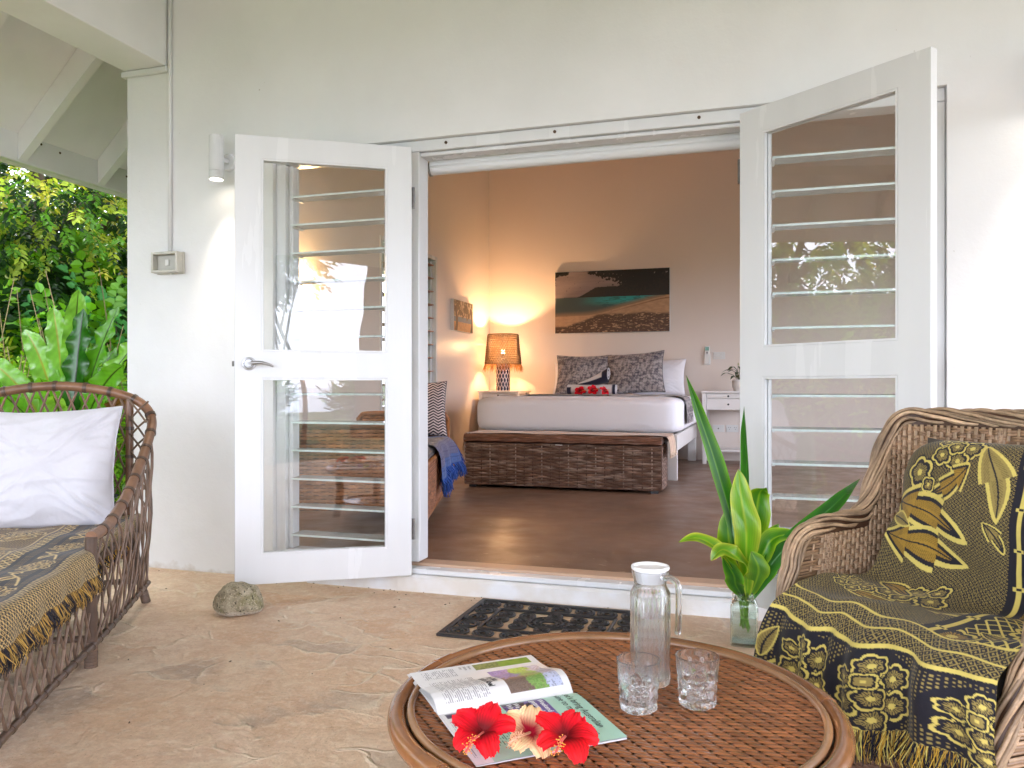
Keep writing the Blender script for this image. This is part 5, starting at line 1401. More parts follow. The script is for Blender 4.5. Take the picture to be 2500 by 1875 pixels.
# ------------------------------------------------------------------ rattan chaise on the left
M['rattan'] = pmat('weathered_rattan', (1, 1, 1), 0.42, attr=True, var=0.22, vscale=22, bump=0.25, bscale=60, bdist=0.004, coat=0.15)
def chaise():
    ax = math.atan2(-0.504, -0.864)
    O = (-2.679, -0.585, 0.0)
    t = thing('rattan_chaise', 'brown rattan chaise longue with arched lattice back and open cane sides', 'chaise longue', O, ax)
    br = np.array(srgb(120, 86, 62)); dk = np.array(srgb(86, 66, 52)); gr = np.array(srgb(112, 90, 74))
    WD, LN = 0.755, 2.1
    mir = lambda P: [(WD - x, y, z) for x, y, z in P][::-1]
    arm = [(0.0, 0.857, 0.455), (-0.010, 0.75, 0.462), (-0.018, 0.642, 0.484), (-0.026, 0.45, 0.555), (-0.030, 0.244, 0.662), (-0.032, 0.10, 0.755), (-0.026, 0.012, 0.825), (0.005, -0.018, 0.885), (0.069, -0.028, 0.930)]
    arch = [(0.20, -0.034, 0.967), (WD / 2, -0.036, 0.985), (WD - 0.20, -0.034, 0.967)]
    rim = catmull(arm + arch + mir(arm), 150)
    def rings(mb, path, r, gap, w=0.012, k=1.16):
        P = even(path, gap)
        for i in range(1, len(P) - 1):
            d = P[i + 1] - P[i - 1]; d /= np.linalg.norm(d); j = random.uniform(-.01, .01)
            c = P[i] + d * j
            for q in (-1, 0, 1): mb.tube([c + d * (q * .005 - .003), c + d * (q * .005 + .003)], r * (k + .02 * (q == 0)), 10, col=dk * random.uniform(.7, 1.1))
    mb = MB(); mb.tube(rim, 0.0205, 14, col=streaks(150, br, 0.16)); rings(mb, rim, 0.0205, 0.105); mb.build('top_rail', M['rattan'], t, smooth=True, auto=50)
    # legs
    def leg(p, r=0.019, col=dk):
        mb = MB(); P = catmull(p, 14); mb.tube(P, r, 12, col=streaks(14, col, .12)); 
        for i in range(18): mb.tube([P[-1] + (P[-2] - P[-1]) * (i * .30), P[-1] + (P[-2] - P[-1]) * (i * .30 + .2)], r * 1.08, 10, col=gr * random.uniform(.7, 1.1)) if i < 8 else None
        mb.build('leg', M['rattan'], t, smooth=True, auto=50)
    leg([(0.0, 0.857, 0.455), (0.0, 0.857, 0.25), (0.0, 0.857, 0.0)], 0.021)
    leg([(WD, 0.857, 0.455), (WD, 0.857, 0.25), (WD, 0.857, 0.0)], 0.021)
    leg([(0.055, -0.01, 0.30), (0.035, -0.002, 0.14), (0.0, 0.0, 0.0)]); leg([(WD - 0.055, -0.01, 0.30), (WD - .035, -.002, .14), (WD, 0, 0)])
    leg([(0.0, LN, 0.40), (0.0, LN, 0.2), (0.0, LN, 0.0)], 0.021); leg([(WD, LN, 0.40), (WD, LN, 0.2), (WD, LN, 0.0)], 0.021)
    for x in (0.075, WD - 0.075):
        mb = MB(); P = catmull([(x, -0.02, 0.925), (x - .004 if x < .3 else x + .004, 0.0, 0.6), (x, 0.01, 0.12)], 24); mb.tube(P, 0.017, 12, col=streaks(24, br, .12)); rings(mb, P, .017, .13); mb.build('back_post', M['rattan'], t, smooth=True, auto=50)
    # rails
    def rail(name, p, r=0.012, n=20, c=dk):
        mb = MB(); P = catmull(p, n); mb.tube(P, r, 10, col=streaks(n, c, .15)); rings(mb, P, r, .085); mb.build(name, M['rattan'], t, smooth=True, auto=50)
    for x in (0.0, WD):
        sg = -1 if x == 0 else 1
        rail('bottom_rail', [(x + sg * .012, 0.02, 0.095), (x + sg * .012, 0.45, 0.085), (x + sg * .012, 0.857, 0.08), (x, 1.3, 0.08), (x, LN, 0.08)])
        rail('seat_rail', [(x, 0.0, 0.355), (x, 0.45, 0.36), (x, 0.857, 0.36), (x, LN, 0.36)])
    rail('cross_rail', [(0, LN, 0.08), (WD / 2, LN, .08), (WD, LN, 0.08)]); rail('cross_rail', [(0, LN, 0.36), (WD / 2, LN, .36), (WD, LN, 0.36)]); rail('cross_rail', [(0.03, 0.0, 0.10), (WD / 2, 0, .10), (WD - .03, 0.0, 0.10)])
    rail('cross_rail', [(0.0, .857, 0.10), (WD / 2, .857, .10), (WD, .857, 0.10)], c=dk); rail('cross_rail', [(0.06, 0.0, 0.40), (WD / 2, 0, .40), (WD - .06, 0.0, 0.40)])
    # open cane lattice: ruled panels between a lower and an upper curve
    def panel(name, lo, hi, n, k, r=0.0052, c=gr, bulge=(0, 0, 0), wob=0.006):
        lo, hi = even(lo, n=200), even(hi, n=200); mb = MB()
        A = lambda s, T: np.array([np.interp(s * 199, np.arange(200), T[:, q]) for q in range(3)])
        for sgn in (1, -1):
            for i in range(-k, n + k + 1):
                a, b_ = i / n, (i + sgn * k) / n
                tt = np.linspace(0, 1, 15); s = a + (b_ - a) * tt + wob * np.sin(tt * 9 + i) / 3
                ok = (s >= 0) & (s <= 1)
                if ok.sum() < 3: continue
                P = np.array([A(s_, lo) * (1 - t_) + A(s_, hi) * t_ + np.array(bulge) * math.sin(PI * t_) + sgn * 0.0045 * np.array([bulge[0] and 1, 0, 0]) * math.sin(t_ * 14 + i) for s_, t_ in zip(s[ok], tt[ok])])
                mb.tube(P, r * random.uniform(.85, 1.1), 7, col=streaks(len(P), c, .18))
        o = mb.build(name, M['rattan'], t, smooth=True); o['kind'] = 'stuff'
    armc = catmull(arm[:8], 60)[::-1]
    panel('arm_lattice', [(-.012, .03, .095), (-.012, .857, .082)], [tuple(p) for p in armc], 12, 3, r=.0046, bulge=(-.012, 0, 0))
    panel('arm_lattice', [(WD + .012, .03, .095), (WD + .012, .857, .082)], [(WD - p[0], p[1], p[2]) for p in armc], 12, 3, r=.0046, bulge=(.012, 0, 0))
    panel('side_lattice', [(0, .86, .085), (0, LN, .085)], [(0, .86, .355), (0, LN, .355)], 15, 2, r=.0052)
    panel('side_lattice', [(WD, .86, .085), (WD, LN, .085)], [(WD, .86, .355), (WD, LN, .355)], 15, 2, r=.0052)
    top = catmull([arm[-1]] + arch + [mir(arm)[0]], 60)
    panel('back_lattice', [(.07, .0, .40), (WD - .07, .0, .40)], [tuple(p) for p in top], 11, 4, bulge=(0, -.02, 0), c=br * 0.9)
    mb = MB()
    for sx in (0, 1):   # lattice between back post and the outer rail
        for i in range(6):
            z = .45 + .075 * i; x0, x1 = .075, -.02 + .0 * i
            P = [(x0, .0, z), (.03, .02, z + .05), (x1, .06, z + .09)]; Q = [(x0, .0, z + .1), (.03, .03, z + .05), (x1, .10, z + .0)]
            for R_ in (P, Q): mb.tube([(WD - a if sx else a, b_, c_) for a, b_, c_ in R_], .0048, 6, col=gr * random.uniform(.7, 1.1))
    o = mb.build('wing_lattice', M['rattan'], t); o['kind'] = 'stuff'
    mb = MB(); mb.box(.03, WD - .03, .03, LN - .02, .315, .395, ch=.03, col=srgb(60, 56, 64)); mb.build('seat_pad', M['attr_cloth'], t)
    # throw over the seat
    c = thing('chaise_throw', 'navy and cream floral throw with gold fringe over the chaise seat', 'throw', O, ax)
    nu, nv = 250, 520
    prof = even(catmull([(-.026, 0, .330), (-.024, 0, .365), (-.012, 0, .398), (.02, 0, .412), (.12, 0, .409), (.4, 0, .407), (.62, 0, .409), (.72, 0, .404)], 90), n=nu)
    y = np.linspace(.06, 2.02, nv); P = np.repeat(prof[:, None], nv, 1); P[..., 1] = y[None]
    S = np.concatenate([[0], np.cumsum(np.linalg.norm(np.diff(prof, axis=0), axis=1))])
    U = S[:, None] + 0 * y[None]; V = y[None] + 0 * U
    inn = ss(.90, .80, V)      # beside the arm the cloth is tucked inside
    P[..., 0] += inn * .045 * ss(.12, .0, U) + 0.006 * np.sin(V * 33) * ss(.08, 0, U)
    P[..., 2] += 0.004 * np.sin(V * 19 + U * 12) * ss(.05, .12, U) + .003 * np.sin(U * 30 - V * 9)
    C = throw_left(U, V)
    fast_mesh('cloth', P.reshape(-1, 3), grid_quads(nu, nv), C.reshape(-1, 3), M['throw'], c)
    mb = MB(); fringe(mb, P[0, 212:] + np.array([0, 0, .002]), (-.012, 0, 0), 1900, .058, [np.array(srgb(196, 158, 80)), np.array(srgb(160, 124, 58)), np.array(srgb(40, 36, 44)), np.array(srgb(40, 36, 44))], .0012, .006)
    fringe(mb, P[0, 60:212], (-.004, 0, 0), 200, .05, [np.array(srgb(206, 160, 66)), np.array(srgb(40, 36, 44))], .0017, .010)
    o = mb.build('fringe', M['attr_cloth'], c); o['kind'] = 'stuff'
    # white scatter cushion
    R = Matrix.Rotation(ax, 3, 'Z')
    v = R @ Vector((.365, .20, 0)); 
    cushion('white_cushion', 'large square white cushion propped against the arched chaise back', 'cushion', (O[0] + v.x, O[1] + v.y, .405 + .228), (math.radians(-17), math.radians(-1.5), ax + PI), .60, .53, .19, None, mat=M['sheet2'], n=110, seed=3., amp=.030)
M['sheet2'] = pmat('white_cotton', (0.60, 0.59, 0.625), 0.85, bump=0.7, bscale=6, sheen=0.15, bdist=0.03)
chaise()

# ------------------------------------------------------------------ wicker armchair on the right
M['wicker'] = pmat('glossy_wicker', (1, 1, 1), 0.5, attr=True, var=0.18, vscale=60, bump=0.12, bscale=160, bdist=0.002)
CHO, CHA = (0.247, -1.481, 0.0), math.atan2(-0.745, 0.667)
def armchair():
    t = thing('wicker_armchair', 'woven wicker tub armchair with thick braided rim at the right edge', 'armchair', CHO, CHA)
    wk = np.array(srgb(146, 116, 88)); wl2 = np.array(srgb(178, 150, 120)); dk = np.array(srgb(88, 60, 42))
    e = 0.20
    def sp(a): return np.sign(a) * np.abs(a) ** e
    def plan(phi, z):
        z = np.asarray(z, float) + 0 * phi
        yf = 0.33 * (z - 0.25); yb = 0.57 + 0.13 * (z - 0.4)
        y = yf + (yb - yf) * np.abs(np.sin(phi)) ** e
        hw = 0.31 + 0.10 * (z - 0.25) + 0.12 * np.clip(y, 0, .5)
        return np.stack([-hw * sp(np.cos(phi)), y, z], -1)
    # even spacing along the plan at mid height
    ph = np.linspace(0, PI, 1500); pl = plan(ph, np.full(1500, .5)); s = np.concatenate([[0], np.cumsum(np.linalg.norm(np.diff(pl, axis=0), axis=1))]); s /= s[-1]
    PH = lambda q: np.interp(q, s, ph)
    def H(q):
        y = plan(PH(q), np.full(np.shape(q), .5))[..., 1]; w = (y - .08) / .50
        r = ss(.60, .93, w)
        return .572 + .012 * w + r * (.300 - .012) + .012 * ss(.35, .5, 1 - np.abs(2 * q - 1)) 
    def normal(q, z):
        d = 1e-3; a = plan(PH(np.clip(q + d, 0, 1)), z) - plan(PH(np.clip(q - d, 0, 1)), z); n = np.stack([a[:, 1], -a[:, 0], 0 * a[:, 0]], 1); n /= np.linalg.norm(n, axis=1)[:, None] + 1e-9
        return n   # points to the inside
    q = np.linspace(0, 1, 181)
    # core shells so nothing shows through
    for nm, off, z0 in (('inner_shell', 0.012, 0.10), ('outer_shell', -0.018, 0.04)):
        Hq = H(q) - .005; G = np.zeros((181, 24, 3))
        for k in range(24):
            z = z0 + (Hq - z0) * k / 23; G[:, k] = plan(PH(q), z) + normal(q, z) * (off - .006 * (1 if off > 0 else -1))
        mb = MB(); mb.grid(G, dk * .8); mb.build(nm, M['wicker'], t, smooth=True)
    # weave
    for nm, off, sgn, z0 in (('inner_weave', 0.014, 1, .30), ('outer_weave', -0.022, -1, .05)):
        mb = MB(); ncol = 84; pitch = .0074
        rows = np.arange(z0, .90, pitch)
        def surf(s_, r, off=off, sgn=sgn):
            qq = s_ / ncol; z = np.full_like(qq, r); N_ = normal(qq, z)
            return plan(PH(qq), z) + N_ * off, N_ * sgn
        for k, r in enumerate(rows):
            qq = np.linspace(0, 1, 84 * 5 + 1); ok = H(qq) - .022 > r
            if not ok.any(): continue
            idx = np.where(ok)[0]; groups = np.split(idx, np.where(np.diff(idx) > 1)[0] + 1)
            for g in groups:
                if len(g) < 8: continue
                s_ = qq[g] * ncol; P, N_ = surf(s_, r)
                P = P + N_ * (.0040 * np.clip(1.5 * np.cos(PI * (s_ + k // 2)), -1, 1))[:, None]; P[:, 2] += .0012 * np.sin(s_ * 1.7 + k)
                mb.strip(P, N_, .0080, .38, streaks(len(s_), wk, .20, wl2, .35, 7))
        for i in range(ncol + 1):    # paired upright stakes
            for d in (-.11, .11):
                qq = np.full(30, np.clip((i + d) / ncol, 0, 1)); z = np.linspace(z0, float(H(qq[:1])[0]) - .02, 30); N_ = normal(qq, z)
                mb.tube(plan(PH(qq), z) + N_ * (off + sgn * .0005), .0036, 5, col=wl2 * random.uniform(.75, 1.1))
        o = mb.build(nm, M['wicker'], t, smooth=True); o['kind'] = 'stuff'
    # braided rim: front posts, arms, wings, back
    path = []
    for z in np.linspace(.02, .520, 14): path.append(plan(np.array([0.0]), np.array([z]))[0] + np.array([0.0, -.004, 0]))
    c0 = plan(np.array([0.0]), np.array([.572]))[0]; path.append(c0 + np.array([0, .012, -.012]))
    for qq in np.linspace(.03, .97, 70): path.append(plan(PH(np.array([qq])), H(np.array([qq])))[0] + normal(np.array([qq]), H(np.array([qq])))[0] * -.008 + np.array([0, 0, .006]))
    c1 = plan(np.array([PI]), np.array([.572]))[0]; path.append(c1 + np.array([0, .012, -.012]))
    for z in np.linspace(.520, .02, 14): path.append(plan(np.array([PI]), np.array([z]))[0] + np.array([0.0, -.004, 0]))
    path = even(path, n=320)
    ker = np.ones(9) / 9
    pp = np.stack([np.convolve(np.pad(path[:, k], 4, mode='edge'), ker, 'valid') for k in range(3)], 1)
    mb = MB(); mb.tube(pp, .0195, 14, col=dk * .7)
    T = np.gradient(pp, axis=0); T /= np.linalg.norm(T, axis=1)[:, None]
    up = np.array([0, .25, 1.]); a = np.tile(up, (320, 1)); a -= T * (a * T).sum(1)[:, None]
    side = np.cross(T, np.tile([0, -1., 0.2], (320, 1))); flat = np.abs(T[:, 2])[:, None]
    a = a / (np.linalg.norm(a, axis=1)[:, None] + 1e-9); b = np.cross(T, a)
    L_ = np.linspace(0, 3.4, 320); NS = 15
    for k in range(NS):
        th = 2 * PI * k / NS + L_ * (9.0 if k % 2 else 7.4); r = .0215 + .0030 * np.sin(L_ * 40 + k * 2.4)
        mb.tube(pp + a * (r * np.cos(th))[:, None] + b * (r * np.sin(th))[:, None] * 1.05, .0050, 6, col=streaks(320, wl2 * .95, .30, wk * .45, .35, 10) * random.uniform(.75, 1.1))
    o = mb.build('braided_rim', M['wicker'], t, smooth=True); o['kind'] = 'stuff'
    # front skirt
    mb = MB(); mb.box(-.285, .285, -.030, .0, .06, .33, col=dk * .7)
    def sf(s_, r): return np.stack([-.29 + s_ * .58 / 18, np.full_like(s_, -.038), np.full_like(s_, r)], 1), np.tile([0, -1., 0], (len(s_), 1))
    weave_rows(mb, sf, np.arange(.065, .33, .0095), 18, .0098, .005, srgb(110, 80, 62), 6, srgb(160, 128, 108), .3, phase=lambda k: k // 2)
    o = mb.build('front_weave', M['wicker'], t, smooth=True); o['kind'] = 'stuff'
    mb = MB(); mb.box(-.275, .275, -.02, .50, .31, .405, ch=.035, col=srgb(60, 52, 40)); mb.build('seat_cushion', M['attr_cloth'], t)
    f, bk = pillow(.55, .43, .15, 30, 30); mb = MB(); mb.grid(f, np.array(srgb(60, 52, 40))); mb.grid(bk, np.array(srgb(60, 52, 40)), flip=True)
    mb.build('back_cushion', M['attr_cloth'], t, smooth=True, loc=(0, .475, .625), rot=(math.radians(-17), 0, 0))
    for x in (-.25, .25):
        for y in (.03, .46): MB().tube([(x, y, 0), (x, y, .06)], .022, 12, col=dk).build('foot', M['wicker'], t, smooth=True)
armchair()

def armchair_throw():
    c = thing('armchair_throw', 'black and yellow floral throw draped over back and seat of the armchair', 'throw', CHO, CHA)
    nu, nv = 310, 560
    # side profile: cushion top, down its front, crease, seat, front edge, hang
    prof = [(.565, .775), (.530, .822), (.480, .830), (.437, .795), (.408, .70), (.385, .60), (.362, .50), (.340, .445), (.30, .422), (.20, .428), (.08, .432), (.00, .426), (-.042, .400), (-.060, .355), (-.070, .29), (-.078, .215)]
    pr_ = catmull([(0, a, b_) for a, b_ in prof], 260)
    S = np.concatenate([[0], np.cumsum(np.linalg.norm(np.diff(pr_, axis=0), axis=1))])
    i0 = np.argmin(np.abs(pr_[:, 1] - .437) + np.abs(pr_[:, 2] - .795))
    vv = np.linspace(0, 1, nv)
    pr_ = even(pr_, n=nv); Lt = S[-1]
    P = np.zeros((nu, nv, 3)); u = np.linspace(-1, 1, nu)
    P[..., 1] = pr_[None, :, 1]; P[..., 2] = pr_[None, :, 2]
    y, z = pr_[:, 1], pr_[:, 2]
    k = np.arange(nv); crease = np.argmin(np.abs(y - .30) + np.abs(z - .422))
    half = np.interp(k, [0, 40, 120, crease, crease + 90, nv - 90, nv], [.255, .265, .292, .292, .280, .275, .290])
    half2 = half + np.interp(k, [0, crease - 60, crease + 60, nv], [0, 0, .055, .06])
    P[..., 0] = np.where(u[:, None] < 0, u[:, None] * half[None], u[:, None] * half2[None])
    Um = (u[:, None] + 1) * .31 + 0 * half[None]; Vm = (vv * Lt)[None] + 0 * Um - .075
    # cushion bulge on the back part, sag on the seat, folds on the hanging part
    back = ss(crease - 40, crease - 140, k.astype(float))[None]
    P[..., 1] -= back * (.035 * (1 - u[:, None] ** 2) - .05 * np.abs(u[:, None]) ** 6 * 1.0)
    P[..., 2] -= back * ss(.80, .86, z)[None] * 0
    topk = ss(150., 0., k.astype(float))[None]; P[..., 2] -= topk * .035 * np.abs(u[:, None]) ** 5
    seat = (1 - back) * ss(nv - 110., nv - 150., k.astype(float))[None]
    P[..., 2] += seat * (.010 * (1 - u[:, None] ** 2) + .006 * np.sin(u[:, None] * 5 + vv[None] * 30) + .030 * np.abs(u[:, None]) ** 6)
    hang = ss(nv - 150., nv - 40., k.astype(float))[None]
    P[..., 1] -= hang * (.016 * np.sin(u[:, None] * 11 + .8) + .010 * np.sin(u[:, None] * 23) + .012)
    P[..., 2] += hang * (.020 * np.sin(u[:, None] * 3.2 - .4))
    P[..., 0] += hang * .012 * np.sin(u[:, None] * 9)
    nz = np.array([mnoise.noise(Vector((a * 3, b_ * 9, 1.3))) for a in u[::5] for b_ in vv[::5]]).reshape(len(u[::5]), len(vv[::5]))
    nz = np.repeat(np.repeat(nz, 5, 0), 5, 1)[:nu, :nv]
    kk = np.ones(9) / 9; nz = np.apply_along_axis(lambda m_: np.convolve(np.pad(m_, 4, mode='edge'), kk, 'valid'), 0, nz); nz = np.apply_along_axis(lambda m_: np.convolve(np.pad(m_, 4, mode='edge'), kk, 'valid'), 1, nz)
    P[..., 2] += .012 * nz * (1 - back); P[..., 1] += .016 * nz
    C = throw_right(Um, Vm)
    fast_mesh('cloth', P.reshape(-1, 3), grid_quads(nu, nv), C.reshape(-1, 3), M['throw'], c)
    mb = MB(); fringe(mb, P[:, -1], (0, -.012, 0), 1500, .066, [YEL, GOLD * 1.2, NAVY, NAVY], .0012, .007)
    o = mb.build('fringe', M['attr_cloth'], c); o['kind'] = 'stuff'
armchair_throw()

# ------------------------------------------------------------------ round cane coffee table
TC, TZ = (-0.279, -2.014), 0.38
def coffee_table():
    t = thing('coffee_table', 'round coffee table with woven cane top and bamboo rim', 'coffee table', (TC[0], TC[1], 0))
    br = np.array(srgb(110, 66, 40)); hi = np.array(srgb(144, 90, 54)); dk = np.array(srgb(54, 32, 20))
    mb = MB(); mb.lathe([(0, TZ - .030), (.40, TZ - .030), (.40, TZ - .016), (0, TZ - .016)], 64, col=dk * .6); mb.build('top_board', M['cane'], t)
    R, p, cw = .392, .0106, .0128
    a0 = math.radians(-7); ca, sa = math.cos(a0), math.sin(a0)
    mb = MB()
    for fam in (0, 1):
        st = p if fam == 0 else cw
        for k in range(int(2 * R / st)):
            v = -R + (k + .5) * st; l = math.sqrt(max(R * R - v * v, 0))
            if l < .02: continue
            m_ = max(6, int(2 * l / .0026)); x = np.linspace(-l, l, m_); yy = np.full(m_, v) + .0006 * np.sin(x * 60 + k * 2.1)
            if fam == 0:      # weavers: over two uprights, under one, stepping sideways row by row
                f = ((x / cw + k) / 3) % 1; z = .0019 - .0042 * np.exp(-((f - .5) / .13) ** 2)
                P = np.stack([ca * x - sa * yy, sa * x + ca * yy, TZ - .0125 + z], 1); wd = p * 1.0; c = streaks(m_, hi, .16, br * .8, .45, 14)
            else: P = np.stack([ca * yy - sa * x, sa * yy + ca * x, np.full(m_, TZ - .0130)], 1); wd = cw * .80; c = streaks(m_, br * .62, .2)
            mb.strip(P, np.tile([0, 0, 1.], (m_, 1)), wd, .16, c)
    o = mb.build('woven_top', M['wicker2'], t, smooth=True); o['kind'] = 'stuff'
    a = np.linspace(0, 2 * PI, 160, endpoint=False)
    for nm, Rr, z, r, c in (('rim', .4150, TZ - .0195, .0180, srgb(132, 86, 52)), ('inner_rim', .3890, TZ - .0080, .0080, srgb(146, 106, 72)), ('lower_rim', .380, TZ - .052, .012, srgb(138, 88, 52))):
        mb = MB(); cc = streaks(160, c, .14); cc[-8:] = cc[-8:] * np.linspace(1, 0, 8)[:, None] + cc[0] * np.linspace(0, 1, 8)[:, None]
        mb.tube(np.stack([Rr * np.cos(a), Rr * np.sin(a), np.full(160, z)], 1), r, 16, closed=True, col=cc); mb.build(nm, M['cane2'], t, smooth=True)
    for k in range(5):
        b_ = .35 + k * 2 * PI / 5; j = MB()
        s_ = np.linspace(b_ - .06, b_ + .06, 7); j.tube(np.stack([.4150 * np.cos(s_), .4150 * np.sin(s_), np.full(7, TZ - .0195)], 1), .0198, 16, col=srgb(140, 92, 56)); j.build('rim_joint', M['cane2'], t, smooth=True, auto=50)
    for k in range(4):
        b_ = .5 + k * PI / 2; cx, sx = math.cos(b_), math.sin(b_); mb = MB()
        P = catmull([(.34 * cx, .34 * sx, TZ - .05), (.325 * cx, .325 * sx, .22), (.335 * cx, .335 * sx, .10), (.355 * cx, .355 * sx, 0)], 20)
        mb.tube(P, .028, 12, col=streaks(20, dk * 1.3, .1))
        for i in range(1, 60): q = P[min(19, int(i / 3.1))] + (P[min(19, int(i / 3.1) + 1)] - P[min(19, int(i / 3.1))]) * ((i / 3.1) % 1); mb.tube([q - np.array([0, 0, .0025]), q + np.array([0, 0, .0025])], .0295, 12, col=dk * random.uniform(1.0, 1.7), caps=False)
        mb.build('leg', M['cane2'], t, smooth=True)
    mb = MB(); mb.lathe([(0, .10), (.30, .10), (.30, .112), (0, .112)], 48, col=dk * 1.5); o = mb.build('lower_shelf', M['cane2'], t)
    mb = MB(); mb.tube(np.stack([.305 * np.cos(a), .305 * np.sin(a), np.full(160, .108)], 1), .014, 10, closed=True, col=br); mb.build('shelf_rim', M['cane2'], t, smooth=True)
M['wicker2'] = pmat('lacquered_cane_weave', (1, 1, 1), 0.30, attr=True, var=0.2, vscale=45, coat=0.25)
M['cane2'] = pmat('lacquered_bamboo', (1, 1, 1), 0.25, attr=True, var=0.2, vscale=14, coat=0.5, bump=0.08, bscale=30)
coffee_table()

# ------------------------------------------------------------------ glassware
M['glass'] = vessel_mat('clear_glass', clear=0.15)
M['water'] = vessel_mat('water', (0.97, 0.985, 0.99), 1.33, clear=0.3)
M['green_glass'] = vessel_mat('greenish_jar_glass', (0.93, 0.97, 0.94), 1.48, clear=0.3)
def tumbler(label, x, y, rot):
    t = thing('tumbler', label, 'glass', (x, y, TZ - .0085), rot, 'cut glass tumblers')
    Hh, R0, R1 = .094, .0345, .0415
    m_ = 56; z = np.linspace(0.004, Hh, m_); n = 160
    prof = [(0.0, 0.0), (R0 - .004, 0.0)] + [(R0 + (R1 - R0) * (a / Hh) ** .9, a) for a in z] + [(R1 - .0012, Hh + .0012), (R1 - .0026, Hh)] + [(R1 - .0030 - .0040 * ((Hh - a) / Hh), a) for a in np.linspace(Hh - .004, .016, 12)] + [(R0 - .012, .013), (0, .0125)]
    def rmod(Rr, T, Z, i):
        out = Rr.copy(); k = (i >= 2) & (i < 2 + m_)
        u = T / (2 * PI) * 10; v = Z / .0195
        d = np.minimum(np.abs(((u + v) % 1) - .5), np.abs(((u - v) % 1) - .5)) * 2     # 0 in the middle of each diagonal cut
        low = ss(.062, .052, Z) * ss(.004, .010, Z)
        fl = np.abs(((u / 1.0) % 1) - .5) * 2
        up = ss(.050, .060, Z) * ss(.080, .068, Z) * ss(.55, .0, fl)
        cut = .0034 * (1 - np.clip(d * 1.5, 0, 1)) * low + .0016 * up
        return np.where(k, Rr - cut, out)
    mb = MB(); mb.lathe(prof, n, rmod=rmod); mb.build('glass_body', M['glass'], t, smooth=True, auto=14)
tumbler('cut glass tumbler standing in front of the water pitcher', -0.226, -2.038, .3)
tumbler('cut glass tumbler standing apart to the right of the water pitcher', -0.1215, -1.984, 1.1)
def pitcher():
    t = thing('water_pitcher', 'clear ribbed glass water pitcher with white lid and glass handle', 'pitcher', (-0.2235, -1.893, TZ - .0085), math.radians(-35))
    R = .0412; m_ = 26
    zs = np.linspace(.010, .180, m_)
    outer = [(0, 0), (R - .004, 0), (R - .001, .003)] + [(R, a) for a in zs] + [(R - .001, .187), (R - .006, .196), (R - .0085, .202), (R - .0075, .212), (R - .004, .226), (R - .003, .231)]
    inner = [(R - .0055, .231), (R - .0065, .226), (R - .0105, .211), (R - .0112, .202), (R - .0085, .194), (R - .0045, .184), (R - .0045, .10), (R - .0050, .016), (R - .012, .012), (0, .012)]
    def rmod(Rr, T, Z, i):
        k = (i >= 3) & (i < 3 + m_)
        fl = np.abs(np.sin(T * 14)); r = Rr - np.where(k, .0016 * (1 - fl), 0)
        sp_ = np.exp(-((np.abs(T - PI)) / .22) ** 2) * ss(.213, .231, Z) * .009      # small pouring lip
        return r + sp_
    mb = MB(); mb.lathe(outer + inner, 168, rmod=rmod); mb.build('glass_body', M['glass'], t, smooth=True, auto=40)
    wr = R - .0048
    mb = MB(); mb.lathe([(0, .0126), (wr - .008, .0126), (wr - .0006, .017), (wr, .10), (wr, .140), (0, .140)], 64); mb.build('water', M['water'], t, smooth=True, auto=40)
    wp = pmat('white_lid_plastic', (0.82, 0.82, 0.83), .3)
    mb = MB(); mb.lathe([(0, .206), (.027, .206), (.029, .210), (.0335, .2325), (.0385, .234), (.0395, .237), (.0385, .2405), (.0345, .2405), (.031, .2365), (.0, .2345)], 48); mb.build('lid', wp, t, smooth=True, auto=35)
    p = catmull([(R - .007, 0, .221), (R + .012, 0, .2245), (R + .028, 0, .218), (R + .0345, 0, .200), (R + .0345, 0, .16), (R + .033, 0, .125), (R + .030, 0, .117)], 40)
    mb = MB(); mb.tube(p, np.interp(np.linspace(0, 1, 40), [0, .9, 1], [.0068, .0062, .0045]), 14, up=(0, 1, 0)); mb.build('handle', M['glass'], t, smooth=True, auto=50)
pitcher()

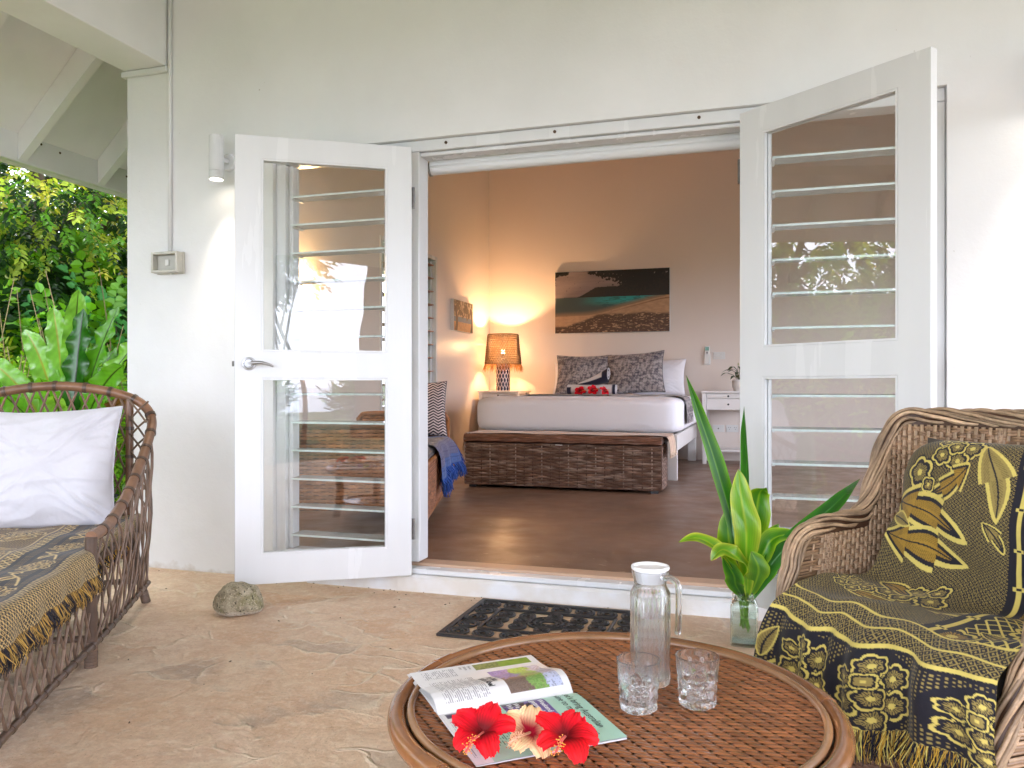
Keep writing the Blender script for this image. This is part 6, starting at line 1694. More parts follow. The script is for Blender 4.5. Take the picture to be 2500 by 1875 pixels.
# ------------------------------------------------------------------ magazine
def magazine():
    sx, sy = -0.574, -2.184
    t = thing('magazine', 'open magazine with mint green page lying on the table under the flowers', 'magazine', (sx, sy, TZ - .0085), math.atan2(.631, .776))
    PW, PL = .213, .277
    paper = np.array((.80, .80, .82)); gray = np.array((.34, .34, .37))
    def zfar(y): return .0035 + np.interp(y, [0, .012, .03, .055, .085, .12, .16, .213], [0, .0130, .0235, .0265, .0200, .0105, .0075, .0085])
    def znear(y): return .0035 + np.interp(-y, [0, .015, .05, .12, .213], [0, .0055, .0060, .0035, .001])
    def shape(zf, x, y): k = np.interp(x, [0, .10, PL], [.75, .9, 1.12]); return zf(y) * k
    def smooth_tab(f, a, b_, n=200):
        g = np.linspace(a, b_, n); v = f(g); ke = np.ones(15) / 15; v = np.convolve(np.pad(v, 7, mode='edge'), ke, 'valid'); v[0] = f(np.array([a]))[0]
        return lambda y: np.interp(y, g, v) if b_ > a else np.interp(-y, -g, v)
    ZF = smooth_tab(zfar, 0.0, PW); ZN = smooth_tab(znear, 0.0, -PW)
    nx, ny = 280, 215
    def page(name, sg, zf, cf, dz=0.0):
        x = np.linspace(0, PL, nx); p = np.linspace(0, PW, ny)
        X, Pp = np.meshgrid(x, p, indexing='ij')
        Y = (PW - Pp) if sg > 0 else -Pp
        Z = shape(zf, X, Y) + dz
        C = np.empty((nx, ny, 3)); C[:] = paper
        cf(C, X, Pp)
        return fast_mesh(name, np.stack([X, Y, Z], 2).reshape(-1, 3), grid_quads(nx, ny), C.reshape(-1, 3), M['paper'], t)
    def lines(C, X, P_, x0, x1, p0, p1, pitch, col, dens=.75):
        k = (X > x0) & (X < x1) & (P_ > p0) & (P_ < p1) & (((X / pitch) % 1) < .42)
        rs = np.random.default_rng(3).random((400, 400)); w = rs[(X / pitch).astype(int) % 400, (P_ / .0045).astype(int) % 400] < dens
        C[k & w] = col
    def left(C, X, P_):
        f = fbm(X * 90, P_ * 90, 71); g = fbm(X * 300, P_ * 300, 77, 2)
        pic = (X > .150) & (X < .263) & (P_ > .060) & (P_ < .200)
        X0, P0 = X, P_; X = X + .030 * (f - .5) + .012 * (g - .5); P_ = P_ + .05 * (fbm(X0 * 70, P0 * 70, 73) - .5)
        c = lerp(srgb(92, 74, 62), srgb(150, 130, 120), g)                     # wall and people
        c = np.where((P_ < .150)[..., None] & (X < .205)[..., None], lerp(srgb(120, 104, 196), srgb(170, 160, 226), f), c)
        c = np.where((X > .195)[..., None], np.where((P_ > .135)[..., None], lerp(srgb(70, 130, 50), srgb(170, 200, 120), g), lerp(srgb(130, 190, 50), srgb(160, 214, 80), f)), c)
        c = np.where((X > .232)[..., None], lerp(srgb(176, 186, 220), srgb(206, 212, 236), f), c)
        C[pic] = c[pic]; C[pic & (g > .62)] *= .6
        X, P_ = X0, P0
        pic = (X > .135) & (X < .262) & (P_ > .008) & (P_ < .040); c2 = lerp(srgb(86, 110, 50), srgb(168, 172, 110), g); c2 = np.where((X > .19)[..., None], lerp(srgb(110, 150, 40), srgb(150, 180, 70), f), c2); C[pic] = c2[pic]
        lines(C, X, P_, .018, .112, .075, .198, .0042, gray); lines(C, X, P_, .018, .090, .012, .055, .0042, gray)
    def right(C, X, P_):
        mint = np.array(srgb(176, 220, 204)); C[X > .032] = mint
        f = fbm(X * 60, P_ * 60, 91); g = fbm(X * 240, P_ * 240, 97, 3)
        pic = (X > .118) & (X < .205) & (P_ > .004) & (P_ < .196)
        c = lerp(srgb(96, 78, 150), srgb(140, 120, 196), np.clip(P_ / .2 + .2 * f, 0, 1)); c = np.where(((X + .05 * f + .02 * g) < .205 - .055 * (P_ > .11) * f)[..., None] & (g + f < 1.12)[..., None] & (X < .19)[..., None], lerp(srgb(18, 14, 20), srgb(58, 48, 54), g), c)
        C[pic] = c[pic]
        lines(C, X, P_, .055, .108, .02, .165, .0046, np.array(srgb(70, 128, 108)))
        lines(C, X, P_, .006, .012, .05, .19, .0036, gray); lines(C, X, P_, .016, .021, .05, .17, .0036, gray)
        k = (X > .008) & (X < .030) & (P_ > .010) & (P_ < .034); C[k] = np.array(srgb(60, 62, 92))
    M['paper'] = pmat('glossy_magazine_paper', (1, 1, 1), .28, attr=True, spec=.5)
    pl = page('left_page', 1, ZF, left); pr_ = page('right_page', -1, ZN, right)
    # page blocks below the top leaves
    for nm, s_ in (('page_block', 1), ('page_block', -1)):
        mb = MB(); y = np.linspace(0, s_ * PW, 24); zf = (lambda y: .0030 + 0 * y)
        top = np.stack([np.stack([np.full(24, x), y, shape(ZF if s_ > 0 else ZN, np.full(24, x), y) * (.40 if s_ > 0 else .72) - .0006], 1) for x in (0.001, PL - .001)], 0)
        bot = top.copy(); bot[..., 2] = .0004
        mb.grid(top); mb.grid(bot, flip=True)
        for a_, b_ in ((top[0], bot[0]), (top[1], bot[1]), (top[:, -1], bot[:, -1])): mb.grid(np.stack([a_, b_], 0))
        mb.build(nm, pmat('page_edges', (.70, .69, .70), .6), t)
    # a second leaf curling under the top one on the far side
    ZU = lambda y: np.maximum(ZF(y) * .55, .003)
    mb = MB(); X, Y = np.meshgrid(np.linspace(-.004, PL - .012, 30), np.linspace(0.01, PW + .006, 40), indexing='ij'); mb.grid(np.stack([X, Y, shape(ZU, X, Y)], 2), paper); mb.build('under_leaf', M['paper'], t, smooth=True)
    # lettering
    def text(body, size, p0, q0, sg, zf, col, parent, name='lettering', xs=1.0, bold=0.0):
        cu = bpy.data.curves.new('txt', 'FONT'); cu.body = body; cu.size = size; cu.space_line = .95; cu.resolution_u = 2; cu.offset = bold
        ob = bpy.data.objects.new('txt', cu); COL.objects.link(ob)
        bpy.context.view_layer.update()
        me = bpy.data.meshes.new_from_object(ob.evaluated_get(bpy.context.evaluated_depsgraph_get()))
        bpy.data.objects.remove(ob); bpy.data.curves.remove(cu)
        co = np.zeros(len(me.vertices) * 3); me.vertices.foreach_get('co', co); co = co.reshape(-1, 3)
        p = p0 + co[:, 0] * xs; x = q0 + co[:, 1]
        y = (PW - p) if sg > 0 else -p
        z = shape(zf, x, y) + .0007
        me.vertices.foreach_set('co', np.stack([x, y, z], 1).ravel()); me.materials.clear(); me.materials.append(pmat('print_ink', col, .5)); me.name = name
        return link_mesh(name, me, parent)
    dkc = srgb(34, 40, 44)
    text('ing has\nboth Abel', .0175, .105, .132, 1, ZF, srgb(40, 40, 46), pl, bold=.0006)
    text('New\nplace\nare', .010, .012, .122, 1, ZF, srgb(60, 60, 66), pl)
    text("Let's bring Australian\nwine to more occasions.", .0205, .006, .247, -1, ZN, dkc, pr_, xs=.92)
    text('Weekend\ngetaway?', .0150, .018, .190, -1, ZN, (.85, .85, .88), pr_, bold=.0004)
    text('We make a\nWine for it', .0150, .018, .140, -1, ZN, (.85, .85, .88), pr_, bold=.0004)
magazine()
hibiscus('red hibiscus lying on the magazine, leftmost of three flowers', (-0.4420, -2.300, TZ + .020), .058, RED, (math.radians(26), math.radians(-8), .25), group='hibiscus flowers on the coffee table', seed=3, pist_dir=-2.0)
hibiscus('cream hibiscus with crimson eye between two red flowers on the magazine', (-0.3740, -2.270, TZ + .016), .053, CREAM, (math.radians(30), math.radians(2), .6), group='hibiscus flowers on the coffee table', seed=8, pist_dir=-2.6)
hibiscus('red hibiscus lying on the magazine, rightmost of three flowers', (-0.3120, -2.276, TZ + .020), .057, RED, (math.radians(24), math.radians(8), .3), group='hibiscus flowers on the coffee table', seed=13, pist_dir=-1.9)

# ------------------------------------------------------------------ jar of leaves on the floor
def jar():
    x0, y0 = -0.072, -0.372
    a = math.radians(2)
    t = thing('glass_jar', 'square glass jar of water holding leaves on the floor by the step', 'jar', (x0, y0, 0.0), a)
    def sq(h, z, e=.22, n=64):
        th = np.arange(n) / n * 2 * PI
        f = lambda v: np.sign(v) * np.abs(v) ** e
        return np.stack([h * f(np.cos(th)), h * f(np.sin(th)), np.full(n, z)], 1)
    rows = [sq(.001, .0), sq(.047, .0), sq(.0515, .004), sq(.0515, .145), sq(.049, .157), sq(.045, .166, .5), sq(.041, .172, 1), sq(.041, .176, 1), sq(.0445, .179, 1), sq(.0445, .190, 1), sq(.042, .196, 1), sq(.043, .202, 1), sq(.041, .204, 1),
            sq(.0385, .200, 1), sq(.0375, .176, 1), sq(.041, .164, .5), sq(.0460, .154), sq(.0480, .144), sq(.0480, .014), sq(.042, .010), sq(.001, .010)]
    mb = MB(); mb.grid(np.stack(rows, 0).transpose(1, 0, 2)[:, :], wrap=True, flip=True); mb.build('glass_body', M['green_glass'], t, smooth=True, auto=40)
    mb = MB(); mb.grid(np.stack([sq(.001, .0105), sq(.0472, .0145), sq(.0472, .108), sq(.001, .108)], 0).transpose(1, 0, 2), wrap=True, flip=True); mb.build('water', M['water'], t, smooth=True, auto=40)
    # foliage: each leaf its own mesh; r = to the right as seen from the room's front, f = towards the door
    b = thing('cut_foliage', 'tall green strap leaves and broad glossy leaves standing in the glass jar', 'leaves', (x0, y0, .02))
    ca, sa = math.cos(math.radians(17.5)), math.sin(math.radians(17.5))
    def W3(r, u, f): return np.array([ca * r - sa * f, sa * r + ca * f, u - .02])
    lm = leaf_mat('glossy_cut_leaf', gloss=.5, transl=.28, var=.12, vscale=9, rough=.28)
    def leaf(path, wmax, cmid, cedge, prof=None, wave=0.0, fold=.25, face=(0, -1, 0), name='leaf', twist=0.0, nv=25, nu=34, stripes=.10):
        P = catmull([W3(*p) for p in path], nu); t_ = np.linspace(0, 1, nu)
        w = wmax * (np.sin(np.clip(t_, .0, 1) ** .85 * PI * .985 + .02) ** .8 if prof is None else np.interp(t_, *prof))
        T = np.gradient(P, axis=0); T /= np.linalg.norm(T, axis=1)[:, None]
        fc = np.array(W3(face[0], face[2] + .02, face[1])); fc = fc / np.linalg.norm(fc)
        S = np.cross(T, np.tile(fc, (nu, 1))); S /= np.linalg.norm(S, axis=1)[:, None] + 1e-9; Nn = np.cross(S, T)
        v = np.linspace(-1, 1, nv); G = np.zeros((nu, nv, 3)); C = np.zeros((nu, nv, 3))
        for j, b_ in enumerate(v):
            aa = twist * t_
            off = (b_ * w)[:, None] * S + (np.abs(b_) * w * fold)[:, None] * Nn + (wave * b_ * np.sin(t_ * 13 + b_ * 2) * w)[:, None] * Nn
            G[:, j] = P + off
            e = abs(b_) ** 3; k = max(0, 1 - abs(b_) * 7)
            C[:, j] = (np.array(cmid) * (1 - e) + np.array(cedge) * e) * (1 + stripes * math.sin(b_ * 40)) * (1 + .08 * np.sin(t_ * 21 + b_ * 5 + len(path)))[:, None] * (1 - .5 * k) + np.array(cedge) * 1.1 * .5 * k
        tip = ss(.965, 1.0, t_)[:, None, None] * .7
        C = C * (1 - tip) + np.array(srgb(120, 96, 48)) * tip
        MB().grid(G, C).build(name, lm, b, smooth=True)
        return P[0]
    g1, g2, g3 = srgb(58, 128, 22), srgb(104, 164, 30), srgb(160, 196, 50); yl = srgb(196, 206, 70); dg = srgb(34, 96, 26)
    st = (([0, .12, .5, .8, 1], [.5, .85, 1, .62, .02]),)
    leaf([(.005, .17, 0), (-.03, .42, .02), (-.10, .68, .03), (-.16, .86, .03), (-.222, 1.026, .0)], .036, dg, g2, st[0], 0, .30, (.35, -1, 0), 'strap_leaf')
    leaf([(.01, .17, -.01), (.10, .33, -.05), (.20, .44, -.08), (.31, .55, -.10), (.40, .642, -.10)], .038, dg, g1, st[0], 0, .35, (-.5, -1, .4), 'strap_leaf')
    leaf([(.0, .17, .03), (.02, .45, .05), (.03, .62, .06), (.02, .78, .05), (.012, .905, .04)], .034, dg, g1, st[0], 0, .35, (-1, -.25, 0), 'strap_leaf')
    pb = ([0, .12, .3, .55, .8, .93, 1], [.12, .45, .8, 1, .72, .35, .01])
    leaf([(.01, .20, -.02), (.0, .34, -.03), (-.005, .45, -.04), (-.02, .56, -.03), (-.022, .668, .0)], .054, g2, yl, pb, .22, .22, (0, -1, .1), 'broad_leaf')
    leaf([(.02, .20, .02), (.04, .36, .03), (.055, .48, .03), (.065, .57, .02), (.075, .60, -.03)], .052, g1, g3, pb, .22, .2, (.1, -1, .2), 'broad_leaf')
    leaf([(-.01, .20, .02), (-.04, .32, .02), (-.055, .42, .02), (-.05, .52, .03)], .046, g1, g3, pb, .15, .2, (-.3, -1, 0), 'broad_leaf')
    leaf([(-.005, .19, -.02), (-.05, .30, -.05), (-.12, .375, -.06), (-.19, .412, -.05), (-.258, .392, -.03)], .034, g2, yl, pb, .12, .3, (-.2, -.5, 1), 'broad_leaf')
    leaf([(.005, .18, -.03), (-.01, .30, -.07), (-.06, .352, -.10), (-.11, .378, -.10), (-.150, .335, -.09)], .042, g2, yl, pb, .18, .3, (-.1, -.6, 1), 'broad_leaf')
    leaf([(.01, .18, -.03), (.03, .26, -.06), (.03, .31, -.08), (-.0, .37, -.09)], .052, srgb(70, 130, 30), g3, pb, .1, -.15, (.2, -1, .3), 'broad_leaf')
    leaf([(.01, .18, .0), (.05, .32, -.03), (.09, .40, -.04), (.15, .425, -.05), (.20, .40, -.05)], .040, g1, g3, pb, .15, .3, (.2, -.6, 1), 'broad_leaf')
    leaf([(.01, .18, .0), (.06, .34, .02), (.10, .40, .03), (.14, .455, .02)], .030, g1, g3, pb, .15, .3, (.2, -1, .4), 'broad_leaf')
    leaf([(-.005, .18, -.01), (-.045, .235, -.05), (-.06, .28, -.07), (-.10, .345, -.07)], .036, dg, g2, pb, .12, .25, (-.5, -1, .2), 'broad_leaf')
    leaf([(.01, .19, .02), (.012, .36, .03), (.015, .47, .02)], .014, g3, yl, pb, 0, .6, (0, -1, 0), 'broad_leaf')
    leaf([(.01, .17, .0), (.05, .25, -.02), (.09, .32, -.03), (.13, .36, -.03)], .044, srgb(60, 120, 30), g2, pb, .1, .25, (.3, -1, .2), 'broad_leaf')
    for k in range(9):
        a_ = k * 2.4; r = .016; mb = MB(); q = W3(random.uniform(-.02, .02), .055 + random.uniform(-.02, .02), random.uniform(-.02, .02))
        mb.tube(catmull([q, W3(r * math.cos(a_) * .7, .12, r * math.sin(a_) * .7), W3(r * math.cos(a_), .21, r * math.sin(a_))], 10), [.0048] * 10, 8, col=srgb(126, 170, 60)); mb.build('stem', lm, b, smooth=True)
jar()

# ------------------------------------------------------------------ rock and mat
def rock():
    me = bpy.data.meshes.new('door_stop_stone')
    import bmesh
    bm = bmesh.new(); bmesh.ops.create_icosphere(bm, subdivisions=5, radius=1)
    for v in bm.verts:
        p = v.co.copy(); n = mnoise.noise(p * 1.3 + Vector((3, 1, 7))) * .14 + mnoise.noise(p * 3.1) * .06 + mnoise.noise(p * 9) * .022 + mnoise.noise(p * 24) * .012
        d = p * (1 + n); d.x *= .103; d.y *= .088; d.z = d.z * .092 if d.z > 0 else d.z * .05
        if d.z < -.035: d.z = -.035 + (d.z + .035) * .15 + .006 * mnoise.noise(p * 6)
        v.co = d
    for f in bm.faces: f.smooth = True
    bm.to_mesh(me); bm.free()
    m = bpy.data.materials.new('lichen_stone'); nt, N, L, b, out = nodes(m)
    tc = N.new('ShaderNodeTexCoord'); sp_ = N.new('ShaderNodeSeparateXYZ'); L.new(tc.outputs['Object'], sp_.inputs[0])
    def noi(s_, d=5): n = N.new('ShaderNodeTexNoise'); n.inputs['Scale'].default_value = s_; n.inputs['Detail'].default_value = d; L.new(tc.outputs['Object'], n.inputs['Vector']); return n.outputs['Fac']
    def rg(src, a, b_): r = N.new('ShaderNodeMapRange'); r.inputs['From Min'].default_value = a; r.inputs['From Max'].default_value = b_; L.new(src, r.inputs['Value']); return r.outputs['Result']
    def mx(f, A, B):
        x = N.new('ShaderNodeMix'); x.data_type = 'RGBA'; L.new(f, x.inputs['Factor'])
        for k, v in (('A', A), ('B', B)):
            if isinstance(v, tuple): x.inputs[k].default_value = (*v, 1)
            else: L.new(v, x.inputs[k])
        return x.outputs['Result']
    c = mx(rg(noi(26), .35, .65), srgb(176, 164, 140), srgb(132, 122, 98))
    c = mx(rg(noi(12, 7), .52, .66), c, srgb(128, 122, 84))
    c = mx(rg(noi(9, 6), .64, .72), c, srgb(164, 124, 66))
    ad = N.new('ShaderNodeMath'); ad.operation = 'MULTIPLY_ADD'; ad.inputs[1].default_value = .03; L.new(noi(18), ad.inputs[0]); L.new(sp_.outputs['Z'], ad.inputs[2])
    c = mx(rg(ad.outputs[0], .002, -.008), c, srgb(206, 196, 180))
    c = mx(rg(noi(150, 3), .58, .66), c, srgb(196, 186, 160)); c = mx(rg(noi(110, 3), .60, .68), c, srgb(66, 62, 46))
    L.new(c, b.inputs['Base Color']); b.inputs['Roughness'].default_value = .85
    bp = N.new('ShaderNodeBump'); bp.inputs['Strength'].default_value = 1.0; bp.inputs['Distance'].default_value = .010; L.new(noi(80, 8), bp.inputs['Height']); L.new(bp.outputs['Normal'], b.inputs['Normal'])
    me.materials.append(m)
    o = link_mesh('door_stop_stone', me, None, (-2.172, -.600, .038), (0, .04, .4))
    props(o, 'round lichen-stained stone holding the left door open', 'stone')
rock()

def doormat():
    t = thing('doormat', 'black rubber doormat with open scrollwork in front of the step', 'doormat', (-0.845, -.370, .001))
    rb = pmat('black_rubber', (.018, .017, .018), .45, var=.25, vscale=40, bump=.15, bscale=120, bdist=.002)
    hx, hy = .385, .275; h = .012
    def ring(x, y, w):
        mb = MB()
        for a in ((-x, x, -y, -y + w), (-x, x, y - w, y), (-x, -x + w, -y + w, y - w), (x - w, x, -y + w, y - w)): mb.box(a[0], a[1], a[2], a[3], .0, h, ch=.003)
        return mb
    ring(hx, hy, .022).build('border', rb, t)
    ix, iy = hx - .125, hy - .125
    ring(ix, iy, .012).build('inner_border', rb, t)
    sc = MB()
    def spiral(cx, cy, r, a0, turns, sg=1, r0=.004, th=.0046):
        n = int(26 * turns); s_ = np.linspace(0, 1, n); a = a0 + sg * turns * 2 * PI * s_; R = r0 + (r - r0) * s_
        sc.tube(np.stack([cx + R * np.cos(a), cy + R * np.sin(a), np.full(n, .006)], 1), th, 7, up=(0, 0, 1), flat=.9)
        sc.lathe([(0, .0125), (.007, .010), (.008, .004), (.007, .0)], 10, (cx, cy, 0))
    def motif(cx, cy, s_, a):
        """a fat C scroll rolled up at one end, with a bud between it and the next"""
        sg = 1 if math.cos(a * 1.7 + cx * 40) > 0 else -1
        n = 44; q = np.linspace(0, 1, n); R = s_ * (.045 - .032 * q ** 1.4); an = a + sg * q * 1.75 * 2 * PI
        sc.tube(np.stack([cx + R * np.cos(an), cy + R * np.sin(an), np.full(n, .006)], 1), np.linspace(.0078, .0054, n), 7, up=(0, 0, 1), flat=.9)
        sc.lathe([(0, .013), (.008, .011), (.010, .005), (.009, .0)], 10, (cx + R[-1] * math.cos(an[-1]), cy + R[-1] * math.sin(an[-1]), 0))
        e = .046 * s_; sc.lathe([(0, .013), (.007, .011), (.009, .005), (.008, .0)], 8, (cx + e * math.cos(a), cy + e * math.sin(a), 0))
        sc.tube(catmull([(cx + .041 * s_ * math.cos(a), cy + .041 * s_ * math.sin(a), .005), (cx + .053 * s_ * math.cos(a + .3), cy + .053 * s_ * math.sin(a + .3), .005), (cx + .056 * s_ * math.cos(a + .75), cy + .056 * s_ * math.sin(a + .75), .005)], 8), .0062, 6)
    nx = 7; ny = 5
    for k in range(nx):
        x = -hx + .07 + (2 * hx - .14) * k / (nx - 1)
        for y in (hy - .073, -hy + .073): motif(x, y, 1.0, PI / 2 if (k % 2) else -PI / 2)
    for k in range(1, ny - 1):
        y = -hy + .07 + (2 * hy - .14) * k / (ny - 1)
        for x in (hx - .073, -hx + .073): motif(x, y, 1.0, 0 if k % 2 else PI)
    for x in (-.205, -.115, .115, .205):
        for y in (-.075, .0, .075): motif(x, y, .80, PI / 2 * (1 if x * y >= 0 else -1) + x)
    for r in (.030, .052, .075):
        a = np.linspace(0, 2 * PI, 48, endpoint=False); sc.tube(np.stack([1.15 * r * np.cos(a), r * np.sin(a), np.full(48, .006)], 1), .0055, 7, closed=True)
    for k in range(12): a = k * PI / 6; sc.tube([(.03 * math.cos(a) * 1.15, .03 * math.sin(a), .006), (.075 * math.cos(a) * 1.15, .075 * math.sin(a), .006)], .0042, 6)
    motif(0, .098, .7, PI / 2); motif(0, -.098, .7, -PI / 2)
    o = sc.build('scrollwork', rb, t, smooth=True); o['kind'] = 'stuff'
doormat()

def litter():
    """specks of leaf and grit blown over the terrace"""
    rs = random.Random(5); mb = MB()
    for k in range(90):
        x, y = (rs.uniform(-3.1, .6), -rs.random() ** 2 * 2.6 - .06) if k < 60 else (rs.uniform(-2.4, .4), -rs.uniform(.05, .12))
        l, w, a = rs.uniform(.003, .009), rs.uniform(.001, .003), rs.random() * PI
        c, s_ = math.cos(a), math.sin(a)
        mb.add([(x + c * l, y + s_ * l, .0035), (x - s_ * w, y + c * w, .0022), (x - c * l, y - s_ * l, .0030), (x + s_ * w, y - c * w, .0022), (x, y, .006)], [(0, 1, 4), (1, 2, 4), (2, 3, 4), (3, 0, 4)], np.array(srgb(70, 52, 36)) * rs.uniform(.4, 1.6))
    props(mb.build('leaf_litter', M['attr_rough']), kind='stuff')
litter()

# ------------------------------------------------------------------ garden
M['foliage'] = leaf_mat('garden_leaf', gloss=.35, transl=.35, var=.2, vscale=1.5, rough=.42)
M['bark'] = pmat('mossy_bark', srgb(92, 78, 62), .9, col2=srgb(64, 60, 44), vscale=6, bump=.6, bscale=30, bdist=.02)
def leaves(name, C0, D, Nn, ln, wd, col, mat, parent, kind=None, bend=.18):
    """C0 base points, D directions, Nn normals (n,3); ln, wd (n,)"""
    D = D / (np.linalg.norm(D, axis=1)[:, None] + 1e-9)
    S = np.cross(D, Nn); S /= np.linalg.norm(S, axis=1)[:, None] + 1e-9; Nn = np.cross(S, D)
    l, w = ln[:, None], wd[:, None]
    dn = np.array([0, 0, -1.])
    V = np.stack([C0, C0 + D * l * .28 + S * w * .46 + Nn * w * .16, C0 + D * l * .68 + S * w * .40 + Nn * w * .12 + dn * l * bend * .4, C0 + D * l + dn * l * bend,
                  C0 + D * l * .68 - S * w * .40 + Nn * w * .12 + dn * l * bend * .4, C0 + D * l * .28 - S * w * .46 + Nn * w * .16], 1)
    n = len(C0); b = np.arange(n)[:, None] * 6
    Q = np.concatenate([b + np.array([0, 1, 2, 3]), b + np.array([0, 3, 4, 5])], 0)
    Cc = np.repeat(col, 6, 0)
    o = fast_mesh(name, V.reshape(-1, 3), Q, Cc, mat, parent, smooth=False)
    if kind: o['kind'] = kind
    return o
def rdir(n, rs, zb=0.0):
    d = rs.normal(size=(n, 3)); d[:, 2] += zb; return d / np.linalg.norm(d, axis=1)[:, None]
def palette(n, rs, cols, p, jit=.25):
    c = np.array([srgb(*k) for k in cols])[rs.choice(len(cols), n, p=p)]
    return c * np.exp(rs.normal(0, jit, (n, 1)))
def lumpy(n, rs, rad, freq=1.7, hollow=.55, seed=0.0):
    """points in an uneven crown: ellipsoid whose radius wanders with direction"""
    d = rdir(n, rs); k = np.array([1 + .30 * mnoise.noise(Vector(v) * freq + Vector((seed, 0, 0))) + .16 * mnoise.noise(Vector(v) * freq * 3 + Vector((0, seed, 0))) for v in d])
    r = (hollow + (1 - hollow) * rs.random(n) ** .6) * k
    return d * r[:, None] * np.array(rad), d
def sprigs(P, D, rs, per, length, ln, wd, cols, p, up=.5, droop=.25, pal_by=None):
    """twigs with leaves on both sides. returns arrays for leaves()"""
    n = len(P); T = D + rdir(n, rs) * .6; T[:, 2] -= droop; T /= np.linalg.norm(T, axis=1)[:, None]
    side = np.cross(T, rdir(n, rs) * .4 + np.array([0, 0, 1.])); side /= np.linalg.norm(side, axis=1)[:, None] + 1e-9
    nrm = np.cross(side, T); nrm *= np.sign(nrm[:, 2:3] + 1e-6)
    C0, DD, NN, LL, WW, CC = [], [], [], [], [], []
    base = palette(n, rs, cols, p, .18)
    for k in range(per):
        t = (k + 1) / per; sg = 1 if k % 2 else -1
        C0.append(P + T * (length * t)); d = side * sg * .9 + T * .6 + rdir(n, rs) * .25
        if k == per - 1: d = T + rdir(n, rs) * .15
        DD.append(d); NN.append(nrm + rdir(n, rs) * .45); LL.append(ln * rs.uniform(.7, 1.2, n)); WW.append(wd * rs.uniform(.75, 1.2, n)); CC.append(base * np.exp(rs.normal(0, .15, (n, 1))))
    return [np.concatenate(x) for x in (C0, DD, NN, LL, WW, CC)]

def trunk(parent, pts, r0, r1, name='trunk', n=24):
    P = catmull(pts, n); mb = MB(); mb.tube(P, np.linspace(r0, r1, n) * (1 + .08 * np.sin(np.arange(n) * 1.9)), 12); return mb.build(name, M['bark'], parent, smooth=True)

YG, MG, DG, LG, BG = (164, 182, 66), (92, 144, 44), (34, 66, 26), (138, 196, 62), (88, 158, 88)  # dark green leaves also paint the shaded gaps within the foliage
def tree(label, loc, crown_c, rad, nsp, per, ln, wd, cols, p, seed, branches=7, group='garden trees', name='garden_tree', r0=.14, hollow=.45):
    rs = np.random.default_rng(seed); t = thing(name, label, 'tree', loc, 0, group); c = np.array(crown_c)
    tp = c + np.array([0, 0, rad[2] * .3])
    tr = trunk(t, [(0, 0, -.1), (c[0] * .15 + .08, c[1] * .2, c[2] * .35), (c[0] * .6, c[1] * .5, c[2] * .7), tuple(tp)], r0, r0 * .25)
    for k in range(branches):
        a = k * 2.4; z = c[2] * (.5 + .08 * k); s = np.array([c[0] * .5, c[1] * .4, z * .85]); e = c + np.array([math.cos(a) * rad[0] * .75, math.sin(a) * rad[1] * .75, rs.uniform(-.4, .5) * rad[2]])
        trunk(tr, [tuple(s), tuple((s + e) / 2 + np.array([0, 0, .15])), tuple(e)], r0 * .4, .012, 'branch', 12)
    P, D = lumpy(nsp, rs, rad, hollow=hollow, seed=seed * 1.3)
    leaves('crown', *[x for x in _l(sprigs(P + c, D, rs, per, ln * per * .35, ln, wd, cols, p))], M['foliage'], t)
    return t
def _l(a): return a
def shrub(label, loc, rad, nsp, per, ln, wd, cols, p, seed, group='shrubs of the garden bank', up=.2, stems=9, hollow=.4, name='garden_shrub', droop=.1):
    rs = np.random.default_rng(seed); t = thing(name, label, 'shrub', loc, 0, group)
    mb = MB()
    for k in range(stems):
        a = k * 2.4; e = (rad[0] * .7 * math.cos(a) * rs.random(), rad[1] * .7 * math.sin(a) * rs.random(), rad[2] * (1.0 + .8 * rs.random()))
        mb.tube(catmull([(.06 * math.cos(a), .06 * math.sin(a), -.05), (e[0] * .4, e[1] * .4, e[2] * .5), e], 8), np.linspace(.014, .004, 8), 5)
    mb.build('stems', M['bark'], t, smooth=True)
    P, D = lumpy(nsp, rs, rad, freq=2.2, hollow=hollow, seed=seed * .7); P[:, 2] += rad[2] * .95; P[:, 2] = np.maximum(P[:, 2], .05)
    D = D + np.array([0, 0, up])
    leaves('foliage', *sprigs(P, D, rs, per, ln * per * .3, ln, wd, cols, p, droop=droop), M['foliage'], t, bend=.22)
    return t

# earth bank behind the house corner
bank = MB(); bx = np.linspace(0, 1, 30); by = np.linspace(0, 1, 60)
X, Y = np.meshgrid(bx, by, indexing='ij'); GX = -5.3 - 9 * X; GY = -7 + 20 * Y
GZ = -.05 + 2.6 * ss(0.02, .75, X) + .12 * fbm(X * 12, Y * 20, 5)
bank.grid(np.stack([GX, GY, GZ], 2)); props(bank.build('earth_bank', pmat('dark_garden_soil', srgb(56, 46, 32), .95, col2=srgb(44, 58, 24), vscale=3, bump=.5, bscale=25), smooth=True), kind='structure')

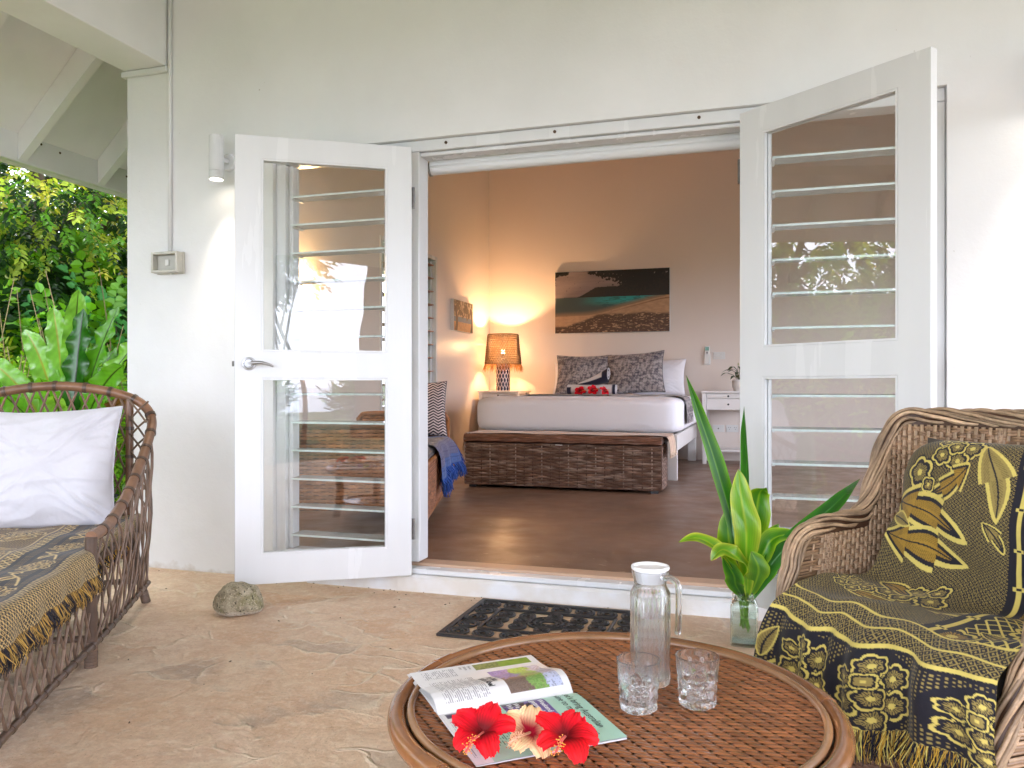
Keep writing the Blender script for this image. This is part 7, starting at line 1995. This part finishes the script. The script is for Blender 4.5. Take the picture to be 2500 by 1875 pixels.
tree('tall tree with small yellow-green leaves under the eaves at left', (-7.4, 3.2, 1.0), (.3, -.5, 2.5), (2.5, 2.2, 1.9), 8500, 8, .066, .034, (YG, MG, DG, (190, 186, 72)), (.28, .32, .30, .10), 3)
tree('dark tree filling the gap behind the yellow-green tree', (-9.6, 5.2, 1.6), (0, -.2, 2.2), (3.0, 3.0, 2.6), 3000, 7, .13, .065, (DG, (38, 62, 26), MG), (.5, .35, .15), 5, branches=5)
tree('leafy tree left of the terrace beside the bank', (-8.2, -2.4, .8), (.4, 0, 2.9), (3.0, 3.4, 2.6), 3600, 7, .11, .055, (MG, DG, YG), (.45, .4, .15), 6, branches=5)  # out of view; crown enlarged to hide bright sky from the door glass
shrub('broad-leaved shrub with upright glossy shoots beside the house corner', (-5.35, 2.05, .25), (.75, .7, .78), 520, 7, .115, .075, (BG, MG, (120, 168, 80), DG), (.35, .3, .2, .15), 21, droop=-.15)
shrub('mid-green bushy shrub left of the glossy shoots', (-6.35, 1.55, .35), (.85, .8, .75), 620, 7, .105, .06, (MG, LG, DG, YG), (.35, .22, .33, .10), 22)
shrub('light green feathery shrub low behind the fern', (-5.0, 1.10, .0), (.65, .55, .55), 620, 9, .085, .026, (LG, (176, 208, 84), MG), (.5, .3, .2), 23)
shrub('dark low shrub at the foot of the bank', (-6.2, 2.9, .6), (1.1, 1.0, .9), 620, 6, .13, .08, (DG, MG, (54, 88, 36)), (.5, .25, .25), 24)
shrub('pale lime shrub near the left picture edge', (-5.75, .75, .1), (.6, .55, .6), 560, 8, .10, .034, (LG, YG, MG), (.5, .25, .25), 25)
for k, (x, y, lb) in enumerate(((-5.9, -.9, 'round green shrub beside the chaise, nearest the house corner'), (-6.0, -2.6, 'round green shrub on the bank level with the coffee table'), (-6.1, -4.4, 'round green shrub on the bank nearest the lawn'))):
    shrub(lb, (x, y, .1), (.8, .85, .85), 420, 6, .12, .07, (MG, DG, LG), (.45, .35, .2), 31 + k)

def nest_fern():
    t = thing('nest_fern', 'large bird nest fern with broad wavy fronds behind the chaise', 'fern', (-4.06, .30, 0))
    fm = leaf_mat('fern_frond', gloss=.8, transl=.34, var=.12, vscale=6, rough=.24)
    mb = MB(); mb.lathe([(.0, -.02), (.20, -.02), (.17, .14), (.10, .26), (.0, .28)], 14, rmod=lambda R, T, Z, i: R * (1 + .12 * np.sin(T * 5 + Z * 20))); mb.build('root_ball', pmat('fern_roots', srgb(72, 56, 40), .95, var=.3, vscale=30, bump=.8, bscale=50), t, smooth=True)
    ca, sa = math.cos(math.radians(30)), math.sin(math.radians(30))
    def frond(az, L_, w, lean, col, mid, curl=.35, face=None, name='frond', twist=0.):
        """az: direction of lean; lean: horizontal reach"""
        d = np.array([math.cos(az), math.sin(az), 0]); n = 44
        s = np.linspace(0, 1, n)
        P = np.stack([d[0] * lean * s ** 1.5, d[1] * lean * s ** 1.5, .30 + L_ * 1.16 * (s - curl * s ** 3 * .35)], 1)
        T = np.gradient(P, axis=0); T /= np.linalg.norm(T, axis=1)[:, None]
        S = np.cross(T, d); S = np.array([-d[1], d[0], 0]) * np.ones((n, 1)); 
        if face is not None: S = np.tile(np.array([math.cos(face), math.sin(face), 0.]), (n, 1)); S -= T * (S * T).sum(1)[:, None]; S /= np.linalg.norm(S, axis=1)[:, None]
        N_ = np.cross(S, T)
        nv = 17; v = np.linspace(-1, 1, nv); ww = .92 * w * np.interp(s, [0, .1, .35, .65, .85, .95, 1], [.16, .35, .78, 1, .86, .52, .03])
        G = np.zeros((n, nv, 3)); C = np.zeros((n, nv, 3))
        for j, b_ in enumerate(v):
            ru = np.abs(b_) ** 2 * .34 * ww * np.sin(s * 46 + (2. if b_ > 0 else 0) + az * 3)
            G[:, j] = P + S * (b_ * ww)[:, None] + N_ * (ru + .20 * np.abs(b_) * ww)[:, None] + T * (.05 * ww * np.sin(s * 46 + az) * abs(b_) ** 3)[:, None]
            st = 1 + .10 * np.sin(s * 150 - abs(b_) * 9)
            C[:, j] = (np.array(col)[None] * st[:, None]) * (1 - .1 * abs(b_)) if abs(b_) > .07 else np.array(mid)
        MB().grid(G, C).build(name, fm, t, smooth=True)
    g, lg, dk = srgb(98, 164, 48), srgb(132, 190, 72), srgb(44, 106, 28); mr = srgb(38, 34, 18); ym = srgb(170, 160, 60)
    face0 = math.radians(17.5)
    frond(2.9, 1.10, .080, .50, lg, ym, .5, face0 + .35)
    frond(2.2, 1.24, .080, .30, lg, mr, .25, face0 + .5)
    frond(.9, 1.08, .082, .08, dk, mr, .2, face0 - .1)  # frond turned away in shade, the shade put into a darker green
    frond(.3, 1.05, .085, .48, lg, mr, .5, face0 - .5)
    frond(-.3, .92, .085, .62, g, mr, .7, face0 - .3)
    frond(3.6, .86, .080, .62, g, ym, .7, face0)
    frond(4.4, .78, .085, .50, g, mr, .6, face0)
    frond(5.2, .80, .085, .45, g, mr, .6, face0)
    frond(-.9, .72, .080, .55, lg, mr, .7, None)
    frond(1.5, .95, .08, .35, g, mr, .4, None)
    frond(2.6, 1.18, .078, .42, lg, ym, .35, face0 + .2)
    frond(.6, 1.14, .078, .28, g, mr, .3, face0 - .4)
    frond(3.3, .95, .078, .60, lg, ym, .6, face0 + .3)
    frond(3.1, .55, .075, .55, srgb(206, 186, 40), ym, .9, face0)
    frond(.1, .78, .050, .48, srgb(120, 82, 48), srgb(80, 54, 30), .9, face0 - .2, 'dead_frond')
    frond(4.0, .62, .060, .40, srgb(120, 70, 36), srgb(80, 50, 26), .8, face0, 'dead_frond')
nest_fern()

def dry_twigs(loc, n, h, label):
    t = thing('dry_twigs', label, 'twigs', loc, 0, 'dry twigs in the garden bank'); mb = MB(); rs = random.Random(n)
    for k in range(n):
        a = rs.random() * 2 * PI; l = h * rs.uniform(.5, 1.1); sx, sy = rs.gauss(0, .22), rs.gauss(0, .18)
        mb.tube(catmull([(sx * .5, sy * .5, 0), (sx, sy, l * .5), (sx + .15 * math.cos(a), sy + .15 * math.sin(a), l)], 7), np.linspace(.008, .0025, 7), 5, col=np.array(srgb(176, 150, 112)) * rs.uniform(.6, 1.1))
    mb.build('twig_bundle', M['attr_rough'], t)
dry_twigs((-4.75, .62, 0), 34, 1.15, 'bundle of bare tan twigs left of the fern')
dry_twigs((-5.0, 1.0, .2), 26, 1.5, 'thin dry stalks rising behind the fern')

# lawn side, seen mirrored in the door glass
tree('big shade tree on the lawn towards the sea', (5.95, -10.6, -.05), (.6, -.3, 6.2), (3.6, 3.2, 1.7), 2600, 8, .15, .085, (DG, MG, (60, 86, 34)), (.5, .35, .15), 41, branches=8, r0=.42, hollow=.3)
for k, (x, y, lb) in enumerate(((2.2, -11.6, 'spiky hedge shrub at the lawn edge, left of the shade tree'), (4.0, -12.4, 'spiky hedge shrub at the lawn edge beside the shade tree trunk'), (7.2, -12.0, 'spiky hedge shrub at the lawn edge beyond the shade tree'))):
    shrub(lb, (x, y, -.05), (.9, .8, .55), 300, 6, .30, .035, (DG, MG), (.6, .4), 51 + k, up=1.2, droop=-.6)
tree('young tree at the terrace edge with leaves hanging under the roof line', (3.3, -8.9, -.05), (-1.3, .9, 3.05), (1.0, .9, .62), 380, 8, .12, .065, (DG, MG), (.6, .4), 61, branches=4, r0=.05, hollow=.2)
